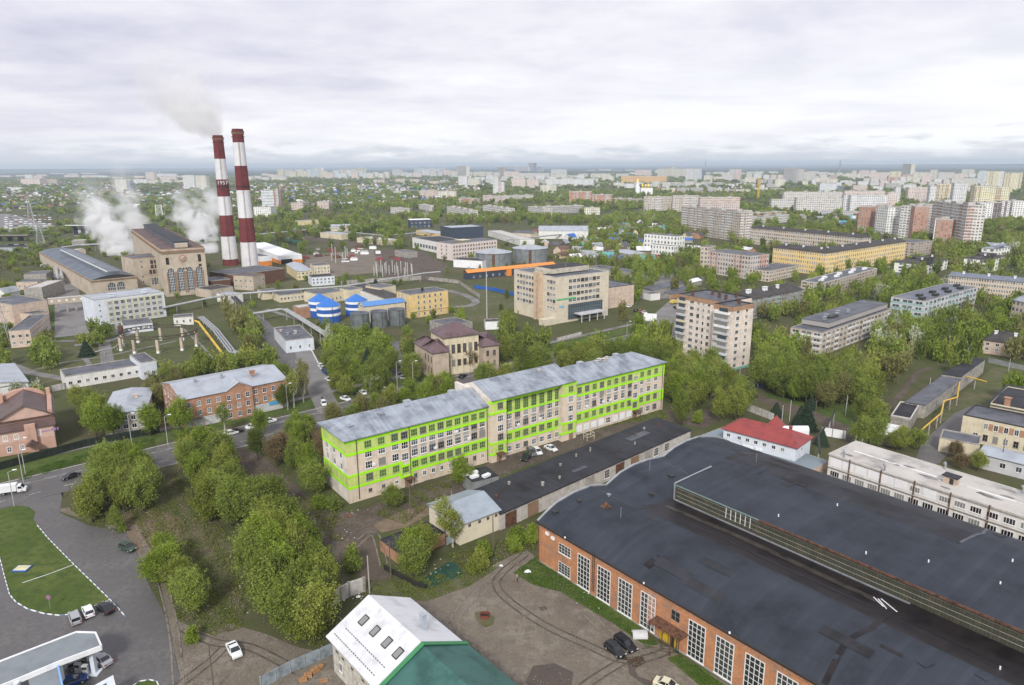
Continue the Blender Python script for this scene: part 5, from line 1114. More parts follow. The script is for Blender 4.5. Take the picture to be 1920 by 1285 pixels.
# --- chimneys
def chimney(px, py, top, r0, r1, label, bands, word=None):
    g_ = P(px, py); hh = height(px, py, top); t = thing('striped_chimney', label, 'chimney', (g_.x, g_.y), math.atan2(-g_.x, g_.y)*1.0, 'red and white striped chimneys'); FOOT.append([g_+Vector(v) for v in ((-12,-12),(12,-12),(12,12),(-12,12))])
    red = mat('chimney_red', (.155,.030,.030), .85, .15, .12, streak=.3); wht = mat('chimney_white', (.66,.65,.66), .8, .05, .12, streak=.12)
    z = 0.0; R = lambda q: r0+(r1-r0)*(q/hh)**.85
    for i, (fr, c) in enumerate(bands):
        z2 = z+hh*fr; m = red if c else wht
        MB().cyl((0,0,z),(0,0,z2),R(z),R(z2),28,caps=(i == len(bands)-1)).build('red_band' if c else 'white_band', m, t, smooth=False); z = z2
    for q in (.985, .95, .62): MB().cyl((0,0,hh*q-.4),(0,0,hh*q),R(hh*q)+.7,R(hh*q)+.7,28).build('gallery_ring', M_DARK if q < .9 else red, t)
    cg = MB()
    for k in range(18): a = 2*math.pi*k/18; cg.box(-.35+R(hh)*math.cos(a)*1.04, .35+R(hh)*math.cos(a)*1.04, -.35+R(hh)*math.sin(a)*1.04, .35+R(hh)*math.sin(a)*1.04, hh*.965, hh*.985)
    cg.build('crown_corbel', M_STONED, t); MB().cyl((0,0,hh+.01),(0,0,hh+.06),R(hh)*.8,n=20).build('flue_mouth', M_DARK, t)
    la = MB().bar((-.3,-r0-.2,2),(-.3,-r1-.2,hh),.12).bar((.3,-r0-.2,2),(.3,-r1-.2,hh),.12); la.build('ladder', M_DARK, t)
    if word:
        lettering('year_lettering', word, 4.2, wht, t, (0, -R(hh*.635)-.55, hh*.632))
    lmk('the striped chimneys', type('q', (), dict(world=lambda s, x, y: g_, L=0, D=0))()); return t, hh, g_
BD = [(.065,1),(.165,0),(.145,1),(.145,0),(.145,1),(.145,0),(.19,1)]
C1, HC1, GC1 = chimney(433, 497, 254, 6.4, 3.9, 'left striped chimney, the shorter one, with a white year number', [(.05,1),(.18,0),(.165,1),(.145,0),(.13,1),(.155,0),(.175,1)], '1957')
C2, HC2, GC2 = chimney(471, 514, 242, 6.4, 3.9, 'right striped chimney, the taller one, topped with dark red brick', [(.055,1),(.175,0),(.17,1),(.19,0),(.165,1),(.155,0),(.09,1)])
# --- industrial middle
o = K('orange_white_hall', 'white hall with orange lower walls right of the striped chimneys', 'hall', (524,481), (566,478), (500,455), base=496, wall=M_WPAINT, rm=M_PAPER, trim=M_WPAINT, lm='the orange and white hall'); MB().box(-.05,o.L+.05,-.06,-.003,0,o.h*.45).box(-.06,-.003,0,o.D,0,o.h*.45).build('orange_cladding', M_ORANGE, o.root); o.box('gate', 1, o.L*.55, -.12, -.065, 0, o.h*.6, GLASSES[3])
o = K('orange_white_hall', 'smaller orange and white hall directly behind the chimneys', 'hall', (487,482), (509,480), 40, base=500, wall=M_WPAINT, rm=M_TARG, trim=M_WPAINT); MB().box(-.05,o.L+.05,-.06,-.003,0,o.h*.5).box(-.06,-.003,0,o.D,0,o.h*.5).build('orange_cladding', M_ORANGE, o.root)
K('yellow_house', 'pale yellow two-storey house with light hip roof in front of the orange hall', 'building', (557,509), (586,507), (527,496), base=526, wall=M_PALEY, roof='gabley', rm=M_ZINCL, rise=2, hip=.6, fl=2, n=4, win=True, lm='the pale yellow hip-roofed house')
K('blue_white_house', 'small pale blue flat-roofed house with a row of windows, left of the low cream row', 'building', (584,521), (627,518), 14, base=537, wall=M_WHITE2, rm=M_TAR, fl=2, n=6, win=True, W=1.2, lm='the pale blue flat-roofed house')
K('tan_house', 'tan flat-roofed two-storey house behind the pale blue house', 'building', (588,499), (618,497), 14, h=7, wall=M_CREAM, rm=M_TARG, fl=2, n=5, win=True, W=1)
K('low_cream_building', 'low cream building with felt roof left of the blue-topped tanks', 'building', (524,555), (570,550), 14, base=568, wall=M_CREAM, rm=M_TARG, fl=1, n=7, win=True, W=1.2)
K('low_cream_building', 'low cream building with felt roof directly behind the blue-topped tanks', 'building', (598,553), (648,545), 16, h=6, wall=M_CREAM, rm=M_TARG, fl=1, n=7, win=True, W=1.2)
K('long_works_hall', 'long dark-roofed works hall running back from the tanks, white window strip', 'hall', (648,535), (722,562), (671,527), h=6, wall=M_WHITE, rm=M_ASB, fl=1, n=20, lm='the long dark-roofed works hall')
K('cream_house', 'small cream house with dark roof behind the long works hall', 'building', (712,541), (742,536), 14, h=7, wall=M_CREAM, rm=M_TARG, fl=2, n=4)
o = K('yellow_mill', 'yellow four-storey windowed block beside the grey silos', 'building', (768,554), (840,545), (751,546), base=598, wall=M_YELLOW, rm=M_TARG, trim=M_CONC, lm='the yellow four-storey block')
for j in range(4):
    for i in range(5): o.window('f', o.L*(.22+.145*i), .9+o.h*.245*j, 1.2, 1.9, 2, 2)
    for i in range(3): o.window('l', o.D*(.25+.25*i), .9+o.h*.245*j, 1.1, 1.8, 2, 1, gm=GLASSES[2])
o.done(); vent(o, o.L*.5, o.D*.5, o.h, 1, 1.8, M_DARK); MB().box(-.15,o.L+.15,-.15,-.003,o.h*.25,o.h*.265).build('string_course', M_STONED, o.root)
def tank(px0, px1, ytop, ybase, m_, label, roofm=None, rise=0, bands=None, group=None, name='storage_tank', cat='tank'):
    xm = (px0+px1)/2; g_ = P(xm, ybase); hh = height(xm, ybase, ytop); d = (g_.length); w0, w1 = P(px0, ybase), P(px1, ybase); r_ = (w1-w0).length/2; c = g_+g_.normalized()*r_*.9
    t = thing(name, label, cat, (c.x, c.y), math.atan2(-c.x, c.y), group); FOOT.append([c+Vector(v) for v in ((-r_-1,-r_-1),(r_+1,-r_-1),(r_+1,r_+1),(-r_-1,r_+1))])
    n = 36
    if bands:
        z = 0
        for fr, mm, nm in bands: MB().cyl((0,0,z),(0,0,z+hh*fr),r_,r_,n,caps=False).build(nm, mm, t); z += hh*fr
    else: MB().cyl((0,0,0),(0,0,hh),r_,r_,n,caps=False).build('shell', m_, t)
    MB().cyl((0,0,hh),(0,0,hh+max(.2, rise)),r_*1.04,r_*.06 if rise else r_*1.04,n).build('roof', roofm or m_, t)
    la = MB().bar((r_*.3,-r_-.15,0),(r_*.3,-r_-.15,hh),.15); la.build('ladder', M_DARK, t)
    rg = MB()
    for k in range(1, 5): rg.cyl((0,0,hh*k/5),(0,0,hh*k/5+.12),r_+.06,r_+.06,n)
    rg.build('hoop', m_ if not bands else M_STEEL, t) if not bands else None
    return t, c, hh, r_
GS = mat('grey_silo_steel', (.20,.225,.235), .45, .2, .3, metal=.4, streak=.5, dirt=(.13,.14,.15))
BB = [(.42,M_BLUE,'blue_band'),(.16,M_WPAINT,'white_band'),(.24,M_BLUE,'blue_band'),(.18,M_WPAINT,'white_band')]
rb = mat('bright_blue_roof', (.035,.16,.50), .4, .06, .3)
tank(581, 622, 566, 596, M_BLUE, 'blue and white banded tank with blue cone roof, rear left of the three', rb, 3.6, BB, 'blue and white tanks'); tank(596, 640, 576, 607, M_BLUE, 'blue and white banded tank with blue cone roof, nearest and largest', rb, 4.0, BB, 'blue and white tanks'); tank(649, 690, 566, 594, M_BLUE, 'blue and white banded tank with blue cone roof, right of the three behind grey silos', rb, 3.4, BB, 'blue and white tanks')
LM.append(('the blue-topped tanks', P(610,600)))
for i, (a, b, y0, y1) in enumerate(((659,694,590,622),(696,728,586,616),(729,760,582,612))): tank(a, b, y0, y1, GS, ['weathered grey steel silo, leftmost of the three near the yellow block', 'weathered grey steel silo, middle of the three near the yellow block', 'weathered grey steel silo, closest to the yellow block'][i], M_TARG, .6, None, 'grey steel silos', 'silo', 'silo')
K('blue_roofed_shed', 'shed with light blue metal roof behind the grey silos', 'shed', (684,575), (759,566), 9, h=9, wall=M_CREAM, roof='gable', rm=M_BLUEL, rise=1.6)
for i, (a, b, y0, y1) in enumerate(((891,960,476,502),(961,1027,468,494))): 
    t, c, hh, r_ = tank(a, b, y0, y1, mat('big_silo_steel', (.26,.28,.29), .5, .15, .2, metal=.3, streak=.5), ['very wide grey steel storage silo with shallow cone roof, left of the pair', 'very wide grey steel storage silo with shallow cone roof, right of the pair'][i], mat('silo_roof', (.36,.39,.42), .5, .08, .2), 3.0, None, 'wide storage silos', 'wide_silo', 'silo')
    MB().box(-1.2,1.2,-r_-.4,-r_-.05,0,hh*.95).build('rusty_chute', M_RUST, t)
LM.append(('the wide storage silos', P(960,500)))
o = K('orange_roofed_building', 'long low dark blue building with bright orange roof by the silos', 'building', (877,512), (1041,496), 6.5, h=5.0, wall=M_NAVY, roof='gable', rm=mat('bright_orange_roof', (.74,.26,.05), .4, .04), rise=1.8, oh=.5, lm='the orange-roofed building')
for i in range(6): o.window('f', 5+5.5*i, 1.2, 1.3, 1.4, 2, 1)
MB().box(o.L*.42,o.L*.47,-1.5,-.01,0,5.4).build('orange_porch', M_ORANGE, o.root); o.done()
K('white_box_building', 'white box-shaped building with black roof before the left wide silo', 'building', (850,487), (904,490), 14, base=501, wall=M_WPAINT, rm=M_TAR, lm='the white box-shaped building')
o = K('pale_workshop', 'white industrial building with long glazed strip and black roof', 'building', (773,446), (822,455), 30, base=465, wall=M_WHITE, rm=M_TAR, trim=M_CONCL, lm='the white building with glazed strip')
for i in range(8): o.window('f', o.L*(.12+.11*i), o.h*.25, o.L*.08, o.h*.32, 2, 2, gm=GLASSES[1])
o.done()
o = K('pale_office', 'pale pink four-storey office block with square dark windows beside the silos', 'office building', (847,458), (932,450), (832,453), base=489, wall=mat('pale_pink_render', (.66,.58,.54), .8, .05), rm=M_TARG, lm='the pale four-storey office')
for j in range(4):
    for i in range(16): o.window('f', o.L*(i+.8)/16.6, o.h*(.08+.23*j), 1.5, 1.5, 2, 1, fm=M_STONED)
    for i in range(2): o.window('l', o.D*(.35+.3*i), o.h*(.08+.23*j), 1.4, 1.5, 2, 1, fm=M_STONED)
o.done(); vent(o, o.L*.35, 8, o.h, 8, 1.8, M_CREAM, 'roof_hut')
K('navy_block', 'dark navy clad industrial block with pale roof behind the white workshop', 'building', (846,428), (906,425), 30, h=15, wall=M_NAVY, rm=M_ZINCL, trim=M_NAVY, fl=4, n=9, lm='the dark navy block')
o = K('navy_office', 'navy two-storey office with white roof near the tree belt', 'building', (768,413), (808,412), 18, base=428, wall=M_NAVY, rm=M_PAPER, trim=M_WPAINT, lm='the navy office')
for j in range(2):
    for i in range(5): o.window('f', o.L*(i+.5)/5, 1.2+o.h*.45*j, 2.4, 1.8, 2, 1)
o.done()
K('warehouse', 'long low warehouse with light roof left of the navy office', 'warehouse', (620,425), (672,424), 20, h=6, wall=M_CREAM, roof='gable', rm=M_ZINCL)
K('warehouse', 'low concrete warehouse by the white building with glazed strip', 'warehouse', (669,446), (723,452), 18, h=5, wall=M_CREAM, rm=M_CONCL)
K('warehouse', 'brown-roofed small warehouse behind the white building with glazed strip', 'warehouse', (780,432), (828,440), 16, h=5, wall=M_YELLOW, rm=M_ZINCL)
K('warehouse', 'long diagonal white warehouse beyond the navy block', 'warehouse', (915,433), (975,450), 16, h=6, wall=M_WHITE, rm=M_CONCL, fl=2, n=12)
K('warehouse', 'large white warehouse with wide pale roof beyond the cottages', 'warehouse', (1010,433), (1103,433), 40, h=9, wall=M_WHITE, roof='gable', rm=M_ZINCL, rise=4, lm='the wide pale-roofed warehouse')
K('red_roofed_warehouse', 'long dark red roofed warehouse in front of the wide pale-roofed warehouse', 'warehouse', (1003,436), (1062,434), 12, h=6, wall=M_PALEY, roof='gable', rm=M_REDR, rise=3)
K('barn_building', 'cream building with curved dark roof left of the red-roofed warehouse', 'building', (960,436), (995,438), 22, h=7, wall=M_CREAM, roof='gable', rm=M_TARG, rise=2)
# --- mansion with brown roofs
o = K('mansion', 'old beige mansion with brownish purple hip roofs and tall windows', 'mansion', (833,633), (897,625), 14, h=15.5, wall=M_CREAM, roof='gable', rm=M_PURPR, rise=4, hip=.9, oh=.8, lm='the mansion with purple-brown roofs')
L = o.L; pm_ = mat('mansion_wall', (.44,.36,.28), .9, .1, .3, streak=.2)
o.walls(pm_, x0=-6.5, x1=0, y0=-4, y1=16, h=11, name='side_wing'); o.gable(M_PURPR, pm_, 4.2, .6, x0=-6.5, x1=0, y0=-4, y1=6, h=11, hip=1.0); o.gable(M_PURPR, pm_, 3.2, .6, x0=-6.5, x1=0, y0=7, y1=16, h=11, hip=1.0)
o.walls(pm_, x0=L, x1=L+7, y0=-4, y1=14, h=11, name='side_wing'); o.gable(M_PURPR, pm_, 3.5, .6, x0=L, x1=L+7, y0=-4, y1=14, h=11, hip=.8)
FOOT[-1] = [o.world(-10.5,-5), o.world(L+12,-5), o.world(L+12,17), o.world(-10.5,17)]
for i in range(6):
    u = L*(i+.5)/6; o.window('f', u, 8.6, 1.5, 3.6, 2, 3, fm=M_STONED); o.window('f', u, 3.4, 1.4, 2.6, 2, 2, fm=M_STONED); MB().box(u+L/12-.3,u+L/12+.3,-.35,-.003,0,14).build('pilaster', M_CREAM, o.root) if i < 5 else None
for j in range(2):
    for k in range(3): 
        me, g_ = winmesh(1.2, 2.4, 2, 2, M_STONED, GLASSES[1]); w_ = link('window', me, o.root, (-6.5, -2.2+3*k, 2.4+4.4*j), -math.pi/2); link('pane', g_, w_)
    o.window('f', L+2, 2.6+4.2*j, 1.2, 2.2, 2, 2, y=4, fm=M_STONED); o.window('f', L+5, 2.6+4.2*j, 1.2, 2.2, 2, 2, y=4, fm=M_STONED)
o.done()
K('kiosk', 'small white kiosk with orange panel beside the tall lamp mast', 'kiosk', (910,604), (938,603), 6, h=4, wall=M_WPAINT, rm=M_TAR)
K('low_workshop', 'low dark-roofed workshop behind the purple-roofed mansion', 'workshop', (838,613), (886,605), 16, h=4.5, wall=M_CONC, rm=M_TARG)
# --- right middle
K('white_institute', 'white three-storey slightly angled building with dark roof among trees', 'building', (1208,439), (1270,444), 12, base=473, wall=FWW, fl=4, n=10, rm=M_TARG, lm='the white angled building')
K('white_annex', 'low white annex with black roof in front of the white angled building', 'building', (1219,458), (1264,462), 18, base=476, wall=FWW, fl=2, n=8, rm=M_TAR)
K('school_building', 'five-storey beige and pink panelled building with flat roof among trees', 'building', (1327,471), (1408,481), (1432,476), base=512, wall=facade('facade_pink_checks', (.56,.50,.44), alt=(.55,.30,.22)), fl=5, n=16, rm=M_TARG, lm='the beige and pink panelled building')
K('stair_block', 'beige block with tall glazed stair strip left of the pink panelled building', 'building', (1314,463), (1328,464), 14, h=17, wall=FBE, fl=5, n=2, rm=M_TARG)
K('low_college', 'three-storey pale building with flat roof right of the pink panelled building', 'building', (1443,509), (1497,498), (1404,503), base=529, wall=FBE, fl=3, n=16, rm=M_TARG, lm='the three-storey pale college')
o = K('yellow_apartment_block', 'long yellow five-storey apartment block, street front', 'apartment block', (1550,475), (1700,453), 15, base=516, wall=FYE, roof='gable', rm=M_ASB, rise=3.2, hip=.6, fl=5, n=40, chim=6, lm='the long yellow block')
K('yellow_apartment_block', 'yellow five-storey wing with dark hip roof, left arm of the yellow block', 'apartment block', (1450,464), (1549,475), 15, base=504, wall=FYE, roof='gable', rm=M_ASB, rise=3.0, hip=.6, fl=5, n=24, chim=3)
K('apartment_slab', 'long low beige five-storey slab with dark roof behind the yellow block', 'apartment block', (1407,427), (1617,446), 13, base=457, wall=FBE, roof='gable', rm=M_ASB, rise=2.5, hip=.4, fl=5, n=50, chim=5, lm='the beige slab behind the yellow block')
o = K('apartment_block', 'grey brick five-storey block with dark slate roof and white chimneys behind the nine-storey block', 'apartment block', (1407,561), (1505,543), 13, base=600, wall=facade('facade_grey_brick', (.28,.26,.24), balc=(.34,.45,.38)), roof='gable', rm=M_ASB, rise=3.4, hip=.5, fl=5, n=22, lm='the dark-roofed grey brick block')
for u in (.06,.10,.36,.40,.62): vent(o, o.L*u, 4.2, o.h+2, 1.3, 2.0, M_WPAINT, 'chimney')
o = K('apartment_block', 'five-storey block with black flat roof and one long white roof vent', 'apartment block', (1542,532), (1645,504), 13, base=562, wall=FDB, fl=5, n=20, rm=M_TARG, trim=M_CONCL, lm='the flat-roofed block with the white vent')
for i in range(7): o.box('roof_vent', o.L*(.08+.13*i), o.L*(.08+.13*i)+5, 4+3*(i%2), 5.6+3*(i%2), o.h+.01, o.h+1.3, M_WPAINT)
o = K('stepped_block', 'four-storey buff block with raised grey roof and ridge of vents among trees', 'apartment block', (1543,625), (1672,580), (1488,613), base=668, wall=FBU, fl=4, n=18, rm=M_TARG, lm='the stepped buff block')
o.box('upper_tier', 10, o.L, 2.2, o.D, o.h+.36, o.h+2.6, FGR); o.box('upper_tier_roof', 9.8, o.L+.2, 2, o.D+.2, o.h+2.6, o.h+2.8, M_TARG)
for i in range(5): vent(o, 14+6*i, 6+(i%2)*2, o.h+2.8, 1.2, 1.3, M_STEEL)
MB().box(18,26,5,7.5,o.h+2.81,o.h+3.6).build('roof_hatch_box', M_DARK, o.root)
o = K('apartment_block', 'white and grey five-storey block with rows of black roof boxes', 'apartment block', (1735,566), (1832,539), (1712,547), base=618, wall=facade('facade_whitish_panels', (.52,.54,.56), balc=(.36,.5,.48)), fl=5, n=14, rm=mat('blue_grey_felt', (.14,.15,.19), .6, .15, .1), lm='the block with black roof boxes')
for i in range(8): o.box('roof_box', o.L*(.05+.12*i), o.L*(.05+.12*i)+3.6, 2.5+4.5*(i%2), 4.8+4.5*(i%2), o.h+.01, o.h+1.3, M_DARK)
K('apartment_block', 'beige five-storey block with grey gable roof at the right edge', 'apartment block', (1780,517), (1925,530), 13, base=557, wall=FBE, roof='gable', rm=mat('blue_slate_roof', (.16,.18,.22), .6, .1, .2), rise=1.8, fl=5, n=30, chim=3, lm='the grey-gabled block at the right edge')
for a, b, bk, by, rm_, lb in (((1741,497),(1778,486),(1691,488),516,M_ASB,'white two-storey villa with dark hip roof and white chimneys, left of the pair'), ((1856,488),(1885,480),(1796,487),512,M_ASB,'white villa with dark hip roof, right of the pair'), ((1867,467),(1895,462),(1800,472),490,M_ZINC,'white villa with patchy zinc roof behind the dark-roofed pair')):
    K('villa', lb, 'house', a, b, bk, base=by, wall=FWW, roof='gabley', rm=rm_, rise=3.5, hip=.9, fl=3, n=5, chim=2)
LM.append(('the white villas', P(1790,500)))
K('buff_house', 'buff two-storey house with dark brown hip roof near the right edge', 'house', (1844,637), (1918,647), 14, base=662, wall=M_SIL, roof='gable', rm=M_ASB, rise=3.6, hip=.9, fl=2, n=4, win=True, W=1.3, chim=2, lm='the buff house with the brown hip roof')
K('beige_block_end', 'beige three-storey block end at the right edge', 'apartment block', (1899,562), (1960,575), 12, base=596, wall=FBE, fl=3, n=8, roof='gable', rm=M_ZINC, rise=2)
K('apartment_block', 'short five-storey block with green balconies right of the yellow block', 'apartment block', (1717,456), (1748,452), 20, base=482, wall=FDB, fl=5, n=6, rm=M_TARG)
o = K('school', 'pale yellow two-storey school with long rows of white windows at the right edge', 'school', (1806,779), (1930,805), 13, h=7.5, ln=46, wall=M_CREAM, rm=M_TARG, trim=M_DARK, lm='the pale yellow school')
for i in range(16): 
    u = 6+2.5*i; o.window('f', u, 4.7, 1.1, 1.8, 2, 1); o.window('f', u-2.2, 1.1, 1.3, 2.0, 2, 2, fm=M_FRAMEG if i % 3 else M_FRAME)
    if i < 15: o.box('brick_pier', u+.7, u+1.8, -.04, -.003, 4.6, 6.6, M_BRICK2)
o.done()
o.walls(M_CREAM, x0=4, x1=30, y0=13, y1=36, h=9.2, name='rear_hall'); 
b = MB(); b.face([(3,12.5,8.6),(44,12.5,8.6),(44,26,11.2),(3,26,9.2)]); b.face([(3,26,9.2),(44,26,11.2),(44,40,8.8),(3,40,8.8)]); b.build('hall_roof', M_TAR, o.root)
vent(o, 8, 14, 8.4, 1.4, 3.0, M_BRICK2, 'chimney')
K('long_garage', 'old brick and felt garage row, lowest of three stepped sections by the footpath', 'garage', (1670,780), (1708,787), (1734,762), h=4, wall=M_CONC, rm=M_TAR, trim=M_CONCL)
def strip(name, label, cat, pts, h, wall, rm):
    """footprint from four picture corners of its roof"""
    q = [P(*p, h) for p in pts]; c = sum(q, Vector((0, 0)))/4; t = thing(name, label, cat, (c.x, c.y)); pl = [(p-c) for p in q]
    MB().prism([(p.x, p.y) for p in pl], 0, h).build('wall', wall, t); MB().prism([(p.x*1.02, p.y*1.02) for p in pl], h+.003, h+.18).build('roof', rm, t); FOOT.append(q); return t
strip('long_garage', 'felt-roofed garage row with patched roof, middle of three stepped sections by the footpath', 'garage', [(1698,754),(1736,760),(1802,712),(1764,707)], 4.6, M_CONC, M_TARG)
strip('long_garage', 'black-roofed garage row, highest of three stepped sections by the footpath', 'garage', [(1766,701),(1803,707),(1847,675),(1825,670)], 5.4, M_CONC, M_TAR)
strip('white_shed', 'white-sheeted shed at the lower end of the garage row by the footpath', 'shed', [(1640,812),(1682,822),(1690,800),(1652,792)], 3, M_CONC, M_PAPER)
K('brick_garage', 'small beige garage with felt roof in front of the yellow school', 'garage', (1762,822), (1837,836), 8, h=4, wall=M_CREAM, rm=M_TARG, lm='the small beige garage')
K('metal_shed', 'long grey metal shed at the right edge below the school', 'shed', (1838,850), (1960,880), 8, h=4.2, wall=M_LGREY, roof='gable', rm=M_ZINCL, rise=1, fl=1, n=4, win=True)
strip('low_garages', 'low felt-roofed garages beside the parked cars, left of the nine-storey block', 'garage', [(1205,540),(1225,545),(1295,530),(1270,525)], 3, M_CONC, M_TARG)
strip('low_garages', 'white-roofed low garages behind the nine-storey block', 'garage', [(1278,528),(1290,532),(1316,526),(1308,521)], 3, M_CONC, M_PAPER)
strip('low_garages', 'grey low garage strip between trees left of the nine-storey block', 'garage', [(1245,548),(1262,552),(1300,540),(1290,535)], 3, M_CONC, M_TARG)
K('hut', 'white hut by the car park left of the nine-storey block', 'hut', (1220,552), (1238,550), 7, h=4, wall=M_WHITE, rm=M_TARG)

for i, (a, b, bk, hh, wm, rm_, lb) in enumerate((((44,516),(86,514),18,6,M_CONC,M_TARG,'grey switch house with reddish roof edge near the pipe loop'), ((30,530),(70,529),14,5,M_SIL,M_TARG,'low buff shed in front of the grey switch house'), ((128,500),(150,498),10,5,M_CONC,M_CONCL,'small concrete shed by the works road, left of the turbine hall'), ((132,520),(156,518),8,5,M_BRICK2,M_TARG,'small brick shed by the works road, left of the turbine hall'), ((136,470),(160,468),12,5,M_SIL,M_CONCL,'pale shed behind the turbine hall end'), ((134,452),(160,451),12,5,M_CONC,M_CONCL,'pale flat shed beyond the pipe loop'),
    ((440,600),(452,598),6,3.5,M_WHITE,M_ZINCL,'tiny white hut among trees by the works lawn'), ((430,555),(455,551),14,5,M_WHITE,M_ZINCL,'small white gabled hut by the pipe rack'), ((492,548),(520,545),10,5,M_CREAM,M_TARG,'low tan shed beneath the overhead pipe'), ((560,578),(590,574),8,6,M_BRICK2,M_CONCL,'brick store just left of the blue-topped tanks'),
    ((655,545),(680,541),10,7,M_CREAM,M_TARG,'cream plant house behind the right blue tank'), ((395,528),(432,524),18,7,M_RUST,M_TARG,'rusty coal shed between boiler house and pump house'), ((600,436),(640,440),16,6,M_CREAM,M_ZINCL,'long pale workshop by the sidings'), ((740,470),(765,474),10,5,M_CONC,M_TARG,'small shed at the edge of the building site'), ((560,415),(600,413),14,6,M_PALEY,M_ZINCL,'yellowish workshop before the tree belt'), ((1140,470),(1180,478),20,5,M_CONC,M_ZINCL,'grey shed roof in front of the cottages'), ((1060,470),(1110,476),16,5,M_SIL,M_ZINCL,'long grey shed by the wide silos'), ((1105,500),(1180,512),12,4,M_CONC,M_TARG,'dark flat shed beside the trees behind the pale office building'))):
    K('works_shed', lb, 'shed', a, b, bk, h=hh, wall=wm, rm=rm_, fl=1, n=4, win=(i < 4), W=1.1)
# ---------------------------------------------------------------- words for telling look-alikes apart
ORD = ['nearest', 'second', 'third', 'fourth', 'fifth', 'sixth', 'seventh', 'eighth', 'ninth', 'tenth', 'eleventh', 'twelfth']
def ordn(i):
    if i < len(ORD): return ORD[i]
    n = i+1; return f"{n}{'th' if 10 <= n % 100 <= 20 else {1:'st',2:'nd',3:'rd'}.get(n % 10, 'th')}"
def relabel(items):
    """items: (object, base words, world point). Adds the side of the nearest landmark and the order out from it."""
    lm = np.array([(p[1].x, p[1].y) for p in LM]); bins = {}
    for o, base, p in items:
        k = int(np.argmin((lm[:, 0]-p[0])**2+(lm[:, 1]-p[1])**2)); q = lm[k]; v = Vector((q[0], q[1])).normalized(); d = Vector((p[0]-q[0], p[1]-q[1]))
        f = d.dot(v); s = d.dot(Vector((v.y, -v.x)))
        rel = ('right of' if s > 0 else 'left of') if abs(s) > abs(f) else ('behind' if f > 0 else 'in front of')
        bins.setdefault((base, rel, k), []).append((d.length, o))
    for (base, rel, k), l in bins.items():
        l.sort(key=lambda t: t[0])
        for i, (_, o) in enumerate(l):
            o['label'] = f"{base} {rel} {LM[k][0]}" if len(l) == 1 else f"{ordn(i)} {base} {rel} {LM[k][0]}"
# ---------------------------------------------------------------- cars
CARP = [mat('car_'+n, c, .25, 0, spec=.6, metal=.0) for n, c in (('white', (.72,.73,.74)), ('black', (.012,.013,.016)), ('silver', (.34,.35,.37)), ('darkblue', (.01,.035,.15)), ('cream', (.62,.58,.42)), ('red', (.30,.03,.03)), ('yellow', (.62,.50,.10)), ('grey', (.12,.125,.135)), ('green', (.03,.06,.035)))]
CI = dict(white=0, black=1, silver=2, blue=3, cream=4, red=5, yellow=6, grey=7, green=8)
M_CG = glass('car_glass', (.015,.018,.022), .08); M_TYRE = mat('tyre_rubber', (.018,.018,.018), .8, 0); M_LAMP = mat('lamp_glass', (.6,.6,.62), .2, 0); M_TAIL = mat('tail_lamp', (.30,.015,.015), .3, 0)
def loft(secs, m=0):
    """closed surface through cross-sections: each a list of (y, z) at one x"""
    b = MB(); n = len(secs[0][1])
    for (xa, A), (xb, B) in zip(secs[:-1], secs[1:]):
        for k in range(n): b.face([(xa, *A[k]), (xb, *B[k]), (xb, *B[(k+1)%n]), (xa, *A[(k+1)%n])], m)
    b.face([(secs[0][0], *p) for p in secs[0][1]][::-1] if False else [(secs[0][0], *p) for p in secs[0][1]], m); b.face([(secs[-1][0], *p) for p in secs[-1][1]][::-1], m); return b
def sec(w, z0, z1, ch=.12): return [(-w, z0), (-w, z1-ch), (-w+ch, z1), (w-ch, z1), (w, z1-ch), (w, z0)]
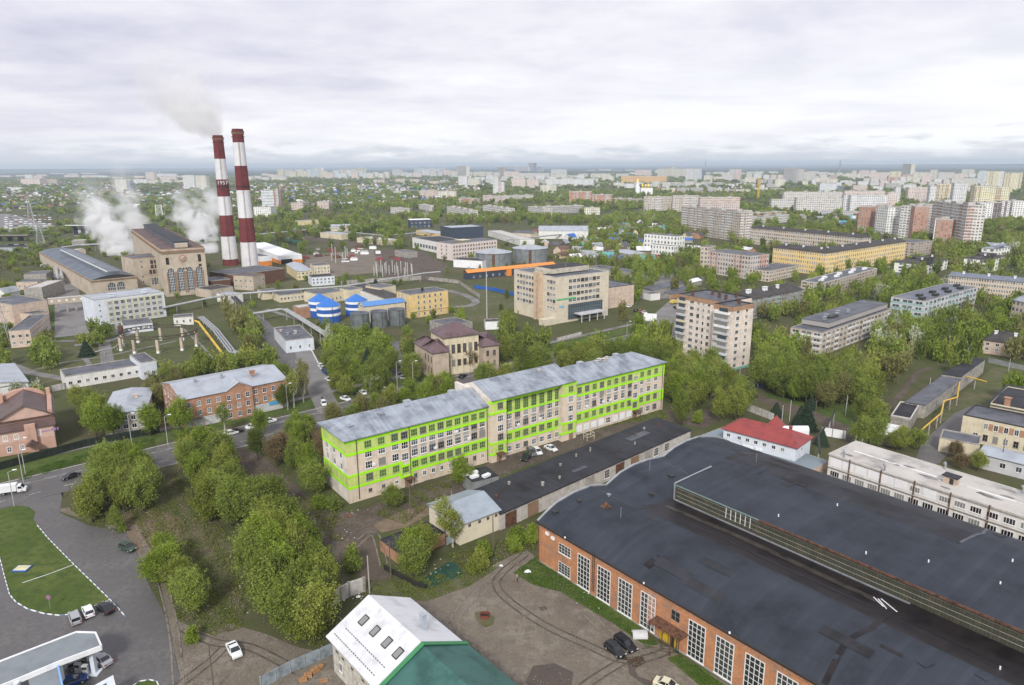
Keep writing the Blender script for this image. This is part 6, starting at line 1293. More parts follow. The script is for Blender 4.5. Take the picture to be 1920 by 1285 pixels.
def car_meshes(kind):
    L_, W, Hh = dict(hatch=(4.1,1.72,1.48), sedan=(4.5,1.76,1.44), wagon=(4.6,1.78,1.5), suv=(4.6,1.85,1.68), coupe=(4.4,1.80,1.34))[kind]; h = L_/2; w = W/2; bz = .92 if kind != 'suv' else 1.02
    body = loft([(-h, sec(w*.82,.32,bz-.12)), (-h+.12, sec(w*.95,.24,bz)), (-h*.55, sec(w,.22,bz+.02)), (h*.35, sec(w,.22,bz-.02)), (h*.80, sec(w*.96,.22,bz-.16)), (h-.06, sec(w*.86,.26,bz-.26)), (h, sec(w*.74,.34,bz-.36))])
    rb = {'hatch': (-h+.18, -h+.45), 'sedan': (-h*.66, -h*.38), 'wagon': (-h+.14, -h+.34), 'suv': (-h+.12, -h+.34), 'coupe': (-h*.72, -h*.25)}[kind]
    xs = [rb[0], rb[1], h*.12, h*.48]
    roof = loft([(rb[0]+.1, sec(w*.80, bz, bz+.03, .02)), (rb[1]+.05, sec(w*.72, bz, Hh-.03, .08)), (h*.0, sec(w*.74, bz, Hh, .08)), (h*.14, sec(w*.72, bz, Hh-.03, .08)), (h*.16, sec(w*.70, bz, bz+.03, .02))])
    g = MB(); W0, W1 = w*.90, w*.76
    g.face([(rb[0],-W0,bz),(xs[3],-W0,bz-.03),(xs[2],-W1,Hh-.09),(rb[1],-W1,Hh-.09)]); g.face([(xs[3],W0,bz-.03),(rb[0],W0,bz),(rb[1],W1,Hh-.09),(xs[2],W1,Hh-.09)])
    g.face([(xs[3],-W0,bz-.03),(xs[3],W0,bz-.03),(xs[2],W1,Hh-.05),(xs[2],-W1,Hh-.05)]); g.face([(rb[0],W0,bz),(rb[0],-W0,bz),(rb[1],-W1,Hh-.05),(rb[1],W1,Hh-.05)]); g.face([(rb[1],-W1,Hh-.06),(xs[2],-W1,Hh-.06),(xs[2],W1,Hh-.06),(rb[1],W1,Hh-.06)])
    rf = MB().box(rb[1]-.02, xs[2]+.04, -W1-.01, W1+.01, Hh-.055, Hh)
    for s in (-1, 1):
        rf.bar((xs[3], s*W0, bz-.02), (xs[2], s*W1, Hh-.05), .07); rf.bar((rb[0], s*W0, bz), (rb[1], s*W1, Hh-.05), .09); rf.bar((-.05*h, s*(W0+.005), bz), (-.05*h, s*(W1+.005), Hh-.05), .07)
    return L_, W, body, g, rf
CARPROTO = {}
def tmpmesh(b, name, m):
    me = bpy.data.meshes.new(name); me.from_pydata(b.v, [], b.f); me.materials.append(m); me.update(); return me
wheel_b = MB().cyl((0,-.11,0),(0,.11,0),.32,n=16); wheel_me = tmpmesh(wheel_b, 'wheel', M_TYRE); rim_me = tmpmesh(MB().cyl((0,-.125,0),(0,.125,0),.19,n=10), 'rim', M_STEEL)
lamp_me = tmpmesh(MB().box(-.04,.04,-.2,.2,-.07,.07), 'headlight', M_LAMP); tail_me = tmpmesh(MB().box(-.04,.04,-.16,.16,-.1,.1), 'tail_light', M_TAIL)
ALLCARS = []
def car(kind, colr, px, hd, label=None, group=None, full=True, z=0.0, name='car', at_=None, ang=None, base=None):
    if kind not in CARPROTO:
        L_, W, b, g, rf = car_meshes(kind); CARPROTO[kind] = (L_, W, tmpmesh(b, 'body', CARP[0]), tmpmesh(g, 'window_glass', M_CG), tmpmesh(rf, 'roof', CARP[0]))
    L_, W, bm_, gm_, rm_ = CARPROTO[kind]; c = at_ if at_ is not None else P(*px, .7)
    if ang is None: q = P(px[0]+hd[0], px[1]+hd[1], .7); d = q-c; ang = math.atan2(d.y, d.x)
    t = thing(name, label or 'car', 'car', (c.x, c.y, .08), ang, group); m = CARP[CI[colr]]
    for nm, me, mm in (('body', bm_, m), ('window_glass', gm_, None), ('roof', rm_, m)):
        o = link(nm, me, t)
        if mm: o.material_slots[0].link = 'OBJECT'; o.material_slots[0].material = mm
    if full:
        for sx_ in (-.62, .62):
            for sy in (-1, 1): w_ = link('wheel', wheel_me, t, (sx_*L_/2, sy*(W/2-.1), .32)); link('rim', rim_me, w_)
        for sy in (-1, 1): link('headlight', lamp_me, t, (L_/2-.05, sy*W*.33, .60)); link('tail_light', tail_me, t, (-L_/2+.02, sy*W*.36, .72))
    ROADS.append([c+Vector(v) for v in ((-2.6,-2.6),(2.6,-2.6),(2.6,2.6),(-2.6,2.6))])
    if label is None: ALLCARS.append((t, base or f'{colr} car', c))
    return t
car('hatch', 'black', (1153,1217), (17,13), 'black hatchback nearer the camera beside a black estate car in the dirt yard'); car('wagon', 'black', (1173,1206), (19,15), 'black estate car parked right of the black hatchback in the dirt yard')
car('sedan', 'cream', (1252,1284), (20,8), 'cream saloon car half cut by the bottom edge, beside the brick hall')
car('coupe', 'white', (439,1218), (8,14), 'white coupe with black glass roof alone on the dirt patch'); car('wagon', 'silver', (140,1157), (-5,-14), 'silver estate car, left of three beside the striped kerb'); car('hatch', 'white', (165,1145), (-6,-14), 'white hatchback, middle of three beside the striped kerb'); car('sedan', 'black', (197,1139), (-12,-9), 'black saloon car, right of three beside the striped kerb')
car('hatch', 'green', (239,1026), (14,5), 'dark green wrecked car with missing panels on the worn ground'); car('sedan', 'silver', (190,1236), (-16,-9), 'silver car parked under the edge of the filling station canopy'); car('sedan', 'blue', (134,1277), (14,-5), 'dark blue car in the shade of the filling station canopy'); car('hatch', 'grey', (150,1243), (14,-5), 'grey car deep under the filling station canopy')
car('sedan', 'black', (133,892), (-15,5), 'black car driving along the avenue by the green verge')
YC = 'cars parked behind the lime-banded block'
car('suv', 'black', (987,857), (-9,9), 'black car, leftmost of four by the lime-banded block', YC); car('suv', 'grey', (997,848), (9,9), 'grey car squeezed between the black and white cars', YC); car('hatch', 'white', (1008,846), (9,8), 'white hatchback beside the grey car by the lime-banded block', YC); car('sedan', 'white', (1033,840), (12,5), 'white saloon parked apart, rightmost by the lime-banded block', YC)
car('sedan', 'blue', (1419,722), (12,4), 'blue car on the lane by the nine-storey brick block', full=False); car('hatch', 'black', (1413,744), (8,-4), 'black hatchback on the lane below the blue car', full=False); car('sedan', 'white', (1771,650), (13,3), 'white saloon parked on asphalt near the buff house', full=False); car('suv', 'grey', (1845,632), (12,4), 'dark grey car beside the buff house with brown roof', full=False)
for c_, x, y, dx, dy in (('white',607,756,5,9),('white',616,711,7,5),('white',606,691,6,4),('blue',610,697,6,4),('white',602,686,6,4),('white',681,736,7,5),('black',671,740,7,5),('white',695,735,8,4),('white',720,731,9,4),('silver',762,708,10,0),('black',757,700,10,0),('white',744,680,10,2),('silver',748,686,10,2),('white',800,722,10,-4),('white',823,716,10,-4),('black',868,705,8,-4),('white',648,747,10,3),('black',443,808,14,-3),('white',474,799,12,-3),('white',505,789,12,-3),('white',433,811,12,-3),('white',640,700,8,3),('silver',655,722,8,5),('white',540,700,5,7),('white',553,710,5,7)):
    car(random.choice(('sedan','hatch','suv')), c_, (x, y), (dx, dy), None, 'cars along the avenue and side street', False)
for c_, x, y in (('white',1255,556),('silver',1267,553),('black',1268,577),('white',1208,586),('red',1201,584),('black',1193,582),('grey',1263,562),('white',1180,574),('white',1262,506),('silver',1255,503),('white',1270,507),('white',800,466),('white',812,470),('silver',786,463),('white',825,474),('black',806,462)): car(random.choice(('sedan','hatch')), c_, (x, y), (9, random.choice((-3, 3))), None, 'cars in the car parks', False)
# the yellow van of the car park, and the white pickup on the avenue
def van(px, hd, cm, label, open_back=False):
    c = P(*px, 1); q = P(px[0]+hd[0], px[1]+hd[1], 1); d = q-c; t = thing('van', label, 'van', (c.x, c.y, .08), math.atan2(d.y, d.x)); 
    loft([(1.1, sec(.95,.35,2.05)), (1.9, sec(.95,.35,2.0)), (2.5, sec(.92,.35,1.25)), (2.95, sec(.88,.35,1.05)), (3.0, sec(.7,.45,.9))]).build('cab', cm, t)
    g_ = MB(); g_.face([(2.52,-.8,1.28),(2.52,.8,1.28),(1.98,.78,1.98),(1.98,-.78,1.98)]); g_.face([(1.3,-.965,1.2),(2.3,-.945,1.2),(1.95,-.96,1.85),(1.3,-.965,1.85)]); g_.face([(2.3,.945,1.2),(1.3,.965,1.2),(1.3,.965,1.85),(1.95,.96,1.85)]); g_.build('window_glass', M_CG, t)
    MB().box(-2.9,1.0,-1.05,1.05,.75,2.35).box(-2.9,1.0,-1.08,1.08,2.35,2.42).build('cargo_box', cm, t)
    MB().box(-2.9,2.6,-.5,.5,.4,.6).build('chassis', M_DARK, t)
    for x in (-1.9, 2.05):
        for s in (-1, 1): w_ = link('wheel', wheel_me, t, (x, s*.88, .34)); link('rim', rim_me, w_)
    return t
van((24,918), (20,-3), CARP[0], 'white delivery truck with box body driving along the avenue'); van((1264,567), (8,-2), CARP[6], 'dull yellow van in the car park left of the nine-storey block')
# ---------------------------------------------------------------- people
def person_mesh():
    v = [(0,0,.95),(0,0,1.15),(0,0,1.38),(0,0,1.52),(0,.0,1.68),(.19,0,1.42),(.24,.02,1.14),(.22,.10,.90),(-.19,0,1.42),(-.24,-.02,1.14),(-.22,.06,.90),(.10,.0,.90),(.11,.10,.50),(.11,.04,.08),(.11,.20,.04),(-.10,0,.90),(-.11,-.08,.50),(-.11,-.16,.08),(-.11,0,.04)]
    e = [(0,1),(1,2),(2,3),(3,4),(2,5),(5,6),(6,7),(2,8),(8,9),(9,10),(0,11),(11,12),(12,13),(13,14),(0,15),(15,16),(16,17),(17,18)]
    r_ = [.15,.15,.17,.06,.11,.075,.055,.04,.075,.055,.04,.10,.07,.05,.045,.10,.07,.05,.045]
    me = bpy.data.meshes.new('person'); me.from_pydata(v, e, []); o = bpy.data.objects.new('tmp', me); COL.objects.link(o)
    s = o.modifiers.new('s', 'SKIN'); 
    for i, q in enumerate(me.skin_vertices[0].data): q.radius = (r_[i]*(1.15 if i < 3 else 1), r_[i])
    me.skin_vertices[0].data[0].use_root = True; o.modifiers.new('u', 'SUBSURF').levels = 1
    dg = bpy.context.evaluated_depsgraph_get(); m2 = bpy.data.meshes.new_from_object(o.evaluated_get(dg)); bpy.data.objects.remove(o); return m2
PM = person_mesh(); M_SKIN = mat('skin', (.45,.28,.20), .6, 0)
def person(px, label, top, leg, ang=0):
    me = PM.copy(); 
    for m in (M_SKIN, top, leg): me.materials.append(m)
    for p in me.polygons: z = p.center.z; p.material_index = 0 if z > 1.5 or (abs(p.center.x) > .17 and z < .98 and z > .8) else (1 if z > .92 else 2)
    c = P(*px, 0); o = link('person', me, None, (c.x, c.y, .08), ang); tag(o, label, 'person')
    hr = MB().cyl((0,-.01,1.70),(0,-.02,1.80),.115,.06,10).build('hair', M_DARK, o); return o
person((118,934), 'person in dark coat standing at the kerb of the avenue, by the bushes', M_DARK, M_DARK, .5); person((604,752), 'person in dark clothes beside the white car on the side street', M_DARK, M_DARK, 1); person((626,731), 'person in dark jacket walking along the side street pavement', M_DARK, GLASSES[1], 2); person((970,1091), 'person in grey clothes walking across the dirt yard by the grass', M_GREYP, M_DARK, 1)
person((1056,660), 'person in dark clothes on the pavement below the pale office building', M_DARK, M_DARK, 1)
# ---------------------------------------------------------------- filling station
t0 = P(100, 1230, 5); t = thing('filling_station_canopy', 'grey ribbed filling station canopy with white and blue fascia', 'canopy', (t0.x, t0.y)); LM.append(('the filling station canopy', t0))
def lp(x, y, z): q = P(x, y, z)-t0; return (q.x, q.y)
c1 = [lp(*q, 5) for q in ((-60,1264),(0,1241),(143,1186),(179,1187),(190,1212),(109,1242),(52,1266),(-60,1312))]
rib = seams(mat('ribbed_canopy_sheet', (.25,.28,.30), .5, .08, .2), .35, 0, .75, .25, False)
MB().prism(c1, 4.9, 5.0).build('canopy_roof', rib, t); 
b = MB(); cc = c1+[c1[0]]
for i in range(len(c1)-1): b.bar((*cc[i], 4.75), (*cc[i+1], 4.75), .25, 0, .85)
b.build('white_fascia', M_WPAINT, t)
c2 = [lp(*q, 4.5) for q in ((52,1270),(108,1247),(120,1300),(60,1310))]; MB().prism(c2, 4.2, 4.3).build('canopy_roof', rib, t)
b = MB(); b.bar((*c2[1], 4.2), (*c2[2], 4.2), .25, 0, .7); b.build('light_blue_fascia', mat('light_blue_fascia', (.22,.42,.72), .4, .04), t); b = MB(); q0, q1 = lp(0,1282,4.4), lp(50,1268,4.4); b.bar((*q0, 4.3), (*q1, 4.3), .3, 0, .9); b.build('blue_fascia', M_BLUE, t)
for (x, y) in ((178,1262),(118,1290),(40,1330)):
    q = lp(x, y, 0); MB().box(q[0]-.35,q[0]+.35,q[1]-.35,q[1]+.35,0,4.7).box(q[0]-.9,q[0]+.9,q[1]-.9,q[1]+.9,0,.2).build('canopy_column', M_WHITE2, t); MB().box(q[0]-.36,q[0]-.30,q[1]-.36,q[1]+.36,0.2,4.7).build('blue_panel', M_BLUE, t)
for i, (x, y) in enumerate(((148,1262),(162,1266))):
    q = P(x, y); o = MB().box(-.45,.45,-.3,.3,0,1.7).box(-.4,.4,-.32,-.305,1.0,1.5,m=1).build('fuel_pump', [M_LGREY, M_DARK], None, (q.x, q.y, .2), .5); tag(o, ['grey fuel pump under the canopy, left of two', 'grey fuel pump under the canopy, next to the column'][i], 'fuel pump', 'fuel pumps')
q = [P(*p, 3.6) for p in ((168,1290),(212,1266),(218,1290),(175,1310))]; c = sum(q, Vector((0,0)))/4; k = thing('station_kiosk', 'white flat-roofed kiosk cut by the bottom edge beside the canopy', 'kiosk', (c.x, c.y)); pl = [((p-c).x, (p-c).y) for p in q]; MB().prism(pl, 0, 3.6).build('wall', M_WPAINT, k); MB().prism([(x*.9, y*.9) for x, y in pl], 3.603, 3.64).build('roof', M_WHITE2, k); MB().prism([(x*.3, y*.3) for x, y in pl], 3.65, 3.7).build('skylight', GLASSES[1], k)
q = P(42,1068); o = MB().box(-1.5,1.5,-1.1,1.1,0,.25,m=0).box(-1.3,1.3,-.9,.9,.25,.3,m=1).build('tank_hatch', [M_BLUE, mat('pale_yellow_lid', (.62,.57,.36), .7, .1)], None, (q.x, q.y, .1), .15); tag(o, 'pale yellow rectangular hatch with blue rim on the lawn island', 'hatch')
q = P(95,1143); k = thing('road_sign', 'round no-parking style sign seen from behind on the lawn island', 'sign', (q.x, q.y, .1)); MB().cyl((0,0,0),(0,0,2.6),.04,n=8).build('post', M_STEEL, k); MB().cyl((0,-.05,2.5),(0,-.02,2.5),.45,n=20).build('sign_face', mat('mauve_sign_face', (.28,.14,.24), .5, 0), k)
def path_strip(name, pts, wid, m): b = MB(); w_ = [P(*p) for p in pts]; [b.bar((*a, .11), (*c_, .11), wid, 0, .05) for a, c_ in zip(w_[:-1], w_[1:])]; o = b.build(name, m); o['kind'] = 'structure'
path_strip('white_edging', [(42,1094),(90,1078),(138,1060)], .12, M_WPAINT)
# ---------------------------------------------------------------- masts, lamps, poles
ITEMS = []
def pole(px, hgt, m, name='utility_pole', cat='pole', r_=.14, arm=0.0, label=None, lamp=False, cross=False, group=None, lean=0):
    c = P(*px); t = thing(name, label or name, cat, (c.x, c.y), random.uniform(0, .6), group)
    MB().cyl((0,0,0),(lean,0,hgt),r_,r_*.7,8).build('post', m, t)
    if lamp: MB().bar((0,0,hgt),(arm,0,hgt+.5),.1).build('arm', M_STEEL, t); MB().box(arm-.4,arm+.5,-.18,.18,hgt+.4,hgt+.58).build('lamp_head', M_WPAINT, t)
    if cross: MB().bar((-.9,0,hgt-.6),(.9,0,hgt-.6),.1).build('cross_arm', m, t)
    if label is None: ITEMS.append((t, {'street_lamp': 'slim street lamp', 'utility_pole': 'dark wooden utility pole' if m is M_WOOD else 'pale concrete utility pole'}[name], c))
    ROADS.append([c+Vector(v) for v in ((-1.5,-3),(1.5,-3),(1.5,1),(-1.5,1))]); return t
for (x, y, hh) in ((27,950,9),(46,915,10),(48,890,10),(248,838,10),(315,835,9),(775,728,10),(745,728,10),(540,770,9),(1175,640,9),(1300,590,9)): pole((x, y), hh, M_CPOLE, 'street_lamp', 'street lamp', .11, 1.4, lamp=True, group='street lamps')
for (x, y, hh, m, cr) in ((925,1040,9.5,M_WOOD,False),(770,975,9,M_WOOD,True),(733,1085,8.5,M_WOOD,True),(693,1112,8,M_CPOLE,False),(402,1300,9,M_WOOD,False),(1527,795,8,M_WOOD,True),(1480,790,7,M_CPOLE,False),(1465,800,7,M_CPOLE,False),(1385,730,8,M_CPOLE,False),(1585,780,7,M_CPOLE,False),(1875,880,9,M_WOOD,False),(1890,700,6,M_CPOLE,False),(1740,745,7,M_CPOLE,False),(1600,862,7,M_STEEL,False),(1612,868,7,M_STEEL,False)): pole((x, y), hh, m, cross=cr, group='utility poles')
pole((913,598), height(913,598,500), M_CPOLE, 'lamp_mast', 'mast', .35, label='very tall slender grey mast beside the white kiosk')
LM.append(('the tall grey mast', P(913,598)))
def bush_free(): pass
q = P(1218,620); k = thing('billboard', 'blank white billboard on a single post by the car park', 'billboard', (q.x, q.y), -.3); MB().cyl((0,0,0),(0,0,6),.25,n=8).build('post', M_STEEL, k); MB().box(-3.2,3.2,-.15,.15,5,8.6).build('panel', M_PAPER, k)
# pylons, crane, far masts
def lattice(px, top, w0, w1, m, label, name='pylon', arms=0, yb=None):
    c = P(*px); hh = height(px[0], px[1], top); t = thing(name, label, 'pylon' if name == 'pylon' else name.replace('_', ' '), (c.x, c.y), .4); b = MB(); n = 8
    f = lambda k: lerp(w0, w1, k/n)/2; th = max(.12, c.length*.0004)
    for k in range(n):
        a, d = f(k), f(k+1); z0, z1 = hh*k/n, hh*(k+1)/n
        for sx_, sy in ((-1,-1),(1,-1),(1,1),(-1,1)):
            b.bar((sx_*a, sy*a, z0), (sx_*d, sy*d, z1), th)
            nx, ny = (-sy, sx_) ; b.bar((sx_*a, sy*a, z0), (nx*d, ny*d, z1), th*.7)
    b.build('lattice_tower', m, t)
    for j in range(arms): z = hh*(.68+.13*j); MB().bar((-w0*1.1,0,z),(w0*1.1,0,z),th*1.3).build('cross_arm', m, t)
    return t
lattice((78,462), 418, 8, 1.5, M_STEEL, 'grey lattice pylon by the river bend', arms=3); lattice((60,420), 372, 8, 1.5, M_STEEL, 'grey lattice pylon beyond the car depot', arms=3); lattice((6,640), 560, 6, 1.2, M_STEEL, 'grey lattice pylon at the left edge by the buff outbuildings', arms=3)
lattice((1421,375), 333, 3, 3, M_YPIPE, 'yellow tower crane standing among trees', 'tower_crane', 0); lattice((1322,322), 300, 8, 2, M_STEEL, 'thin radio mast on the horizon, left of two', 'radio_mast'); lattice((1573,330), 300, 10, 2, M_STEEL, 'tall radio mast on the horizon, right of two', 'radio_mast'); lattice((300,330), 316, 10, 2, M_STEEL, 'radio mast on the left horizon by the steam', 'radio_mast'); lattice((300,412), 384, 10, 8, M_WPAINT, 'pale lattice mast behind the steam', 'lattice_mast')
# ---------------------------------------------------------------- fences and walls
def fence(px, hh, m, label, post=M_DARK, step=3.0, name='fence', th=.12, cat='fence', capm=None):
    w_ = [P(*p) for p in px]; c = w_[0]; t = thing(name, label, cat, (c.x, c.y)); L_ = [p-c for p in w_]
    b = MB(); [b.bar((*a, hh/2), (*d, hh/2), th, 0, hh) for a, d in zip(L_[:-1], L_[1:])]; b.build('panel', m, t); n = 0
    for a, d in zip(L_[:-1], L_[1:]):
        ln = (d-a).length; k = 0
        while k*step < ln and n < 60: p = a+(d-a)*(k*step/ln); MB().box(p.x-th*.9, p.x+th*.9, p.y-th*.9, p.y+th*.9, 0, hh+.08).build('post', post, t); k += 1; n += 1
    return t
fence([(-30,888),(0,882),(160,838),(300,812)], 2.3, mat('dark_green_fence_sheet', (.018,.025,.018), .6, .2, .5), 'dark solid fence between the salmon building and the avenue')
fence([(490,1292),(545,1262),(600,1238),(636,1222)], 2.2, mat('grey_blue_fence_sheet', (.25,.29,.32), .5, .2, .6), 'grey-blue corrugated fence by the white and green roofed building', M_STEEL, 2.5)
fence([(1396,768),(1450,789)], 2.4, M_CONCL, 'light concrete slab fence behind the red-roofed building', M_CONC, 2.5, th=.2)
fence([(1540,816),(1585,824)], 2.6, M_WPAINT, 'white wall section at the bend of the access lane', M_CONC, 3, 'wall', .2, 'wall')
fence([(1853,680),(1925,696)], 2.0, M_STEEL, 'grey metal fence in front of the buff house', M_STEEL, 3)
fence([(889,541),(925,546),(967,556)], 2.4, M_BLUE, 'bright blue fence on the grassy plot beside the pale office building', M_BLUE, 3)
fence([(800,525),(860,532),(900,560)], 2.5, M_CONC, 'old concrete slab fence before the orange-roofed building', M_CONC, 4)
fence([(640,535),(700,530),(790,525)], 3, M_CONC, 'concrete wall behind the long dark-roofed works hall', M_CONC, 4)
fence([(615,1142),(655,1118),(686,1108)], 3.0, M_CONCL, 'weathered concrete retaining wall behind the white and green roofed building', M_CONC, 3, 'wall', .3, 'wall')
fence([(838,1022),(860,1010)], 1.8, mat('pale_blue_fence', (.34,.42,.44), .6, .1), 'pale blue fence panel left of the cream gabled workshop', M_STEEL, 2)
fence([(720,1068),(775,1098),(800,1106)], 1.2, M_DARK, 'low mesh fence beside the artificial turf court', M_DARK, 2, th=.04)
fence([(548,620),(585,660),(600,690)], 1.0, M_WPAINT, 'low white fence along the side street', M_WPAINT, 4)
fence([(98,735),(122,730),(140,722)], 2.4, M_CONCL, 'pale slab fence between the salmon building and the long white building', M_CONC, 3)
fence([(1045,640),(1090,628)], 1.5, M_CONCL, 'low concrete wall below the pale office building', M_CONC, 3, th=.3)
# ---------------------------------------------------------------- pipes
def pipe(px, z, r_, m, label, sup=12, name='overhead_pipe', twin=0, group=None):
    w_ = [P(x, y, zz) for (x, y), zz in zip(px, z if isinstance(z, list) else [z]*len(px))]; zs = z if isinstance(z, list) else [z]*len(px); c = w_[0]; t = thing(name, label, 'pipeline', (c.x, c.y), 0, group)
    for q in range(twin+1):
        b = MB()
        for a, d, za, zb in zip(w_[:-1], w_[1:], zs[:-1], zs[1:]):
            n_ = (d-a).normalized() if (d-a).length > .1 else Vector((1,0)); o_ = Vector((-n_.y, n_.x))*(q*r_*2.6); a2, d2 = a-c+o_, d-c+o_
            b.cyl((*a2, za), (*d2, zb), r_, r_, 8)
        b.build('pipe', m, t)
    k = 0
    for a, d, za, zb in zip(w_[:-1], w_[1:], zs[:-1], zs[1:]):
        ln = (d-a).length; s = sup/2
        while s < ln and k < 60: p = a+(d-a)*(s/ln)-c; zz = lerp(za, zb, s/ln); MB().bar((p.x, p.y, 0), (p.x, p.y, zz-r_), .35).build('support', M_CONC, t); s += sup; k += 1
    return t
pipe([(480,440),(560,433),(600,429),(632,428),(640,434)], 5, .7, M_PIPEW, 'pale overhead heating pipe running right from the striped chimneys', 25, twin=1)
pipe([(640,434),(720,442),(790,436),(850,440)], 5, .6, M_PIPEW, 'thin pale overhead pipe behind the works toward the navy block', 25)
pipe([(950,450),(1050,440),(1130,432),(1240,424)], 5, .8, M_PIPEW, 'long pale overhead pipe passing above the cottages', 30)
pipe([(120,472),(106,478),(106,500),(108,520)], 6, 1.0, M_PIPEW, 'bent pale pipe loop left of the turbine hall', 20, twin=1); pipe([(106,478),(118,464),(150,460),(225,456),(245,455)], 7, .9, M_PIPEW, 'pale overhead pipe running behind the turbine hall', 25); pipe([(94,478),(106,478)], 6, 1.0, M_PIPEW, 'short pale pipe stub at the left of the pipe loop', 20); pipe([(76,498),(108,493)], 5, .8, M_PIPEW, 'pale crossing pipe at the foot of the pipe loop', 20)
pipe([(305,578),(390,560),(440,552),(520,546)], 5, .5, M_PIPEW, 'pale overhead pipe between the light blue building and the tan pump house', 18, twin=1); pipe([(500,548),(530,545),(650,537),(720,525),(800,512),(826,510)], 6, .42, M_PIPEW, 'pale overhead pipe running along the long works hall', 22, twin=1)
pipe([(430,552),(465,588),(470,592)], 4, .7, M_DARK, 'dark pipe rack slanting past the tan pump house', 16, twin=1); pipe([(470,590),(530,580),(560,598),(592,618),(610,630)], 5, .42, M_PIPEW, 'pipe rack descending past the blue-topped tanks', 14, twin=2)
pipe([(358,600),(372,604),(418,664)], 1.6, .55, M_YPIPE, 'yellow gas pipe running across the works lawn', 9); pipe([(372,595),(400,620),(430,660),(448,664)], 1.6, .45, M_STEEL, 'silver pipe bundle beside the yellow gas pipe', 9, twin=2)
pipe([(178,660),(215,652),(228,640),(232,646)], 2.2, .25, M_PIPEW, 'thin white pipe on white stub posts at the works lawn', 8)
pipe([(1925,735) if False else (1850,716),(1812,706),(1800,712)], 4, .22, M_YPIPE, 'yellow gas pipe near the garages by the footpath', 8); pipe([(1800,712),(1795,745),(1770,752),(1765,775),(1735,800),(1720,815)], 4, .22, M_YPIPE, 'yellow gas pipe descending along the garages', 8)
pipe([(1537,850),(1535,815),(1552,795),(1566,770)], [4,4.5,5,4.5], .3, M_DARK, 'dark angled pipe crossing the lane by the spruces', 9)
# ring-shaped conveyor structure in front of the works: dark elevated truss ring on concrete legs
q = P(300, 650); k = thing('ring_trestle', 'round elevated dark truss ring on concrete legs on the works lawn', 'trestle', (q.x, q.y)); LM.append(('the round truss ring', q)); b = MB(); R0 = 17; pts = [(R0*math.cos(a), R0*.75*math.sin(a)) for a in np.linspace(0, 2*math.pi, 21)[:-1]]
for i in range(20):
    a, d = pts[i], pts[(i+1)%20]
    for z in (6.2, 7.6): b.bar((*a, z), (*d, z), .35)
    b.bar((*a, 6.2), (*d, 7.6), .22); b.bar((*a, 6.2), (*a, 7.6), .22)
b.build('truss_ring', mat('dark_brown_steel', (.075,.06,.045), .8, .2, 1), k)
for i in range(0, 20, 2): a = pts[i]; o = MB().box(a[0]-.55,a[0]+.55,a[1]-.55,a[1]+.55,1.0,6.1).build('leg', M_STONE, k); MB().box(a[0]-.6,a[0]+.6,a[1]-.6,a[1]+.6,0,1.0).build('white_foot', M_WPAINT, o)
ROADS.append([q+Vector(v) for v in ((-20,-16),(20,-16),(20,16),(-20,16))])
for i, (x, y) in enumerate(((222,628),(228,630),(252,618),(260,618),(268,618),(276,616))):
    q = P(x, y); o = MB().cyl((0,0,0),(0,0,5 if i < 2 else 3.2),1.1,n=14).cyl((0,0,5 if i < 2 else 3.2),(0,0,5.4 if i < 2 else 3.5),1.1,.3,14).build('upright_vessel', [M_STEEL, M_RUST, M_STEEL, M_GREYP][i % 4], None, (q.x, q.y, .1)); tag(o, None, 'vessel', 'upright vessels beside the substation'); ITEMS.append((o, 'small upright cylindrical vessel', q))
# red fire ring, goal frames, rubbish, pallets, barrels
q = P(909,1158); o = MB().cyl((0,0,0),(0,0,.7),.85,.85,16,caps=False).cyl((0,0,.1),(0,0,.12),.84,.84,16,m=1).build('concrete_well_ring', [mat('red_brown_ring', (.20,.06,.04), .8, .1), M_DARK], None, (q.x, q.y, .1)); tag(o, 'rusty red round well ring on a grass tuft in the dirt yard', 'well ring')
q = P(909,1160); sheet('grass_tuft', [(889,1150),(900,1147),(915,1150),(928,1160),(925,1172),(910,1177),(897,1168)], .13, M_ROUGHG)
q = P(1104,824); k = thing('goal_frame', 'pale tubular cube frame on the grass behind the lime-banded block', 'frame', (q.x, q.y), .62); b = MB()
for x in (-1.4,1.4):
    for y in (-.8,.8): b.bar((x,y,0),(x,y,2.2),.12)
for z in (2.2, 1.1): b.bar((-1.4,-.8,z),(1.4,-.8,z),.1).bar((-1.4,.8,z),(1.4,.8,z),.1).bar((-1.4,-.8,z),(-1.4,.8,z),.1).bar((1.4,-.8,z),(1.4,.8,z),.1)
b.build('tube_frame', mat('pale_yellow_tube', (.58,.55,.42), .6, .1), k)
q = P(260,937); k = thing('bench_frame', 'orange-brown wooden box frame beside the bushes', 'frame', (q.x, q.y), .3); MB().bar((-1.2,-.5,.5),(1.2,-.5,.5),.15).bar((-1.2,.5,.9),(1.2,.5,.9),.15).bar((-1.2,-.5,0),(-1.2,.5,1.2),.15).bar((1.2,-.5,0),(1.2,.5,1.2),.15).box(-1,1,-.5,-.4,.2,.5).build('frame_bars', mat('orange_wood', (.40,.20,.05), .7, .1), k)
q = P(1199,1194); o = MB(); 
for i in range(9): a0, a1 = math.pi*i/9, math.pi*(i+1)/9; o.face([(-1.3,-1.0*math.cos(a0),.1+1.0*math.sin(a0)),(1.3,-1.0*math.cos(a0),.1+1.0*math.sin(a0)),(1.3,-1.0*math.cos(a1),.1+1.0*math.sin(a1)),(-1.3,-1.0*math.cos(a1),.1+1.0*math.sin(a1))])
tag(o.build('sheet_metal_hood', M_LGREY, None, (q.x, q.y, .1), -.9), 'grey half-round metal sheet lying on the grass by the brick hall', 'metal sheet')
palm = mat('pallet_wood', (.42,.23,.11), .85, .15, 2)
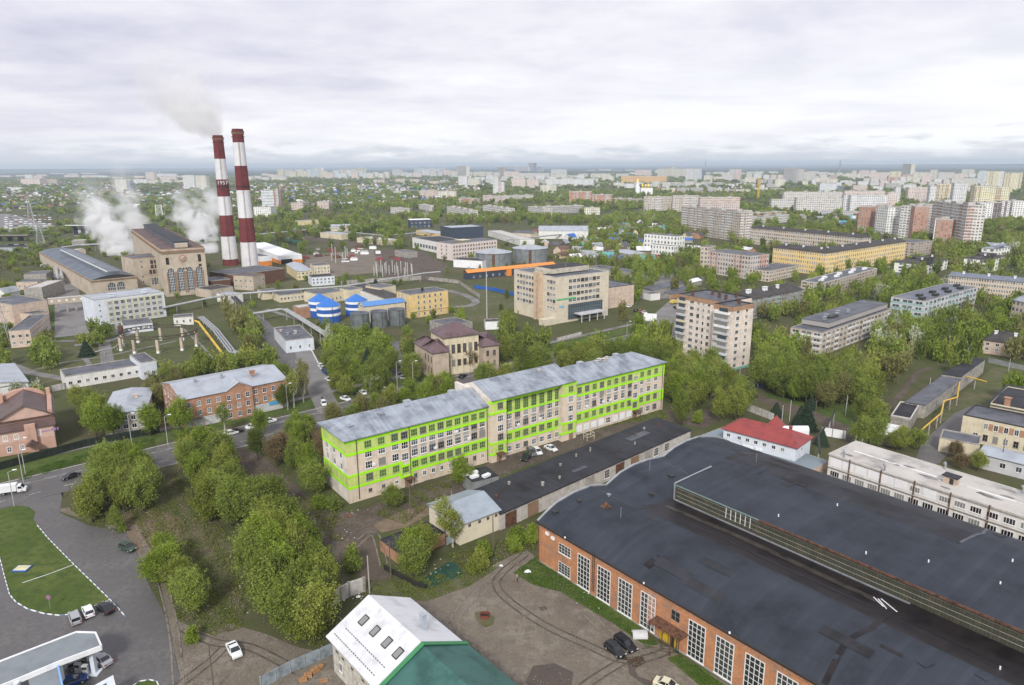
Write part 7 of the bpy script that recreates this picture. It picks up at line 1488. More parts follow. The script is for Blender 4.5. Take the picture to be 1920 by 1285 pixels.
def pallet(px, n, rot, label):
    q = P(*px); k = thing('pallet_stack', label, 'pallets', (q.x, q.y, .1), rot, 'wooden pallets by the fence')
    for j in range(n):
        b = MB(); z = .16*j
        for i in range(6): b.box(-.6+.22*i, -.6+.22*i+.12, -.4, .4, z+.11, z+.14)
        for y in (-.38,-.05,.28): b.box(-.6,.6,y,y+.1,z,z+.11)
        b.build('pallet', palm, k)
for i, (x, y, n, r_, lb) in enumerate(((607,1278,1,.3,'single orange pallet tilted beside the grey-blue fence'),(590,1262,5,.9,'tallest pallet stack behind the single pallet'),(578,1270,4,.2,'pallet stack left of the tallest stack'),(568,1278,3,.5,'low pallet stack at the left end by the fence'),(600,1255,3,1.2,'pallet stack closest to the building by the fence'))): pallet((x, y), n, r_, lb)
M_LIT = mat('litter_white', (.66,.66,.64), .8, 0)
b = MB()
for i in range(170):
    (x, y, sx_, sy) = random.choice(((228,990,28,10),(232,985,20,8),(665,965,30,14),(672,1120,20,10),(440,1130,60,40),(300,1000,40,30),(820,1065,30,20),(1100,1110,90,30),(590,1180,50,30),(640,1010,30,20),(900,1040,60,30)))
    q = P(random.gauss(x, sx_*.5), random.gauss(y, sy*.5)); s = random.uniform(.06,.2); a = random.uniform(0,3); z = .15
    b.face([(q.x+s*math.cos(a+k_), q.y+s*.7*math.sin(a+k_), z+random.uniform(0,.12)) for k_ in (0,1.6,3.1,4.7)])
o = b.build('litter', M_LIT); o['kind'] = 'stuff'; tag(o, 'scattered white litter across the rough plots and yards')
for i, (x, y, l, lb, col_) in enumerate(((672,1120,1.0,'crumpled white sack on the ground behind the white and green roofed building',M_PAPER),(990,1073,1.4,'white lump of sheeting lying beside the yard track',M_PAPER),(940,1062,.8,'small white bag beside the grass verge',M_PAPER),(655,968,2.2,'pile of rubbish at the left corner of the lime-banded block',M_RUST),(1155,791,2.0,'white sheet lying flat on grass behind the lime-banded block',M_PAPER))):
    q = P(x, y); pts = [(l*.6*random.uniform(.7,1.2)*math.cos(a), l*.4*random.uniform(.7,1.2)*math.sin(a)) for a in np.linspace(0,6.28,9)[:-1]]
    bb = MB(); top = (0,0,l*.35 if i != 4 else .08)
    for k_ in range(8): bb.face([(*pts[k_], 0), (*pts[(k_+1)%8], 0), top])
    tag(bb.build('rubbish' if i == 3 else 'sack', col_, None, (q.x, q.y, .15)), lb, 'rubbish')
# turf court specks, construction yard posts
for i in range(26):
    x, y = (640+random.uniform(-18,14), 485+random.uniform(-10,10)) if i < 8 else (700+4.4*(i-8)+random.uniform(-2,2), 516+random.uniform(-5,5)); q = P(x, y); o = MB().box(-.3,.3,-.3,.3,0,random.uniform(7,10)).build('concrete_column', M_CPOLE, None, (q.x, q.y, 0)); tag(o, None, 'column', 'bare concrete columns of the building site'); ITEMS.append((o, 'bare concrete column', q))
LM.append(('the building site', P(690,480)))
for i in range(34):
    x, y = random.choice(((620,468),(600,475),(660,478),(550,485),(690,470),(730,482),(640,490)) ); q = P(x+random.uniform(-25,25), y+random.uniform(-7,7)); s = random.uniform(1.5,4); nm, m_ = random.choice((('red material stack', M_REDR), ('white tarpaulin-covered stack', M_PAPER), ('turquoise roofed cabin', mat('turq', (.15,.42,.5), .5, .05)) if i == 0 else ('grey slab stack', M_CONC), ('rusty iron stack', M_RUST), ('white cabin', M_WPAINT)))
    o = MB().box(-s,s,-s*.5,s*.5,0,random.uniform(.8,2.6)).box(-s*.8,s*.7,-s*.4,s*.45,2.61,2.7).build('material_stack', m_, None, (q.x, q.y, 0), random.uniform(0,3)); tag(o, None, 'material stack', 'stacks on the building site'); ITEMS.append((o, nm, q))
# wagons on the sidings
for i in range(14):
    q = P(560+9*i+random.uniform(-1,1), 434+1.9*i) if i < 8 else P(500+12*(i-8), 446+2.5*(i-8)); q2 = P(700, 462); d = q2-q; t = thing('rail_wagon', 'wagon', 'rail wagon', (q.x, q.y), math.atan2(d.y, d.x), 'wagons on the sidings'); MB().box(-6,6,-1.5,1.5,1.1,3.6).build('wagon_body', M_RUST if i < 8 else mat('green_wagon', (.08,.20,.14), .7, .1), t); MB().box(-5.5,5.5,-1,1,.3,1.1).build('underframe', M_DARK, t); ITEMS.append((t, 'rust-red goods wagon' if i < 8 else 'green goods wagon', q))

# ---------------------------------------------------------------- tufts of grass, stones and twigs on the rough ground
def scatter(name, label, polys, n, size, m, hgt=.12, up=.5, seed=3):
    rg_ = np.random.default_rng(seed); W_ = [[P(*p) for p in po] for po in polys]; ar = [abs(sum(w[i].x*w[(i+1)%len(w)].y-w[(i+1)%len(w)].x*w[i].y for i in range(len(w)))) for w in W_]; tot = sum(ar); pts = []
    for w, a in zip(W_, ar):
        x0, x1, y0, y1 = min(p.x for p in w), max(p.x for p in w), min(p.y for p in w), max(p.y for p in w); k = 0; want = int(n*a/tot); ph = rg_.uniform(0, 6, 4)
        while k < want:
            x, y = rg_.uniform(x0, x1), rg_.uniform(y0, y1)
            if inside((x, y), w) and math.sin(x*.45+ph[0])*math.cos(y*.37+ph[1])+.7*math.sin(x*1.3+y*.9+ph[2]) > rg_.uniform(-1.4, .9): pts.append((x, y)); k += 1
    p = np.array(pts); n_ = len(p); p = np.concatenate([p, rg_.uniform(.12, .12+hgt, (n_, 1))], 1); d = rg_.normal(size=(n_, 3)); d[:, 2] = np.abs(d[:, 2])*up; d /= np.linalg.norm(d, axis=1)[:, None]; t = np.cross(d, rg_.normal(size=(n_, 3))); t /= np.linalg.norm(t, axis=1)[:, None]; s = size*rg_.uniform(.5, 1.5, (n_, 1))
    V = np.stack([p-t*s, p-t*s*.3+d*s, p+t*s+d*s*.4, p+t*s*.4-d*s*.2], 1).reshape(-1, 3)
    V[:, 2] = np.maximum(V[:, 2], .1); me = bpy.data.meshes.new(name); me.vertices.add(len(V)); me.vertices.foreach_set('co', V.astype(np.float32).ravel()); me.loops.add(n_*4); me.loops.foreach_set('vertex_index', np.arange(n_*4, dtype=np.int32)); me.polygons.add(n_); me.polygons.foreach_set('loop_start', np.arange(0, n_*4, 4, dtype=np.int32)); me.polygons.foreach_set('loop_total', np.full(n_, 4, dtype=np.int32)); me.materials.append(m); me.update(calc_edges=True)
    o = link(name, me); o['kind'] = 'stuff'; tag(o, label)
RP = [[(130,955),(225,950),(300,900),(330,890),(395,960),(430,1010),(470,1110),(450,1180),(400,1195),(335,1165),(300,1060),(255,985),(170,985)], [(690,1105),(760,1085),(850,1075),(905,1060),(935,1065),(880,1100),(800,1128),(740,1125)], [(1040,800),(1120,782),(1200,768),(1240,762),(1255,785),(1180,793),(1095,812),(1060,826)], [(700,965),(790,915),(860,900),(830,930),(760,985)], [(840,1040),(1000,1000),(1003,1030),(940,1050),(870,1070)], [(560,930),(640,955),(620,1020),(590,1000)], [(440,1100),(560,1200),(640,1230),(600,1120)]]
scatter('grass', 'tufts of rough spring grass on the plots between the buildings', RP, 30000, .16, leafmat('grass_blades', (.09,.115,.022), (.22,.24,.07), .2), seed=4)
scatter('grass', 'short green grass along the brick hall and the avenue', [[(962,1075),(1005,1044),(1030,1060),(1100,1105),(1180,1160),(1235,1208),(1215,1215),(1150,1170),(1050,1110),(1000,1098)], [(1250,1235),(1275,1228),(1440,1340),(1390,1350)], [(30,905),(160,868),(290,838),(290,822),(165,850),(60,880)]], 12000, .12, leafmat('verge_blades', (.055,.11,.015), (.12,.20,.035), .2), seed=5)
scatter('dead_grass', 'patches of dry grass and twigs on the rough ground', RP[:1]+[RP[4], RP[6], [(450,850),(560,930),(600,955),(560,960),(470,890)]], 9000, .13, mat('dry_grass', (.20,.165,.10), .95, .3, 3, coords='World'), seed=6)
scatter('gravel', 'loose stones and gravel on the dirt yards', [[(735,1112),(800,1115),(880,1080),(985,1030),(1005,1045),(1100,1120),(1200,1205),(1300,1300),(900,1300),(850,1190)], [(385,1190),(500,1190),(640,1230),(650,1300),(330,1300)], [(100,955),(160,975),(262,1048),(318,1180),(345,1300),(400,1300),(350,1170),(262,990)], [(485,850),(600,955),(668,962),(860,895),(1040,822),(1240,770),(1240,788),(1000,870),(835,945),(720,975),(640,1060),(600,1010)]], 14000, .10, mat('stones', (.20,.18,.15), .9, .3, 3, coords='World'), .02, .2, seed=7)
# ---------------------------------------------------------------- the far city: one object per block
FARL = []
HG = mat('roof_dark_felt', (.10,.10,.11), .8, .1, .05, coords='World')
def farb(x0, yt, yb, x1, fm, base, D=14, yt2=None, lm=None, roofm=None, name='tower_block', cat='apartment block', pitch=3.4, dark=None, orient=None):
    hh = height(x0, yb, yt); A = P(x0, yt, hh); B = P(x1, yt if yt2 is None else yt2, hh)
    o = Bld(name, base, cat, A, B, D, hh, 'blocks of the far city'); o.root.name = name
    bpy.data.objects.remove(o.root); mb = MB(); L = o.L; nb = max(2, round(L/pitch)); nf = max(2, round(hh/2.9)); c = [(0,0),(L,0),(L,D),(0,D)]
    for i in range(4):
        p, q = c[i], c[(i+1)%4]; n_ = nb if i % 2 == 0 else max(1, round(D/pitch)); u = i*31+random.randint(0,60)
        mb.face([(*p, 0), (*q, 0), (*q, hh), (*p, hh)], 0, [(u, 0), (u+n_, 0), (u+n_, nf), (u, nf)])
    mb.face([(*p, hh-.3) for p in c], 1)
    for q in ((0,L,0,.4),(0,L,D-.4,D),(0,.4,.4,D-.4),(L-.4,L,.4,D-.4)): mb.box(*q, hh, hh+.9, 2)
    for k in range(max(1, int(L/26))): xx = L*(k+.5)/max(1, int(L/26)); mb.box(xx-2.5,xx+2.5,D*.3,D*.7,hh-.3,hh+2.4,2)
    m = mb.build(name, [fm, roofm or HG, M_CONCL]); m.location = (A.x, A.y, 0); m.rotation_euler = (0, 0, o.ang); m['category'] = cat; m['group'] = 'blocks of the far city'; m['label'] = base
    FARL.append((m, base, o.world(L/2, D/2)))
    if A.length < 1500: KEEP.append((min(x0, x1), min(yt, yt2 or yt), max(x0, x1), yb-(yb-yt)*.35, A.length))
    if lm: LM.append((lm, o.world(L/2, D/2)))
    return m
FG2 = facade('facade_far_grey', (.66,.63,.58), balc=(.74,.73,.71), balc_p=.4); FW2 = facade('facade_far_white', (0.8,0.8,0.8), balc=(.70,.70,.70), balc_p=.4); FP2 = facade('facade_far_pink', (0.8,0.642,0.573), balc=(.66,.62,.6), balc_p=.5)
FY2 = facade('facade_far_yellow', (0.8,0.752,0.492), balc=(.35,.15,.12), balc_p=.55); FB2 = facade('facade_far_blue', (0.683,0.778,0.8), balc=(.66,.66,.66), balc_p=.5); FC2 = facade('facade_far_cream', (0.8,0.765,0.628), balc=(.62,.58,.5), balc_p=.3); FD2 = facade('facade_far_dark', (0.11,0.137,0.218), a=.2); FO2 = facade('facade_far_orange', (0.8,0.465,0.137), a=.2)
T_ = [ # x0, top, foot, x1, facade, words, depth
 (342,329,355,363,FW2,'big cream ten-storey slab',16,'the big cream ten-storey slab'),(363,330,355,386,FC2,'cream ten-storey slab',16,None),
 (215,337,360,236,FC2,'beige high-rise half in steam',16,'the beige high-rise in the steam'),(236,339,360,243,FD2,'dark striped high-rise',16,None),
 (38,336,347,74,FP2,'pinkish high-rise cluster block',40,'the pinkish high-rises on the left'),(46,328,338,60,FW2,'white high-rise',18,None),(60,330,338,78,FP2,'pale high-rise',18,None),(78,337,345,107,FDB,'brownish long block',16,None),
 (156,329,334,190,FP2,'low pink block',20,None),(272,323,340,288,FP2,'pink high-rise',18,None),(288,326,332,330,FW2,'low white block',20,None),(300,332,339,330,FP2,'low pinkish block',16,None),(20,352,358,40,FW2,'low white block',14,None),
 (489,357,394,512,facade('facade_blue_white_office', (0.756,0.8,0.8), a=.08, b0=.42, b1=.85, glass=(.06,.07,.10)),'white and blue nine-storey office',14,'the white and blue office tower'),(513,357,394,521,FOR,'red-brown brick end of the office tower',16,None),(475,389,406,507,FWW,'low white office annex',24,None),
 (545,381,394,568,FPI,'pink two-storey house',30,None),(594,379,392,616,FPI,'pink two-storey house',26,'the pink houses'),
 (787,358,372,820,FPI,'long pinkish three-storey block',14,'the long pinkish block'),(820,359,372,855,FC2,'long pinkish three-storey block',14,None),(737,360,368,752,FC2,'beige house',14,None),
 (859,331,349,876,FW2,'white high-rise',16,None),(878,335,350,899,FC2,'beige striped high-rise',14,None),(924,332,365,934,FW2,'white tower with cream top',16,'the white twin tower'),(931,342,365,945,facade('facade_white_red', (0.8,0.8,0.8), balc=(.55,.30,.25)),'white tower with red marks',14,None),
 (856,312,331,874,FC2,'beige tower',22,'the beige skyline tower'),(960,336,353,985,FP2,'pink nine-storey slab',14,None),(988,337,352,1010,FP2,'pink and red nine-storey slab',14,None),(1023,336,349,1113,FW2,'long white and pink striped slab',14,'the long white striped slab'),
 (1013,348,362,1043,FC2,'cream five-storey slab',14,None),(1067,360,380,1110,FOR,'orange and white brick nine-storey slab',14,'the orange brick slab'),(1110,366,384,1148,FOR,'orange brick slab end',14,None),
 (992,306,322,1001,FGR,'grey skyline tower',20,'the tallest grey skyline tower'),(1001,306,322,1006,FD2,'dark blue skyline tower',20,None),(1007,313,323,1016,FGR,'grey rounded tower',20,None),(965,313,322,990,FP2,'pale block',20,None),(933,314,332,944,FDB,'brownish tower',18,None),(945,322,335,972,FP2,'pinkish block',16,None),(972,325,337,1030,FG2,'long grey-white block',16,None),(1033,318,328,1061,FW2,'white long block',16,None),(1030,327,336,1062,FC2,'cream block',16,None),(1108,326,336,1144,FC2,'cream twin block',20,None),
 (1286,317,340,1312,FW2,'white high-rise with orange top',20,'the white high-rise with orange top'),(1310,319,339,1319,FD2,'dark glass high-rise side',20,None),(1233,317,333,1286,FC2,'long pale high-rise row',18,None),(1251,313,330,1261,FP2,'taller pinkish high-rise',16,None),(1190,319,331,1220,FP2,'pinkish high-rise pair',18,None),(1354,325,339,1368,FC2,'cream tower',16,None),(1368,318,339,1378,FG2,'grey tower',16,None),(1378,318,339,1388,FP2,'red-sided tower',16,None),(1397,333,346,1418,FC2,'cream block',16,None),
 (1454,336,351,1472,FC2,'cream block by the crane',16,None),(1470,316,343,1490,FGR,'tall grey high-rise with dark cap',20,'the tall grey high-rise'),(1488,318,343,1506,FG2,'tall grey high-rise',20,None),(1512,322,342,1530,FG2,'grey high-rise',18,None),(1524,334,346,1556,FC2,'cream low block',18,None),
 (1590,326,337,1607,FC2,'cream high-rise',16,None),(1612,320,334,1630,FP2,'pink twin high-rise',16,None),(1556,328,340,1570,FDB,'brownish high-rise',16,None),(1632,324,338,1664,FP2,'pinkish long block',16,None),(1668,322,340,1690,FY2,'yellow stepped high-rise',20,'the yellow stepped high-rise'),(1693,308,334,1709,FC2,'tallest pale tower on the right skyline',20,'the tallest pale tower'),(1690,328,345,1712,FOR,'red brick block',18,None),(1712,324,342,1745,FC2,'pale high-rise row',18,None),(1745,319,338,1758,FC2,'round-topped high-rise pair',16,None),(1760,324,343,1790,FG2,'grey high-rise row',18,None),(1790,326,341,1808,FP2,'pinkish high-rise',16,None),(1804,318,332,1827,FC2,'cream domed high-rise',18,None),(1836,321,345,1852,FB2,'blue-white high-rise',18,None),(1665,333,350,1690,FOR,'brown brick block',14,None),(1785,335,350,1835,FG2,'long grey block',14,None),
 (1538,344,362,1570,facade('facade_white_bands', (0.8,0.8,0.8), a=.05, b0=.45, b1=.85, glass=(.08,.10,.14)),'white banded modern building',20,'the white banded building'),(1566,349,362,1583,FD2,'dark glass wing',18,None),
 (1583,367,396,1596,FW2,'blank white end of the panel slab',14,None),(1596,367,397,1665,FW2,'long white nine-storey panel slab',14,'the long white panel slab'),(1584,359,380,1660,FP2,'beige and orange topped slab behind the panel slab',14,None),(1665,362,390,1684,FP2,'pink grey slab end',14,None),(1680,352,384,1690,FW2,'narrow white tower',14,None),
 (1447,375,394,1495,FG2,'grey balconied nine-storey slab',14,None),(1470,361,386,1580,FG2,'long dirty-white balconied slab',15,'the dirty-white balconied slabs'),(1494,372,403,1540,FG2,'front dirty-white slab',14,None),(1540,372,398,1580,FG2,'front dirty-white slab, curved wing',14,None),
 (1208,370,395,1262,FBU,'beige nine-storey slab',14,'the beige nine-storey slab'),(1262,368,397,1312,FBU,'grey balconied nine-storey slab',14,None),(1313,371,398,1388,FPI,'pinkish nine-storey slab with many windows',14,None),
 (1704,352,379,1745,FP2,'pinkish grey nine-storey slab',14,None),(1745,349,382,1757,FW2,'white high-rise with yellow sides',14,None),(1757,346,382,1790,FY2,'yellow and brown high-rise',16,'the yellow and brown high-rise'),(1790,344,385,1815,FW2,'white and yellow high-rise end',16,None),
 (1829,350,396,1860,FY2,'brown-capped yellow tower',18,None),(1860,352,396,1895,FY2,'yellow and brown tower',18,'the yellow tower at the right edge'),(1852,322,352,1875,FY2,'tall cream and brown tower',18,None),(1873,322,352,1885,FW2,'tall white tower shaft',18,None),(1885,325,360,1918,FY2,'tall cream and brown tower',18,None),
 (1832,381,421,1880,FST,'white slab with dark brown stripes',15,'the brown-striped slab'),(1880,378,417,1930,FST,'white slab with dark brown stripes',15,None)]
for (x0,yt,yb,x1,fm,base,D,lm_) in T_: farb(x0,yt,yb,x1,fm,base,D,lm=lm_)
farb(1278,388,436,1390,F5[0],'long nine-storey slab with white balconies',14,yt2=399,lm='the white-balconied slab'); farb(1391,399,450,1409,FWW,'blank white end tower of the balconied slab',14)
farb(1165,331,344,1250,FO2,'long orange shopping hall',60,lm='the long orange hall')
# brick and white complex on the right
def bw(x0,yt,yb,x1,yt2,fm,base,D=14,lm=None): farb(x0,yt,yb,x1,fm,base,D,yt2=yt2,lm=lm)
FOB = facade('facade_plain_orange_brick', (.47,.26,.18), a=.34)
bw(1634,389,437,1644,388,FOB,'narrow orange brick bay',14); bw(1644,388,440,1666,390,FWW,'white nine-storey end',14); bw(1666,386,440,1674,385,FOB,'narrow orange brick bay',14); bw(1674,389,442,1704,392,facade('facade_white_loggias', (0.756,0.732,0.695), balc=(.70,.69,.68), balc_p=.0),'white loggia section',14,'the orange and white brick complex'); bw(1704,386,446,1716,388,FOB,'wide orange brick bay',14)
bw(1716,388,448,1750,384,FG2,'grey-white loggia section',14); bw(1750,378,450,1815,386,facade('facade_mixed_loggias', (0.708,0.659,0.61), balc=(.66,.63,.60), balc_p=.1, alt=(.48,.24,.16)),'tall mixed loggia section',16); bw(1754,412,460,1788,413,FWW,'white end with orange cross mark',16); bw(1788,413,462,1812,398,FOB,'red brick and white return wing',14)
# five-storey slabs in the tree belt
for i, (x0,yt,yb,x1,yt2,fm,base) in enumerate(((838,388,402,880,396,FG2,'grey-roofed five-storey slab'),(905,386,400,950,392,FG2,'grey-roofed five-storey slab'),(990,388,400,1020,392,FG2,'grey five-storey slab'),(1020,389,402,1095,386,FGR,'long grey five-storey slab'),(1096,391,403,1125,391,FC2,'cream five-storey slab end'),(732,390,400,755,392,FG2,'small pale block'),(785,384,392,805,388,FG2,'small pale block'),(905,367,380,940,369,FP2,'pink old block'),(940,368,378,1000,366,FG2,'low long block'),(860,372,382,892,373,FOR,'brick school with grey roof'),(1150,372,380,1205,375,FPI,'low pinkish slab'),(1540,396,402,1620,399,FG2,'grey low slab'),(1410,401,412,1475,398,FOB,'long red brick slab'),(1410,410,424,1480,403,FG2,'grey five-storey slab'),(1330,392,400,1400,396,FC2,'beige slab'))):
    bw(x0,yt,yb,x1,yt2,fm,base)
# church with gold domes
q = P(1200,366); k = thing('church', 'white church with golden domes and a slender bell tower', 'church', (q.x, q.y)); gold = mat('gold_leaf', (.72,.50,.08), .3, 0, metal=.6); s = q.length/1000*1.35
MB().box(-5*s,-1*s,-3*s,1*s,0,9*s).cyl((-3*s,-1*s,9*s),(-3*s,-1*s,13*s),1.4*s,n=12).build('bell_tower', M_WPAINT, k); MB().cyl((-3*s,-1*s,13*s),(-3*s,-1*s,15.5*s),1.6*s,.5*s,12).cyl((-3*s,-1*s,15.5*s),(-3*s,-1*s,18.5*s),.3*s,.05*s,8).build('gold_spire', gold, k)
MB().box(0,12*s,-4*s,4*s,0,7*s).build('nave', M_WPAINT, k); [MB().cyl((x*s,-1*s,7*s),(x*s,-1*s,9*s),.9*s,n=12).cyl((x*s,-1*s,9*s),(x*s,-1*s,11*s),1.2*s,.2*s,12).build('gold_dome', gold, k) for x in (2,5,8)]
LM.append(('the golden-domed church', q)); FOOT.append([q+Vector(v) for v in ((-20,-20),(40,-20),(40,20),(-20,20))])
# skyline filler: individually placed blocks along the far edge of the city
kinds = [(FG2,'grey high-rise'),(FW2,'white high-rise'),(FP2,'pinkish high-rise'),(FC2,'cream high-rise'),(FB2,'bluish high-rise'),(FGR,'grey slab'),(FPI,'pink slab'),(FCR,'cream slab'),(FY2,'yellow high-rise')]
def row(xa, xb, foot, hmin, hmax, step, kk, wmin=8, wmax=22):
    x = xa
    while x < xb:
        w_ = random.uniform(wmin, wmax); f, b_ = random.choice(kk); ft = foot+random.uniform(-2, 2); farb(x, ft-random.uniform(hmin, hmax), ft, x+w_, f, b_, random.choice((14,18,24))); x += w_+random.uniform(0, step)
row(520,610,334,12,18,0,[kinds[i] for i in (1,4,8,0,3)],6,12); row(610,720,335,9,16,0,[kinds[i] for i in (2,1,4,3)],6,14); row(637,680,330,10,14,1,[kinds[8],kinds[3]],8,12); row(735,850,332,7,13,2,[kinds[i] for i in (0,1,2)],8,16); row(776,825,326,8,12,3,[kinds[i] for i in (1,4)],5,8); row(460,525,338,6,9,3,[kinds[i] for i in (2,3,0)],10,20); row(490,520,331,4,7,3,[kinds[2]],10,14)
row(876,932,333,8,13,3,[kinds[i] for i in (0,3,2)],8,14); row(1062,1160,334,4,8,12,[kinds[i] for i in (1,0)],14,26); row(1320,1360,340,6,12,4,[kinds[i] for i in (0,3,2)]); row(1388,1470,345,6,11,4,[kinds[i] for i in (2,3,5)]); row(1505,1600,348,6,10,8,[kinds[i] for i in (3,1,2)],10,24); row(1620,1800,346,8,14,4,[kinds[i] for i in (2,3,1,0)],8,20); row(1560,1840,334,5,10,6,[kinds[i] for i in (3,1,2,0)],6,16)
row(1220,1340,348,5,8,8,[kinds[i] for i in (1,5,0)],14,30); row(1360,1440,352,5,8,8,[kinds[i] for i in (1,5,3)],14,26); row(120,340,334,3,6,30,[kinds[i] for i in (1,2)],14,30); row(250,345,345,5,8,20,[kinds[i] for i in (1,3)],14,26); row(700,860,345,4,7,22,[kinds[i] for i in (5,6)],14,26); row(860,1060,345,6,9,14,[kinds[i] for i in (5,6,0)],12,24); row(1720,1830,362,8,13,10,[kinds[i] for i in (6,3,0)],16,30); row(1600,1700,356,7,12,16,[kinds[i] for i in (5,6,1)],16,30); row(1240,1330,362,6,9,10,[kinds[i] for i in (5,7)],16,30)
row(1150,1330,352,7,11,6,[kinds[i] for i in (0,1,3,5)],10,22); row(1400,1560,338,7,12,4,[kinds[i] for i in (0,1,3,2)],8,18); row(1560,1840,352,7,12,8,[kinds[i] for i in (1,3,0,2)],10,24); row(1470,1720,330,5,9,6,[kinds[i] for i in (3,1,2)],6,14); row(860,1150,340,6,10,10,[kinds[i] for i in (1,0,3)],10,24); row(1180,1420,327,4,7,8,[kinds[i] for i in (1,3,0)],8,18); row(1330,1450,362,6,9,10,[kinds[i] for i in (5,3,1)],16,30); row(0,180,330,2,4,20,[kinds[1],kinds[2]],14,34); row(1310,1560,328,3,5,22,[kinds[1],kinds[0]],14,30); row(1100,1180,322,2,4,14,[kinds[1]],12,24)
# cottages: the nearest three hundred each by itself
roofs = [mat('cot_roof_'+n, c, .7, .15, .2) for n, c in (('grey', (.30,.32,.34)), ('brown', (.13,.08,.06)), ('white', (.62,.63,.65)), ('blue', (.05,.14,.42)), ('green', (.05,.14,.09)), ('red', (.32,.06,.05)), ('teal', (.12,.34,.34)), ('slate', (.10,.10,.11)))]
rn = ['grey', 'brown', 'white', 'blue', 'green', 'red', 'teal', 'slate']; wls = [(M_WHITE, 'white'), (M_SIL, 'buff'), (M_PALEY, 'yellow'), (M_GREYP, 'grey'), (M_BRICK2, 'brick'), (M_WOOD, 'dark wooden')]
def cottage_geo(b, L, D, h, r_, X=0, Y=0, a=0, mi=0, ri=1):
    ca, sa = math.cos(a), math.sin(a); T2 = lambda x, y, z: (X+ca*x-sa*y, Y+sa*x+ca*y, z)
    c = [(-L/2,-D/2),(L/2,-D/2),(L/2,D/2),(-L/2,D/2)]
    for i in range(4): p, q = c[i], c[(i+1)%4]; b.face([T2(*p,0),T2(*q,0),T2(*q,h),T2(*p,h)], mi)
    b.face([T2(-L/2,-D/2,h),T2(-L/2,D/2,h),T2(-L/2,0,h+r_)][::-1], mi); b.face([T2(L/2,-D/2,h),T2(L/2,D/2,h),T2(L/2,0,h+r_)], mi)
    e = .5; s = r_/(D/2)*e; b.face([T2(-L/2-e,-D/2-e,h-s),T2(L/2+e,-D/2-e,h-s),T2(L/2+e,0,h+r_+.05),T2(-L/2-e,0,h+r_+.05)], ri); b.face([T2(L/2+e,D/2+e,h-s),T2(-L/2-e,D/2+e,h-s),T2(-L/2-e,0,h+r_+.05),T2(L/2+e,0,h+r_+.05)], ri)
cands = []
def hz(poly, sp):
    w_ = [P(*p) for p in poly]; xs_ = [p.x for p in w_]; ys_ = [p.y for p in w_]; y = min(ys_)
    while y < max(ys_):
        x = min(xs_)
        while x < max(xs_):
            p = (x+random.uniform(-.4,.4)*sp, y+random.uniform(-.4,.4)*sp)
            if inside(p, w_) and random.random() < .8: cands.append(p)
            x += sp
        y += sp*1.1
hz([(1010,455),(1110,440),(1200,420),(1310,430),(1310,460),(1205,500),(1110,500),(1040,480)], 20)
hz([(600,395),(660,385),(900,372),(900,350),(560,345),(520,375)], 34); hz([(0,400),(120,385),(340,392),(340,362),(0,362)], 38); hz([(470,380),(560,375),(560,345),(470,345)], 40); hz([(380,400),(470,395),(470,360),(380,365)], 36)
hz([(1520,430),(1640,440),(1640,405),(1560,400),(1500,410)], 30); hz([(1300,475),(1400,470),(1450,480),(1450,500),(1330,500)], 26); hz([(1230,365),(1400,372),(1400,350),(1230,350)], 45); hz([(700,350),(1180,352),(1180,335),(700,335)], 75); hz([(0,362),(400,362),(400,340),(0,340)], 75); hz([(60,560),(0,600),(0,540)], 40)
GRID = {}
def grid_add(poly, c=25):
    xs_ = [p[0] for p in poly]; ys_ = [p[1] for p in poly]
    for i in range(int(min(xs_)//c), int(max(xs_)//c)+1):
        for j in range(int(min(ys_)//c), int(max(ys_)//c)+1): GRID.setdefault((i, j), []).append(poly)
for f_ in FOOT+ROADS: grid_add([(p[0], p[1]) for p in f_])
def free(x, y, r_=0):
    for poly in GRID.get((int(x//25), int(y//25)), ()):
        if inside((x, y), poly): return False
    return True
cands = [p for p in cands if free(*p)]; cands.sort(key=lambda p: p[0]**2+p[1]**2); CT = []
restb = MB(); PR = {}
for i, (x, y) in enumerate(cands):
    L, D, h = random.uniform(8,13), random.uniform(6,9), random.uniform(2.8,4.5); r_ = random.uniform(2,3.4); a = random.uniform(0, 3.1); k = random.choices(range(8), (5,3,4,1,1,1,1,3))[0]; wk = random.randrange(6)
    grid_add([(x-L*.6,y-D*.7),(x+L*.6,y-D*.7),(x+L*.6,y+D*.7),(x-L*.6,y+D*.7)])
    if i < 290:
        key = (k, wk, i % 3)
        if key not in PR: b = MB(); cottage_geo(b, L, D, h, r_); o_ = b.build('cottage', [wls[wk][0], roofs[k]]); PR[key] = o_.data; bpy.data.objects.remove(o_)
        o = link('cottage', PR[key], None, (x, y, 0), a); o['category'] = 'house'; o['group'] = 'cottages beyond the works'; CT.append((o, f'{wls[wk][1]} cottage with {rn[k]} roof', (x, y)))
    else: cottage_geo(restb, L, D, h, r_, x, y, a, wk, 6+k)
if restb.f: o = restb.build('far_cottages', [w_[0] for w_ in wls]+roofs); o['kind'] = 'stuff'; tag(o, 'mass of small gabled cottages far behind, too many to count')
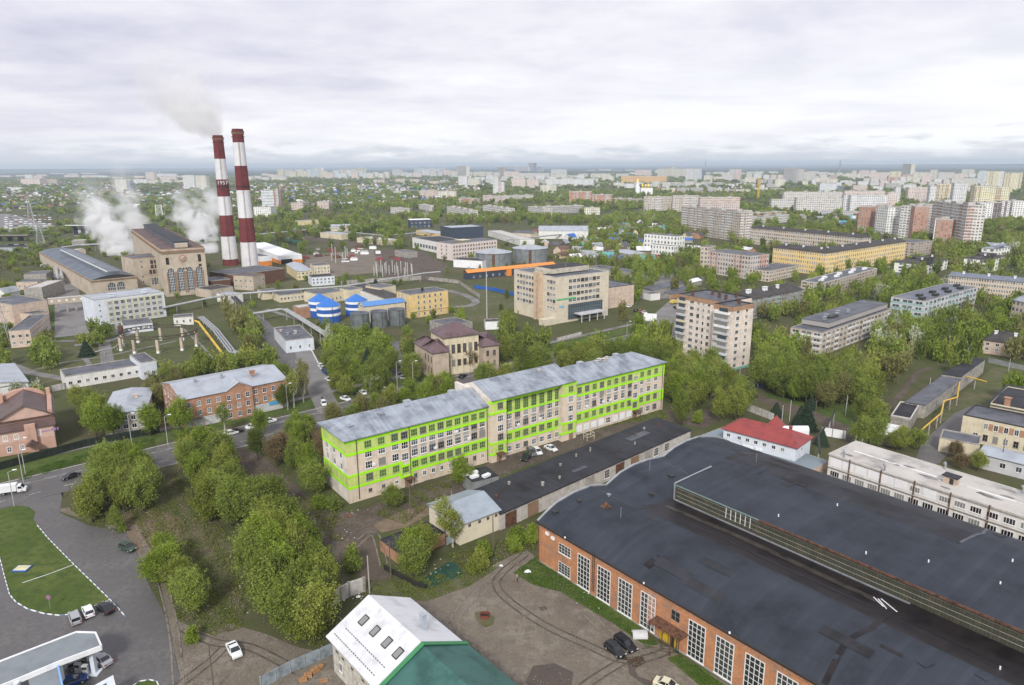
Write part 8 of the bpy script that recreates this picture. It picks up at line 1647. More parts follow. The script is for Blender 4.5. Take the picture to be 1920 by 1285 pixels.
# parked cars of the depot on the left
for i in range(70):
    r_ = i//10; x, y = 12+9*(i % 10)+random.uniform(-1,1), 405+4.0*r_+random.uniform(-.5,.5); q = P(x, y)
    if free(q.x, q.y) or True:
        me = CARPROTO['sedan'][2]; o = link('parked_car', me, None, (q.x, q.y, .05), .2); o.scale = (1,1,1.45); o.material_slots[0].link = 'OBJECT'; o.material_slots[0].material = CARP[random.choice((0,0,2,1,7,5))]; o['category'] = 'car'; o['group'] = 'cars in the depot by the river'; CT.append((o, 'parked car in the river depot', q))
LM.append(('the river car depot', P(50,415)))
for i, (x0, x1, y, lb) in enumerate(((-20,58,452,'dark road bridge across the river at the left edge'),(128,184,432,'small dark bridge with white rail across the river'))):
    a, b_ = P(x0, y), P(x1, y); c = (a+b_)/2; t = thing('bridge', lb, 'bridge', (c.x, c.y)); L = (b_-a).length/2; MB().box(-L,L,-5,5,5,6.4).build('deck', M_DARK, t); MB().box(-L,L,-5.2,-5,6.4,7.4).build('railing', M_WPAINT if i else M_CONC, t); [MB().box(-L+2*L*k/4-.8,-L+2*L*k/4+.8,-4,4,0,5).build('pier', M_DARK, t) for k in range(1, 4)]
# ---------------------------------------------------------------- trees
def crown_np(rng, n, R, Hc, z0, leaf, lobes=16, tall=False):
    """n leaf quads gathered in uneven lobes; returns vertices (n*4,3) and a per-leaf random value"""
    c = []
    while len(c) < lobes:
        p = rng.uniform(-1, 1, 3)
        if np.linalg.norm(p) < 1 and np.linalg.norm(p) > .25: c.append(p)
    c = np.array(c); prof = np.where(c[:, 2] > 0, 1-.45*c[:, 2], 1+.15*c[:, 2]); 
    C = np.stack([c[:, 0]*R*.74*prof, c[:, 1]*R*.74*prof, z0+Hc/2+c[:, 2]*Hc*.40], 1); rad = rng.uniform(.20, .42, lobes)*R
    k = rng.integers(0, lobes, n); d = rng.normal(size=(n, 3)); d /= np.linalg.norm(d, axis=1)[:, None]; rr = rng.uniform(0, 1.15, n)**.62
    rr *= 1+.45*np.abs(rng.normal(size=n))*(rng.random(n) < .3)
    p = C[k]+d*(rad[k]*rr)[:, None]*np.array([.95, .95, 1.15 if not tall else 1.45])
    ns = int(n*.16); cs = rng.integers(0, lobes, 60); sd_ = np.stack([rng.normal(size=60)*.5, rng.normal(size=60)*.5, rng.uniform(.6, 1.4, 60)], 1); sd_ /= np.linalg.norm(sd_, axis=1)[:, None]; ki = rng.integers(0, 60, ns)
    p[:ns] = C[cs[ki]]+sd_[ki]*(rng.uniform(.25, 1, ns)*R*.62)[:, None]+rng.normal(size=(ns, 3))*R*.045
    nrm = d*.8+rng.normal(size=(n, 3))*.75; nrm /= np.linalg.norm(nrm, axis=1)[:, None]
    t = np.cross(nrm, rng.normal(size=(n, 3))); t /= np.linalg.norm(t, axis=1)[:, None]; b = np.cross(nrm, t); s = leaf*rng.uniform(.6, 1.35, n)[:, None]
    V = np.stack([p-t*s-b*s*.55, p+t*s*.2-b*s*.75, p+t*s+b*s*.55, p-t*s*.2+b*s*.75], 1).reshape(-1, 3)
    return V, rng.random(n)
def mesh_np(name, V, nf, m, leaf, tint=None):
    me = bpy.data.meshes.new(name); me.vertices.add(len(V)); me.vertices.foreach_set('co', V.astype(np.float32).ravel())
    me.loops.add(nf*4); me.loops.foreach_set('vertex_index', np.arange(nf*4, dtype=np.int32)); me.polygons.add(nf)
    me.polygons.foreach_set('loop_start', np.arange(0, nf*4, 4, dtype=np.int32)); me.polygons.foreach_set('loop_total', np.full(nf, 4, dtype=np.int32))
    a = me.attributes.new('leaf', 'FLOAT', 'FACE'); a.data.foreach_set('value', leaf.astype(np.float32))
    if tint is not None: a = me.attributes.new('tint', 'FLOAT', 'FACE'); a.data.foreach_set('value', tint.astype(np.float32))
    me.materials.append(m); me.update(calc_edges=True); return me
LEAFC = [('olive-green', (.125,.165,.028), (.345,.42,.10)), ('bright green', (.130,.190,.022), (.35,.44,.075)), ('yellow-green', (.155,.19,.028), (.41,.45,.11)), ('brownish olive', (.16,.158,.05), (.34,.335,.13)), ('deep green', (.085,.12,.025), (.24,.29,.065)), ('pale blossoming', (.28,.31,.18), (.60,.63,.48)), ('rust-brown', (.19,.14,.07), (.36,.29,.16))]
LM_ = [leafmat('leaves_'+n.replace(' ', '_').replace('-', '_'), d, l, .42) for n, d, l in LEAFC]; LMa = [leafmat('far_leaves_'+str(i), d, l, .42, True) for i, (n, d, l) in enumerate(LEAFC)]
M_NEEDLE = leafmat('spruce_needles', (.025,.042,.025), (.07,.105,.065), .1); M_BARK = mat('bark', (.085,.068,.052), .95, .25, 2); M_BIRCH = mat('birch_bark', (.42,.40,.36), .9, .2, 3, dirt=(.10,.09,.08))
def trunk_mesh(seed, Hh, R, m, z0f=.35, thin=26):
    rnd = random.Random(seed); b = MB(); b.cyl((0,0,-.2),(rnd.uniform(-.2,.2),0,Hh*.45),.24,.15,7); tip = (rnd.uniform(-.3,.3), rnd.uniform(-.3,.3), Hh*.85); b.cyl((0,0,Hh*.44),tip,.15,.03,6)
    for i in range(8):
        a = 2*math.pi*i/8+rnd.uniform(-.3,.3); z = Hh*rnd.uniform(.25,.6); e = (R*.82*math.cos(a), R*.82*math.sin(a), z+Hh*rnd.uniform(.18,.38)); b.cyl((0,0,z),e,.09,.03,5,caps=False)
        for j in range(thin//8): f_ = rnd.uniform(.4,1); s = (e[0]*f_, e[1]*f_, lerp(z, e[2], f_)); b.cyl(s, (s[0]+rnd.uniform(-1,1)*R*.5, s[1]+rnd.uniform(-1,1)*R*.5, s[2]+rnd.uniform(.2,1)*R*.6), .045, .018, 4, caps=False)
    return tmpmesh(b, 'trunk', m)
rg = np.random.default_rng(5)
NEAR, MID = [], []
for s in range(7):
    V, lf = crown_np(rg, 9500, 3.6, 8.2, 1.4, .125, 46); NEAR.append((mesh_np('crown', V, len(lf), LM_[0], lf), trunk_mesh(s, 9.5, 3.6, M_BARK)))
for s in range(4):
    V, lf = crown_np(rg, 3400, 2.6, 10.5, 2.4, .135, 40, True); MID.append((mesh_np('crown', V, len(lf), LM_[0], lf), trunk_mesh(40+s, 12.5, 2.4, M_BIRCH, thin=48)))
MIDR = []
for s in range(6): V, lf = crown_np(rg, 4200, 3.6, 8.2, 1.3, .20, 38); MIDR.append((mesh_np('crown', V, len(lf), LM_[0], lf), NEAR[s][1]))
BUSH = []
for s in range(4): V, lf = crown_np(rg, 3600, 2.2, 3.4, -.2, .14, 18); BUSH.append(mesh_np('foliage', V, len(lf), LM_[0], lf))
def conifer_np(rng, n, R, Hh):
    t = rng.random(n)**.7; z = Hh*(.06+.94*(1-t)); layer = (np.sin(z*3.2)*.12+1); r_ = R*t*layer*rng.uniform(.45, 1, n)**.5; a = rng.uniform(0, 2*np.pi, n)
    p = np.stack([r_*np.cos(a), r_*np.sin(a), z-.12*r_], 1); out = np.stack([np.cos(a), np.sin(a), np.full(n, -.35)], 1); side = np.stack([-np.sin(a), np.cos(a), rng.normal(size=n)*.3], 1); s = .22*rng.uniform(.7, 1.4, n)[:, None]
    V = np.stack([p-side*s*.5, p+side*s*.5, p+out*s*1.6+side*s*.3, p+out*s*1.6-side*s*.3], 1).reshape(-1, 3); return V, rng.random(n)
V, lf = conifer_np(rg, 5200, 2.3, 9.5); CONI = mesh_np('needle_crown', V, len(lf), M_NEEDLE, lf); CTR = tmpmesh(MB().cyl((0,0,-.2),(0,0,9),.2,.04,7), 'trunk', M_BARK)
TREES = []; NT = [0, 0]
def tree(x, y, hgt, rad, ci, near, kind='broad', label=None):
    t = thing('tree', 'tree', 'tree', (x, y, 0), random.uniform(0, 6.28), 'trees of the district'); 
    if kind == 'spruce':
        t.name = 'spruce'; link('needle_crown', CONI, t); link('trunk', CTR, t); t.scale = (rad/2.3, rad/2.3, hgt/9.5); base = 'dark spruce'
    else:
        if kind == 'birch': me, tr_ = random.choice(MID); t.scale = (rad/2.6, rad/2.6, hgt/12.8); base = f'slender {LEAFC[ci][0]} tree'; t.name = 'birch'
        else: me, tr_ = random.choice(NEAR if near else MIDR); t.scale = (rad/3.6, rad/3.6, hgt/9.6); base = ('broad ' if rad > 4.3 else '')+f'{LEAFC[ci][0]} tree'
        o = link('crown', me, t); o.material_slots[0].link = 'OBJECT'; o.material_slots[0].material = LM_[ci]; link('trunk', tr_, t)
    TREES.append((t, base, (x, y))); return t
def bush(x, y, hgt, rad, ci):
    o = link('bush', random.choice(BUSH), None, (x, y, .05), random.uniform(0, 6.28)); o.scale = (rad/2.2, rad/2.2, hgt/3.2); o.material_slots[0].link = 'OBJECT'; o.material_slots[0].material = LM_[ci]; o['category'] = 'bush'; o['group'] = 'bushes of the rough plots'; TREES.append((o, f'{LEAFC[ci][0]} bush', (x, y)))
# near groves, drawn where their crowns stand in the picture: polygon, spacing, height range, radius, colour weights, kind
O_, B_, Y_, N_, D_, W_, R_ = range(7)
GROVES = [
 ([(150,925),(178,880),(215,858),(262,850),(288,872),(282,915),(240,950),(180,955)], 5.0, (9,12), 3.9, [O_,O_,Y_,B_], 'b'),
 ([(285,1040),(315,1015),(345,1035),(372,1090),(365,1130),(318,1135),(290,1090)], 4.6, (6.5,9), 3.2, [B_,O_,Y_], 'b'),
 ([(330,830),(375,812),(420,835),(445,870),(470,905),(520,930),(480,960),(430,950),(390,940),(365,890),(335,868)], 5.6, (9,12), 4.1, [O_,O_,Y_,B_], 'b'),
 ([(470,965),(520,955),(560,985),(600,1040),(622,1080),(632,1120),(610,1170),(560,1165),(500,1140),(478,1100),(460,1050),(455,1000)], 5.4, (9.5,12.5), 4.3, [B_,O_,O_,Y_], 'b'),
 ([(540,1160),(600,1150),(625,1165),(610,1190),(560,1195)], 5, (7,9), 3.4, [O_,Y_], 'b'),
 ([(545,870),(580,850),(612,880),(606,925),(570,925),(548,905)], 5.2, (8,10.5), 3.4, [B_,O_], 'b'),
 ([(500,830),(540,818),(560,850),(530,870),(505,860)], 5.5, (8,10), 3.4, [O_,R_], 'b'),
 ([(470,815),(492,812),(492,850),(470,850)], 6, (8,10), 3.2, [D_,B_], 'b'),
 ([(595,800),(612,790),(612,840),(596,850)], 6, (8,10), 3.2, [O_,R_], 'b'),
 ([(160,785),(190,762),(225,772),(262,765),(292,775),(298,800),(265,815),(215,820),(170,815)], 6, (10,12.5), 4.2, [B_], 'b'),
 ([(315,768),(335,755),(356,768),(358,792),(330,802),(315,790)], 5.4, (10,12), 4.2, [B_], 'b'),
 ([(140,735),(160,722),(185,735),(184,765),(160,780),(142,765)], 6, (8,10), 3.6, [O_,Y_,W_], 'b'),
 ([(280,700),(330,705),(332,735),(316,752),(285,750),(276,722)], 6, (8,11), 3.8, [N_,O_], 'b'),
 ([(170,715),(235,700),(330,690),(330,704),(270,708),(200,722)], 6, (7,9), 3.4, [O_,N_,Y_], 'b'),
 ([(55,655),(78,642),(108,650),(100,668),(60,670)], 7, (9,11), 4.8, [O_], 'b'), ([(12,735),(60,718),(76,735),(30,745)], 6, (6,8), 3.2, [Y_,W_], 'b'), ([(-10,660),(12,655),(10,690),(-10,690)], 6, (7,9), 3.6, [O_], 'b'),
 ([(335,690),(350,672),(420,672),(440,660),(510,655),(530,672),(470,682),(400,690),(345,706)], 6.5, (7.5,10), 3.8, [O_,Y_,Y_,O_], 'b'),
 ([(395,575),(440,560),(462,575),(480,620),(488,650),(455,650),(425,625),(402,600)], 7, (10,13), 4.0, [N_,N_,O_], 'b'),
 ([(462,590),(500,598),(518,630),(500,645),(476,615)], 6.5, (8,10), 3.6, [B_,O_], 'b'),
 ([(600,640),(640,622),(700,622),(735,640),(738,690),(712,712),(650,712),(612,690)], 7, (8,11), 3.9, [O_,B_,O_], 'b'),
 ([(735,645),(775,640),(786,680),(755,700),(735,690)], 7, (8,11), 3.8, [N_,O_,O_], 'b'),
 ([(560,690),(590,700),(598,740),(575,765),(545,745),(545,705)], 6, (12,15), 2.8, [O_,Y_,N_], 'birch'),
 ([(515,700),(545,695),(556,740),(520,760)], 6, (8,10), 3.6, [O_,D_], 'b'),
 ([(520,790),(575,772),(598,785),(560,815),(525,812)], 6, (7,9), 3.2, [O_,B_], 'b'),
 ([(385,780),(440,770),(450,785),(400,795)], 9, (9,11), 2.6, [O_,N_], 'birch'),
 ([(640,745),(690,742),(740,735),(745,715),(700,718),(650,730)], 7, (9,12), 2.9, [O_,N_,R_], 'birch'),
 ([(780,715),(850,690),(862,715),(840,738),(795,745)], 6.5, (9,12), 3.6, [B_,O_,B_], 'b'),
 ([(870,690),(910,680),(930,690),(905,705),(872,712)], 7, (8,11), 2.6, [O_,N_], 'birch'), ([(940,692),(965,684),(975,692),(950,700)], 6, (6,8), 3, [W_], 'b'),
 ([(925,610),(965,592),(1005,600),(1030,635),(1025,665),(990,680),(940,680),(926,650)], 7, (11,14), 4.1, [O_,D_,Y_,O_], 'b'),
 ([(850,662),(905,655),(925,680),(880,690),(850,685)], 5.5, (8,11), 2.9, [R_,N_,O_,O_], 'birch'),
 ([(595,778),(700,750),(800,726),(850,714),(852,730),(705,768),(612,795)], 6, (8,11), 3.4, [O_,B_,Y_,N_], 'b'),
 ([(640,735),(700,722),(760,712),(770,722),(700,738),(650,748)], 7.5, (8,10), 3.2, [O_,B_], 'b'),
 ([(598,715),(640,708),(650,728),(605,742)], 6.5, (8,11), 3.3, [O_,Y_], 'b'),
 ([(445,790),(520,778),(530,792),(455,805)], 7.5, (7,9), 2.9, [B_,O_], 'b'),
 ([(770,690),(850,688),(852,710),(775,720)], 6, (8,11), 3.8, [B_,O_,Y_], 'b'),
 ([(885,700),(1000,672),(1060,655),(1130,638),(1135,652),(1060,672),(900,712)], 6.5, (8,11), 3.9, [O_,Y_,B_,O_], 'b'),
 ([(580,690),(640,690),(650,720),(600,735)], 7, (8,11), 3.6, [O_,Y_], 'b'),
 ([(1050,650),(1085,640),(1130,640),(1140,655),(1120,675),(1060,680)], 7, (9,12), 4, [O_,Y_], 'b'),
 ([(1140,655),(1185,635),(1240,618),(1268,630),(1272,668),(1250,690),(1238,668),(1190,660),(1150,672)], 6.5, (10,13), 4.1, [O_,O_,Y_,B_], 'b'),
 ([(1252,700),(1285,665),(1330,672),(1372,702),(1400,735),(1385,760),(1335,770),(1290,775),(1255,760)], 6, (10,13), 4.2, [O_,O_,Y_,B_], 'b'),
 ([(1430,640),(1480,655),(1500,700),(1530,720),(1500,745),(1455,730),(1420,700),(1415,660)], 6.5, (10,13), 4.4, [B_,O_,O_], 'b'),
 ([(1500,690),(1560,680),(1600,660),(1650,650),(1710,660),(1722,690),(1690,735),(1640,740),(1600,735),(1560,745),(1515,730)], 7, (10,13), 4.6, [O_,O_,N_,Y_], 'b'),
 ([(1640,620),(1690,605),(1720,600),(1715,640),(1680,650),(1640,640)], 7, (9,12), 4, [O_,N_,W_], 'b'),
 ([(1575,780),(1615,765),(1650,780),(1652,810),(1610,825),(1580,810)], 6, (8,10), 4.0, [O_,Y_], 'b'),
 ([(1665,820),(1695,812),(1700,830),(1675,835)], 5, (5,7), 3, [Y_,O_], 'b'), ([(1715,815),(1745,808),(1752,830),(1725,838)], 5, (6,8), 3.2, [O_,Y_], 'b'), ([(1790,840),(1830,842),(1840,865),(1800,862)], 5, (4.5,6), 2.8, [R_,Y_], 'b'),
 ([(1440,760),(1475,770),(1470,775),(1440,768)], 5, (4,5), 2, [D_], 'spruce'),
 ([(850,865),(880,865),(885,905),(848,908)], 4.6, (6,8), 3.6, [B_], 'b'), ([(690,930),(760,910),(770,940),(720,955)], 4.4, (4.5,6), 2.9, [O_,B_], 'b'),
 ([(752,1010),(800,1000),(815,1040),(800,1070),(758,1065),(748,1035)], 4.6, (7,9), 3.4, [O_,Y_,B_], 'b'), ([(825,960),(845,955),(850,1000),(828,1005)], 4.5, (9,11), 2.5, [Y_], 'birch'),
 ([(870,1035),(920,1030),(935,1050),(900,1062),(872,1055)], 3.6, (3,4.2), 2.2, [B_,Y_], 'bush'), ([(940,1000),(1000,985),(1003,1010),(960,1022)], 3.6, (2.5,3.5), 2.1, [B_], 'bush'),
 ([(125,948),(170,940),(210,945),(225,958),(170,962),(135,962)], 3.2, (2.5,4), 2.2, [B_,B_,O_], 'bush'), ([(205,985),(250,985),(258,1000),(215,1002)], 3.5, (1.6,2.4), 1.7, [O_], 'bush'), ([(208,965),(222,960),(222,985),(210,985)], 5, (5,6), 1.7, [O_], 'b'),
 ([(340,1180),(372,1185),(385,1200),(350,1205)], 3.4, (1.8,2.6), 1.7, [B_,O_], 'bush'), ([(585,935),(640,935),(640,955),(590,955)], 3.4, (2.5,3.4), 2, [B_,O_], 'bush'), ([(640,1040),(680,1035),(685,1060),(645,1065)], 4, (3.5,5), 2.4, [O_], 'bush'),
 ([(1270,775),(1330,775),(1340,790),(1300,795)], 3.8, (2.5,3.6), 2.3, [B_,Y_], 'bush'), ([(1490,620),(1520,600),(1540,605),(1500,640)], 7, (8,10), 3.4, [O_], 'b'),
 ([(1740,640),(1800,620),(1850,600),(1900,605),(1900,640),(1840,632),(1800,655),(1755,665)], 6.5, (7,10), 3.8, [O_,B_,D_], 'b'),
 ([(700,600),(768,604),(770,625),(710,622)], 6, (6,8), 3.2, [O_,W_,B_], 'b'), ([(845,590),(870,585),(872,600),(848,604)], 6, (7,9), 2.8, [B_], 'b'),
]
SCREEN = []
def ok(x, y, hgt, rad, d):
    if not free(x, y): return False
    cx, cy = proj(x, y, hgt*.9); r_ = F*rad/d*.6
    for (x0, y0, x1, y1, dd) in KEEP:
        if dd > d+4 and x0-r_ < cx < x1+r_ and y0-2 < cy < y1: return False
    return True
KEEP += [(1672,672,1850,792,9e9),(640,572,765,612,9e9),(575,550,700,600,9e9),(785,606,930,628,9e9),(612,800,900,925,182),(900,740,1240,800,190),(1275,560,1412,655,320),(970,500,1142,612,380)]
pts_all = []
for gi, (poly, sp, (h0, h1), rad, cols, kind) in enumerate(GROVES):
    sp *= .86; rad *= 1.08; zc = (h0+h1)/2*.55; wp = [P(*p, zc) for p in poly]; xs_ = [p.x for p in wp]; ys_ = [p.y for p in wp]; y = min(ys_); n0 = len(pts_all)
    while y < max(ys_)+sp:
        x = min(xs_)
        while x < max(xs_)+sp:
            p = (x+random.uniform(-.3,.3)*sp, y+random.uniform(-.3,.3)*sp)
            if inside(p, wp):
                hh = random.uniform(h0, h1); rr = rad*random.uniform(.8, 1.15); d = math.hypot(*p); 
                if ok(p[0], p[1], hh, rr, d): pts_all.append((d, p, hh, rr, random.choice(cols), kind))
            x += sp
        y += sp
    if len(pts_all) == n0:
        c = sum(wp, Vector((0,0)))/len(wp); pts_all.append((c.length, (c.x, c.y), h1, rad, cols[0], kind))
for (x, y, hh, rr) in ((690,705,11,3.0),(662,708,9,2.4),(1520,768,5,1.8),(1500,800,7,2.6),(1512,806,8,3.0),(1493,812,6,2.2),(1540,835,5,2),(163,668,7,3.2),(482,400,14,5),(705,545,8,3)):
    p = P(x, y, 0); pts_all.append((p.length, (p.x, p.y), hh, rr, 4, 'spruce'))
for x in (845, 1330, 1490, 1660): pass
# general growth between the blocks, thinning with distance: jittered grid in the place itself
OPEN = [[(120,560),(200,640),(230,700),(330,700),(460,690),(520,660),(560,620),(600,600),(600,560),(480,545),(380,560),(130,520),(120,520)], [(575,475),(720,468),(830,500),(860,540),(560,600),(480,560),(470,500)], [(720,520),(980,520),(980,610),(720,610)], [(125,520),(150,470),(250,440),(420,440),(500,500),(500,560),(300,570)], [(760,420),(1110,425),(1040,520),(850,520),(760,470)], [(-60,396),(110,396),(110,438),(-60,438)]]
OPW = [[P(*p) for p in o_] for o_ in OPEN]
def nz(x, y): return math.sin(x*.013+1.3)*math.cos(y*.011-.7)+.6*math.sin(x*.031-y*.027)+.4*math.cos(y*.05+x*.043)
groves_w = [[P(*p) for p in g_[0]] for g_ in GROVES]
def fill(d0, d1, sp, prob, hr, rr0):
    y = d0*.75; out = 0
    while y < d1:
        half = min(d1, y*.80+30); x = -half
        while x < half:
            px_, py_ = x+random.uniform(-.45,.45)*sp, y+random.uniform(-.45,.45)*sp; d = math.hypot(px_, py_)
            opn = any(inside((px_, py_), o_) for o_ in OPW) if d0 <= d < d1 else False
            if d0 <= d < d1 and random.random() < (.30 if opn else 1)*prob*(1.5 if nz(px_, py_) > .1 else .55 if nz(px_, py_) > -.6 else .15):
                sx_, sy_ = proj(px_, py_, 0)
                if (-40 < sx_ < 1960 or (d0 > 600 and -260 < sx_ < 2180)) and (sy_ < 655 or (sx_ > 1430 and sy_ < 760)):
                    hh = random.uniform(*hr)*(.8 if sx_ < 520 else 1)*(.55 if sx_ < 150 and sy_ > 440 else 1); r_ = rr0*random.uniform(.75, 1.2)*(.7 if sx_ < 150 and sy_ > 440 else 1)
                    if opn: hh *= .5; r_ *= .6
                    if ok(px_, py_, hh, r_, d): pts_all.append((d, (px_, py_), hh, r_, random.choices((0,1,2,3,4,5), (7,4,3,2.2,2.5,.35))[0], 'birch' if random.random() < .05 else 'b'))
            x += sp
        y += sp
fill(250, 620, 8.6, .52, (8,12.5), 4.1); fill(620, 1150, 10.5, .50, (8,13), 5.4); fill(1150, 2300, 16, .44, (8,12), 7.6); fill(2300, 6800, 37, .34, (8,13), 14)
pts_all.sort(key=lambda t: t[0]); nt_ = 0; far = []
for (d, p, hh, rr, ci, kind) in pts_all:
    if kind == 'spruce': tree(*p, hh, rr, 4, d < 260, 'spruce')
    elif kind == 'bush': bush(*p, hh, rr, ci)
    elif nt_ < 300: nt_ += 1; tree(*p, hh, rr, ci, d < 300, 'birch' if kind == 'birch' else 'broad')
    else: far.append((d, p, hh, rr, ci))
print('trees', nt_, 'rest', len(far))
def far_mesh(items, name, label, nleaf, leaf, nvar=6):
    rg2 = np.random.default_rng(9); var = [crown_np(rg2, nleaf, 1.0, 1.0, 0, leaf, 12) for _ in range(nvar)]; Vs, Ls, Ts, Ms = [], [], [], []
    for (d, p, hh, rr, ci) in items:
        V, lf = var[rg2.integers(nvar)]; a = rg2.uniform(0, 6.28); ca, sa = math.cos(a), math.sin(a); W = V.copy(); 
        W = np.stack([(ca*V[:, 0]-sa*V[:, 1])*rr+p[0], (sa*V[:, 0]+ca*V[:, 1])*rr+p[1], (V[:, 2]*.72+.10)*hh], 1); Vs.append(W); Ls.append(lf); Ts.append(np.full(len(lf), rg2.random())); Ms.append(np.full(len(lf), ci))
    V = np.concatenate(Vs); lf = np.concatenate(Ls); me = mesh_np(name, V, len(lf), LMa[0], lf, np.concatenate(Ts))
    for m in LMa[1:]: me.materials.append(m)
    me.polygons.foreach_set('material_index', np.concatenate(Ms).astype(np.int32)); o = link(name, me); o['kind'] = 'stuff'; tag(o, label); return o
A_ = [t for t in far if t[0] < 620]; B2 = [t for t in far if 620 <= t[0] < 1150]; C_ = [t for t in far if 1150 <= t[0] < 2300]; D2 = [t for t in far if t[0] >= 2300]
print(len(A_), len(B2), len(C_), len(D2))
if A_: far_mesh(A_, 'tree_belt', 'olive and bright green trees filling the yards between the apartment blocks', 700, .085)
far_mesh(B2, 'tree_belt', 'green tree belt spread between the five-storey slabs and cottages', 330, .12); far_mesh(C_, 'tree_belt', 'distant green tree masses among the high-rises', 110, .21); far_mesh(D2, 'tree_belt', 'hazy far trees around the edge of the city', 44, .34)
relabel(TREES)
relabel([(o, b, p) for o, b, p in FARL]); relabel([(o, b, p) for o, b, p in CT]); relabel(ALLCARS); relabel(ITEMS)
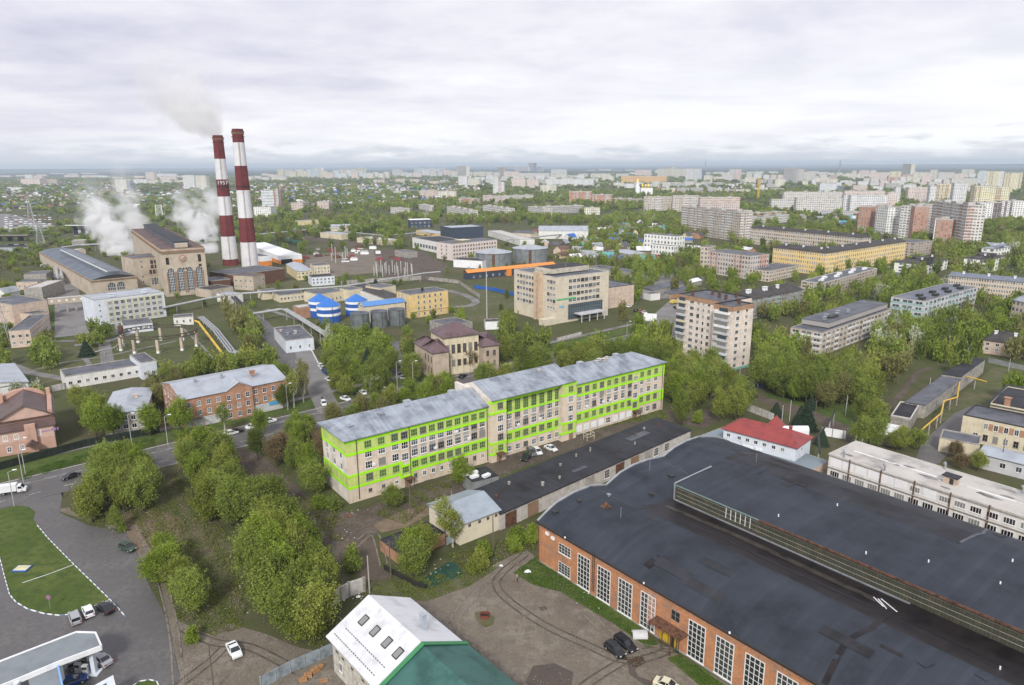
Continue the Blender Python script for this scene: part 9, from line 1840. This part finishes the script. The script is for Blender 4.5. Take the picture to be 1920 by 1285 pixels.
# ---------------------------------------------------------------- steam
def plume(name, label, src, axis, length, r0, r1, dens, seed, bend=(0, 0), stretch=.35, thr=.46):
    """closed frustum round the axis; the density inside thins toward its rim and end and is broken up by noise"""
    ax = Vector(axis).normalized(); q = ax.to_track_quat('Z', 'Y'); b = MB(); n = 14; S_ = 8; rings = []
    for k in range(S_+1):
        t = k/S_; r_ = (r0+(r1-r0)*t**.8)*1.15; cx, cy = bend[0]*t*t, bend[1]*t*t
        rings.append([(cx+r_*math.cos(a), cy+r_*math.sin(a), length*t) for a in (2*math.pi*i/n for i in range(n))])
    for k in range(S_):
        for i in range(n): b.face([rings[k][i], rings[k][(i+1)%n], rings[k+1][(i+1)%n], rings[k+1][i]])
    b.face(rings[0][::-1]); b.face(rings[-1])
    me = bpy.data.meshes.new(name); me.from_pydata(b.v, [], b.f)
    import bmesh
    bm = bmesh.new(); bm.from_mesh(me); bmesh.ops.remove_doubles(bm, verts=bm.verts, dist=.001); bmesh.ops.recalc_face_normals(bm, faces=bm.faces); bm.to_mesh(me); bm.free()
    m = bpy.data.materials.new('steam_'+str(seed)); m.use_nodes = True; t = m.node_tree; t.nodes.clear(); L = t.links.new
    def M(op, x, y=None, z=None, c=False):
        nn_ = t.nodes.new('ShaderNodeMath'); nn_.operation = op; nn_.use_clamp = c
        for i, v in enumerate((x, y, z)):
            if v is None: continue
            if isinstance(v, (int, float)): nn_.inputs[i].default_value = v
            else: L(v, nn_.inputs[i])
        return nn_.outputs[0]
    tc = t.nodes.new('ShaderNodeTexCoord'); s = t.nodes.new('ShaderNodeSeparateXYZ'); L(tc.outputs['Object'], s.inputs[0])
    T_1 = M('DIVIDE', s.outputs[2], length); T2 = M('MULTIPLY', T_1, T_1); X = M('SUBTRACT', s.outputs[0], M('MULTIPLY', T2, bend[0])); Y = M('SUBTRACT', s.outputs[1], M('MULTIPLY', T2, bend[1]))
    rr = M('SQRT', M('ADD', M('MULTIPLY', X, X), M('MULTIPLY', Y, Y))); R = M('ADD', r0, M('MULTIPLY', M('POWER', M('MAXIMUM', T_1, .0001), .8), r1-r0)); e = M('SUBTRACT', 1.0, M('DIVIDE', rr, R))
    mp_ = t.nodes.new('ShaderNodeMapping'); mp_.inputs['Location'].default_value = (seed*7.3, seed*3.1, 0); L(tc.outputs['Object'], mp_.inputs[0])
    nz_ = t.nodes.new('ShaderNodeTexNoise'); nz_.inputs['Scale'].default_value = 2.7/(r0+r1); nz_.inputs['Detail'].default_value = 8; nz_.inputs['Roughness'].default_value = .66; nz_.inputs['Distortion'].default_value = .6; L(mp_.outputs[0], nz_.inputs['Vector'])
    v = M('ADD', M('MULTIPLY', e, .62), M('MULTIPLY', M('SUBTRACT', nz_.outputs[0], .5), 1.9)); v = M('SUBTRACT', v, M('MULTIPLY', T_1, stretch)); v = M('MULTIPLY', M('SUBTRACT', v, thr-.36), 3.2, c=True)
    fade = M('POWER', M('SUBTRACT', 1.0, T_1, c=True), 1.1); v = M('MULTIPLY', M('MULTIPLY', v, fade), M('MULTIPLY', e, 4.0, c=True))
    pv = t.nodes.new('ShaderNodeVolumePrincipled'); pv.inputs['Color'].default_value = (.995,.995,1,1); pv.inputs['Anisotropy'].default_value = .1; L(M('MULTIPLY', v, dens), pv.inputs['Density'])
    pv.inputs['Emission Strength'].default_value = 0.0
    o_ = t.nodes.new('ShaderNodeOutputMaterial'); L(pv.outputs[0], o_.inputs['Volume']); me.materials.append(m)
    o = link(name, me, None, src); o.rotation_euler = q.to_euler(); o['kind'] = 'stuff'; tag(o, label); return o
def at3(px, py, d):
    """point on the picture ray at horizontal distance d"""
    v = vf + vr*((px-960)/F) - vu*((py-642.5)/F); k = d/math.hypot(v.x, v.y); return Vector((v.x*k, v.y*k, H+v.z*k))
def plume_px(name, label, a, b, da, db, r0, r1, dens, seed, **k):
    A, B = at3(*a, da), at3(*b, db); plume(name, label, A, B-A, (B-A).length, r0, r1, dens, seed, **k)
dc = GC1.length
plume_px('smoke', 'pale smoke drifting up and left from the shorter striped chimney', (412,253), (262,110), dc, dc+30, 5, 60, .17, 1, bend=(0, 0), thr=.36, stretch=.42)
plume_px('steam', 'dense white steam rising from behind the turbine hall roof', (235,490), (150,345), 760, 800, 11, 36, .55, 2, thr=.44)
plume_px('steam', 'thinner steam drifting above the power station', (262,478), (212,300), 770, 830, 10, 42, .16, 3, thr=.46)
plume_px('steam', 'white steam column behind the boiler house roof', (395,470), (325,345), 850, 900, 13, 40, .4, 4, thr=.45)
plume_px('steam', 'small steam puff between the boiler house and the chimneys', (392,490), (384,455), 740, 745, 10, 14, .6, 5, stretch=.0, thr=.30)
plume_px('steam', 'thin high steam behind the chimneys', (415,400), (385,340), 900, 940, 14, 30, .16, 6, thr=.42)
# ---------------------------------------------------------------- the air
hb = MB().box(-9500, 9500, -400, 24000, -1.0, 141.0); hz_ = bpy.data.materials.new('haze'); hz_.use_nodes = True; t = hz_.node_tree; t.nodes.clear()
pv = t.nodes.new('ShaderNodeVolumePrincipled'); pv.inputs['Color'].default_value = (.74,.86,1.0,1); pv.inputs['Density'].default_value = 0.00009; pv.inputs['Anisotropy'].default_value = 0.2
o_ = t.nodes.new('ShaderNodeOutputMaterial'); t.links.new(pv.outputs[0], o_.inputs['Volume']); o = hb.build('haze', hz_); o['kind'] = 'stuff'; tag(o, 'thin bluish haze over the whole city')
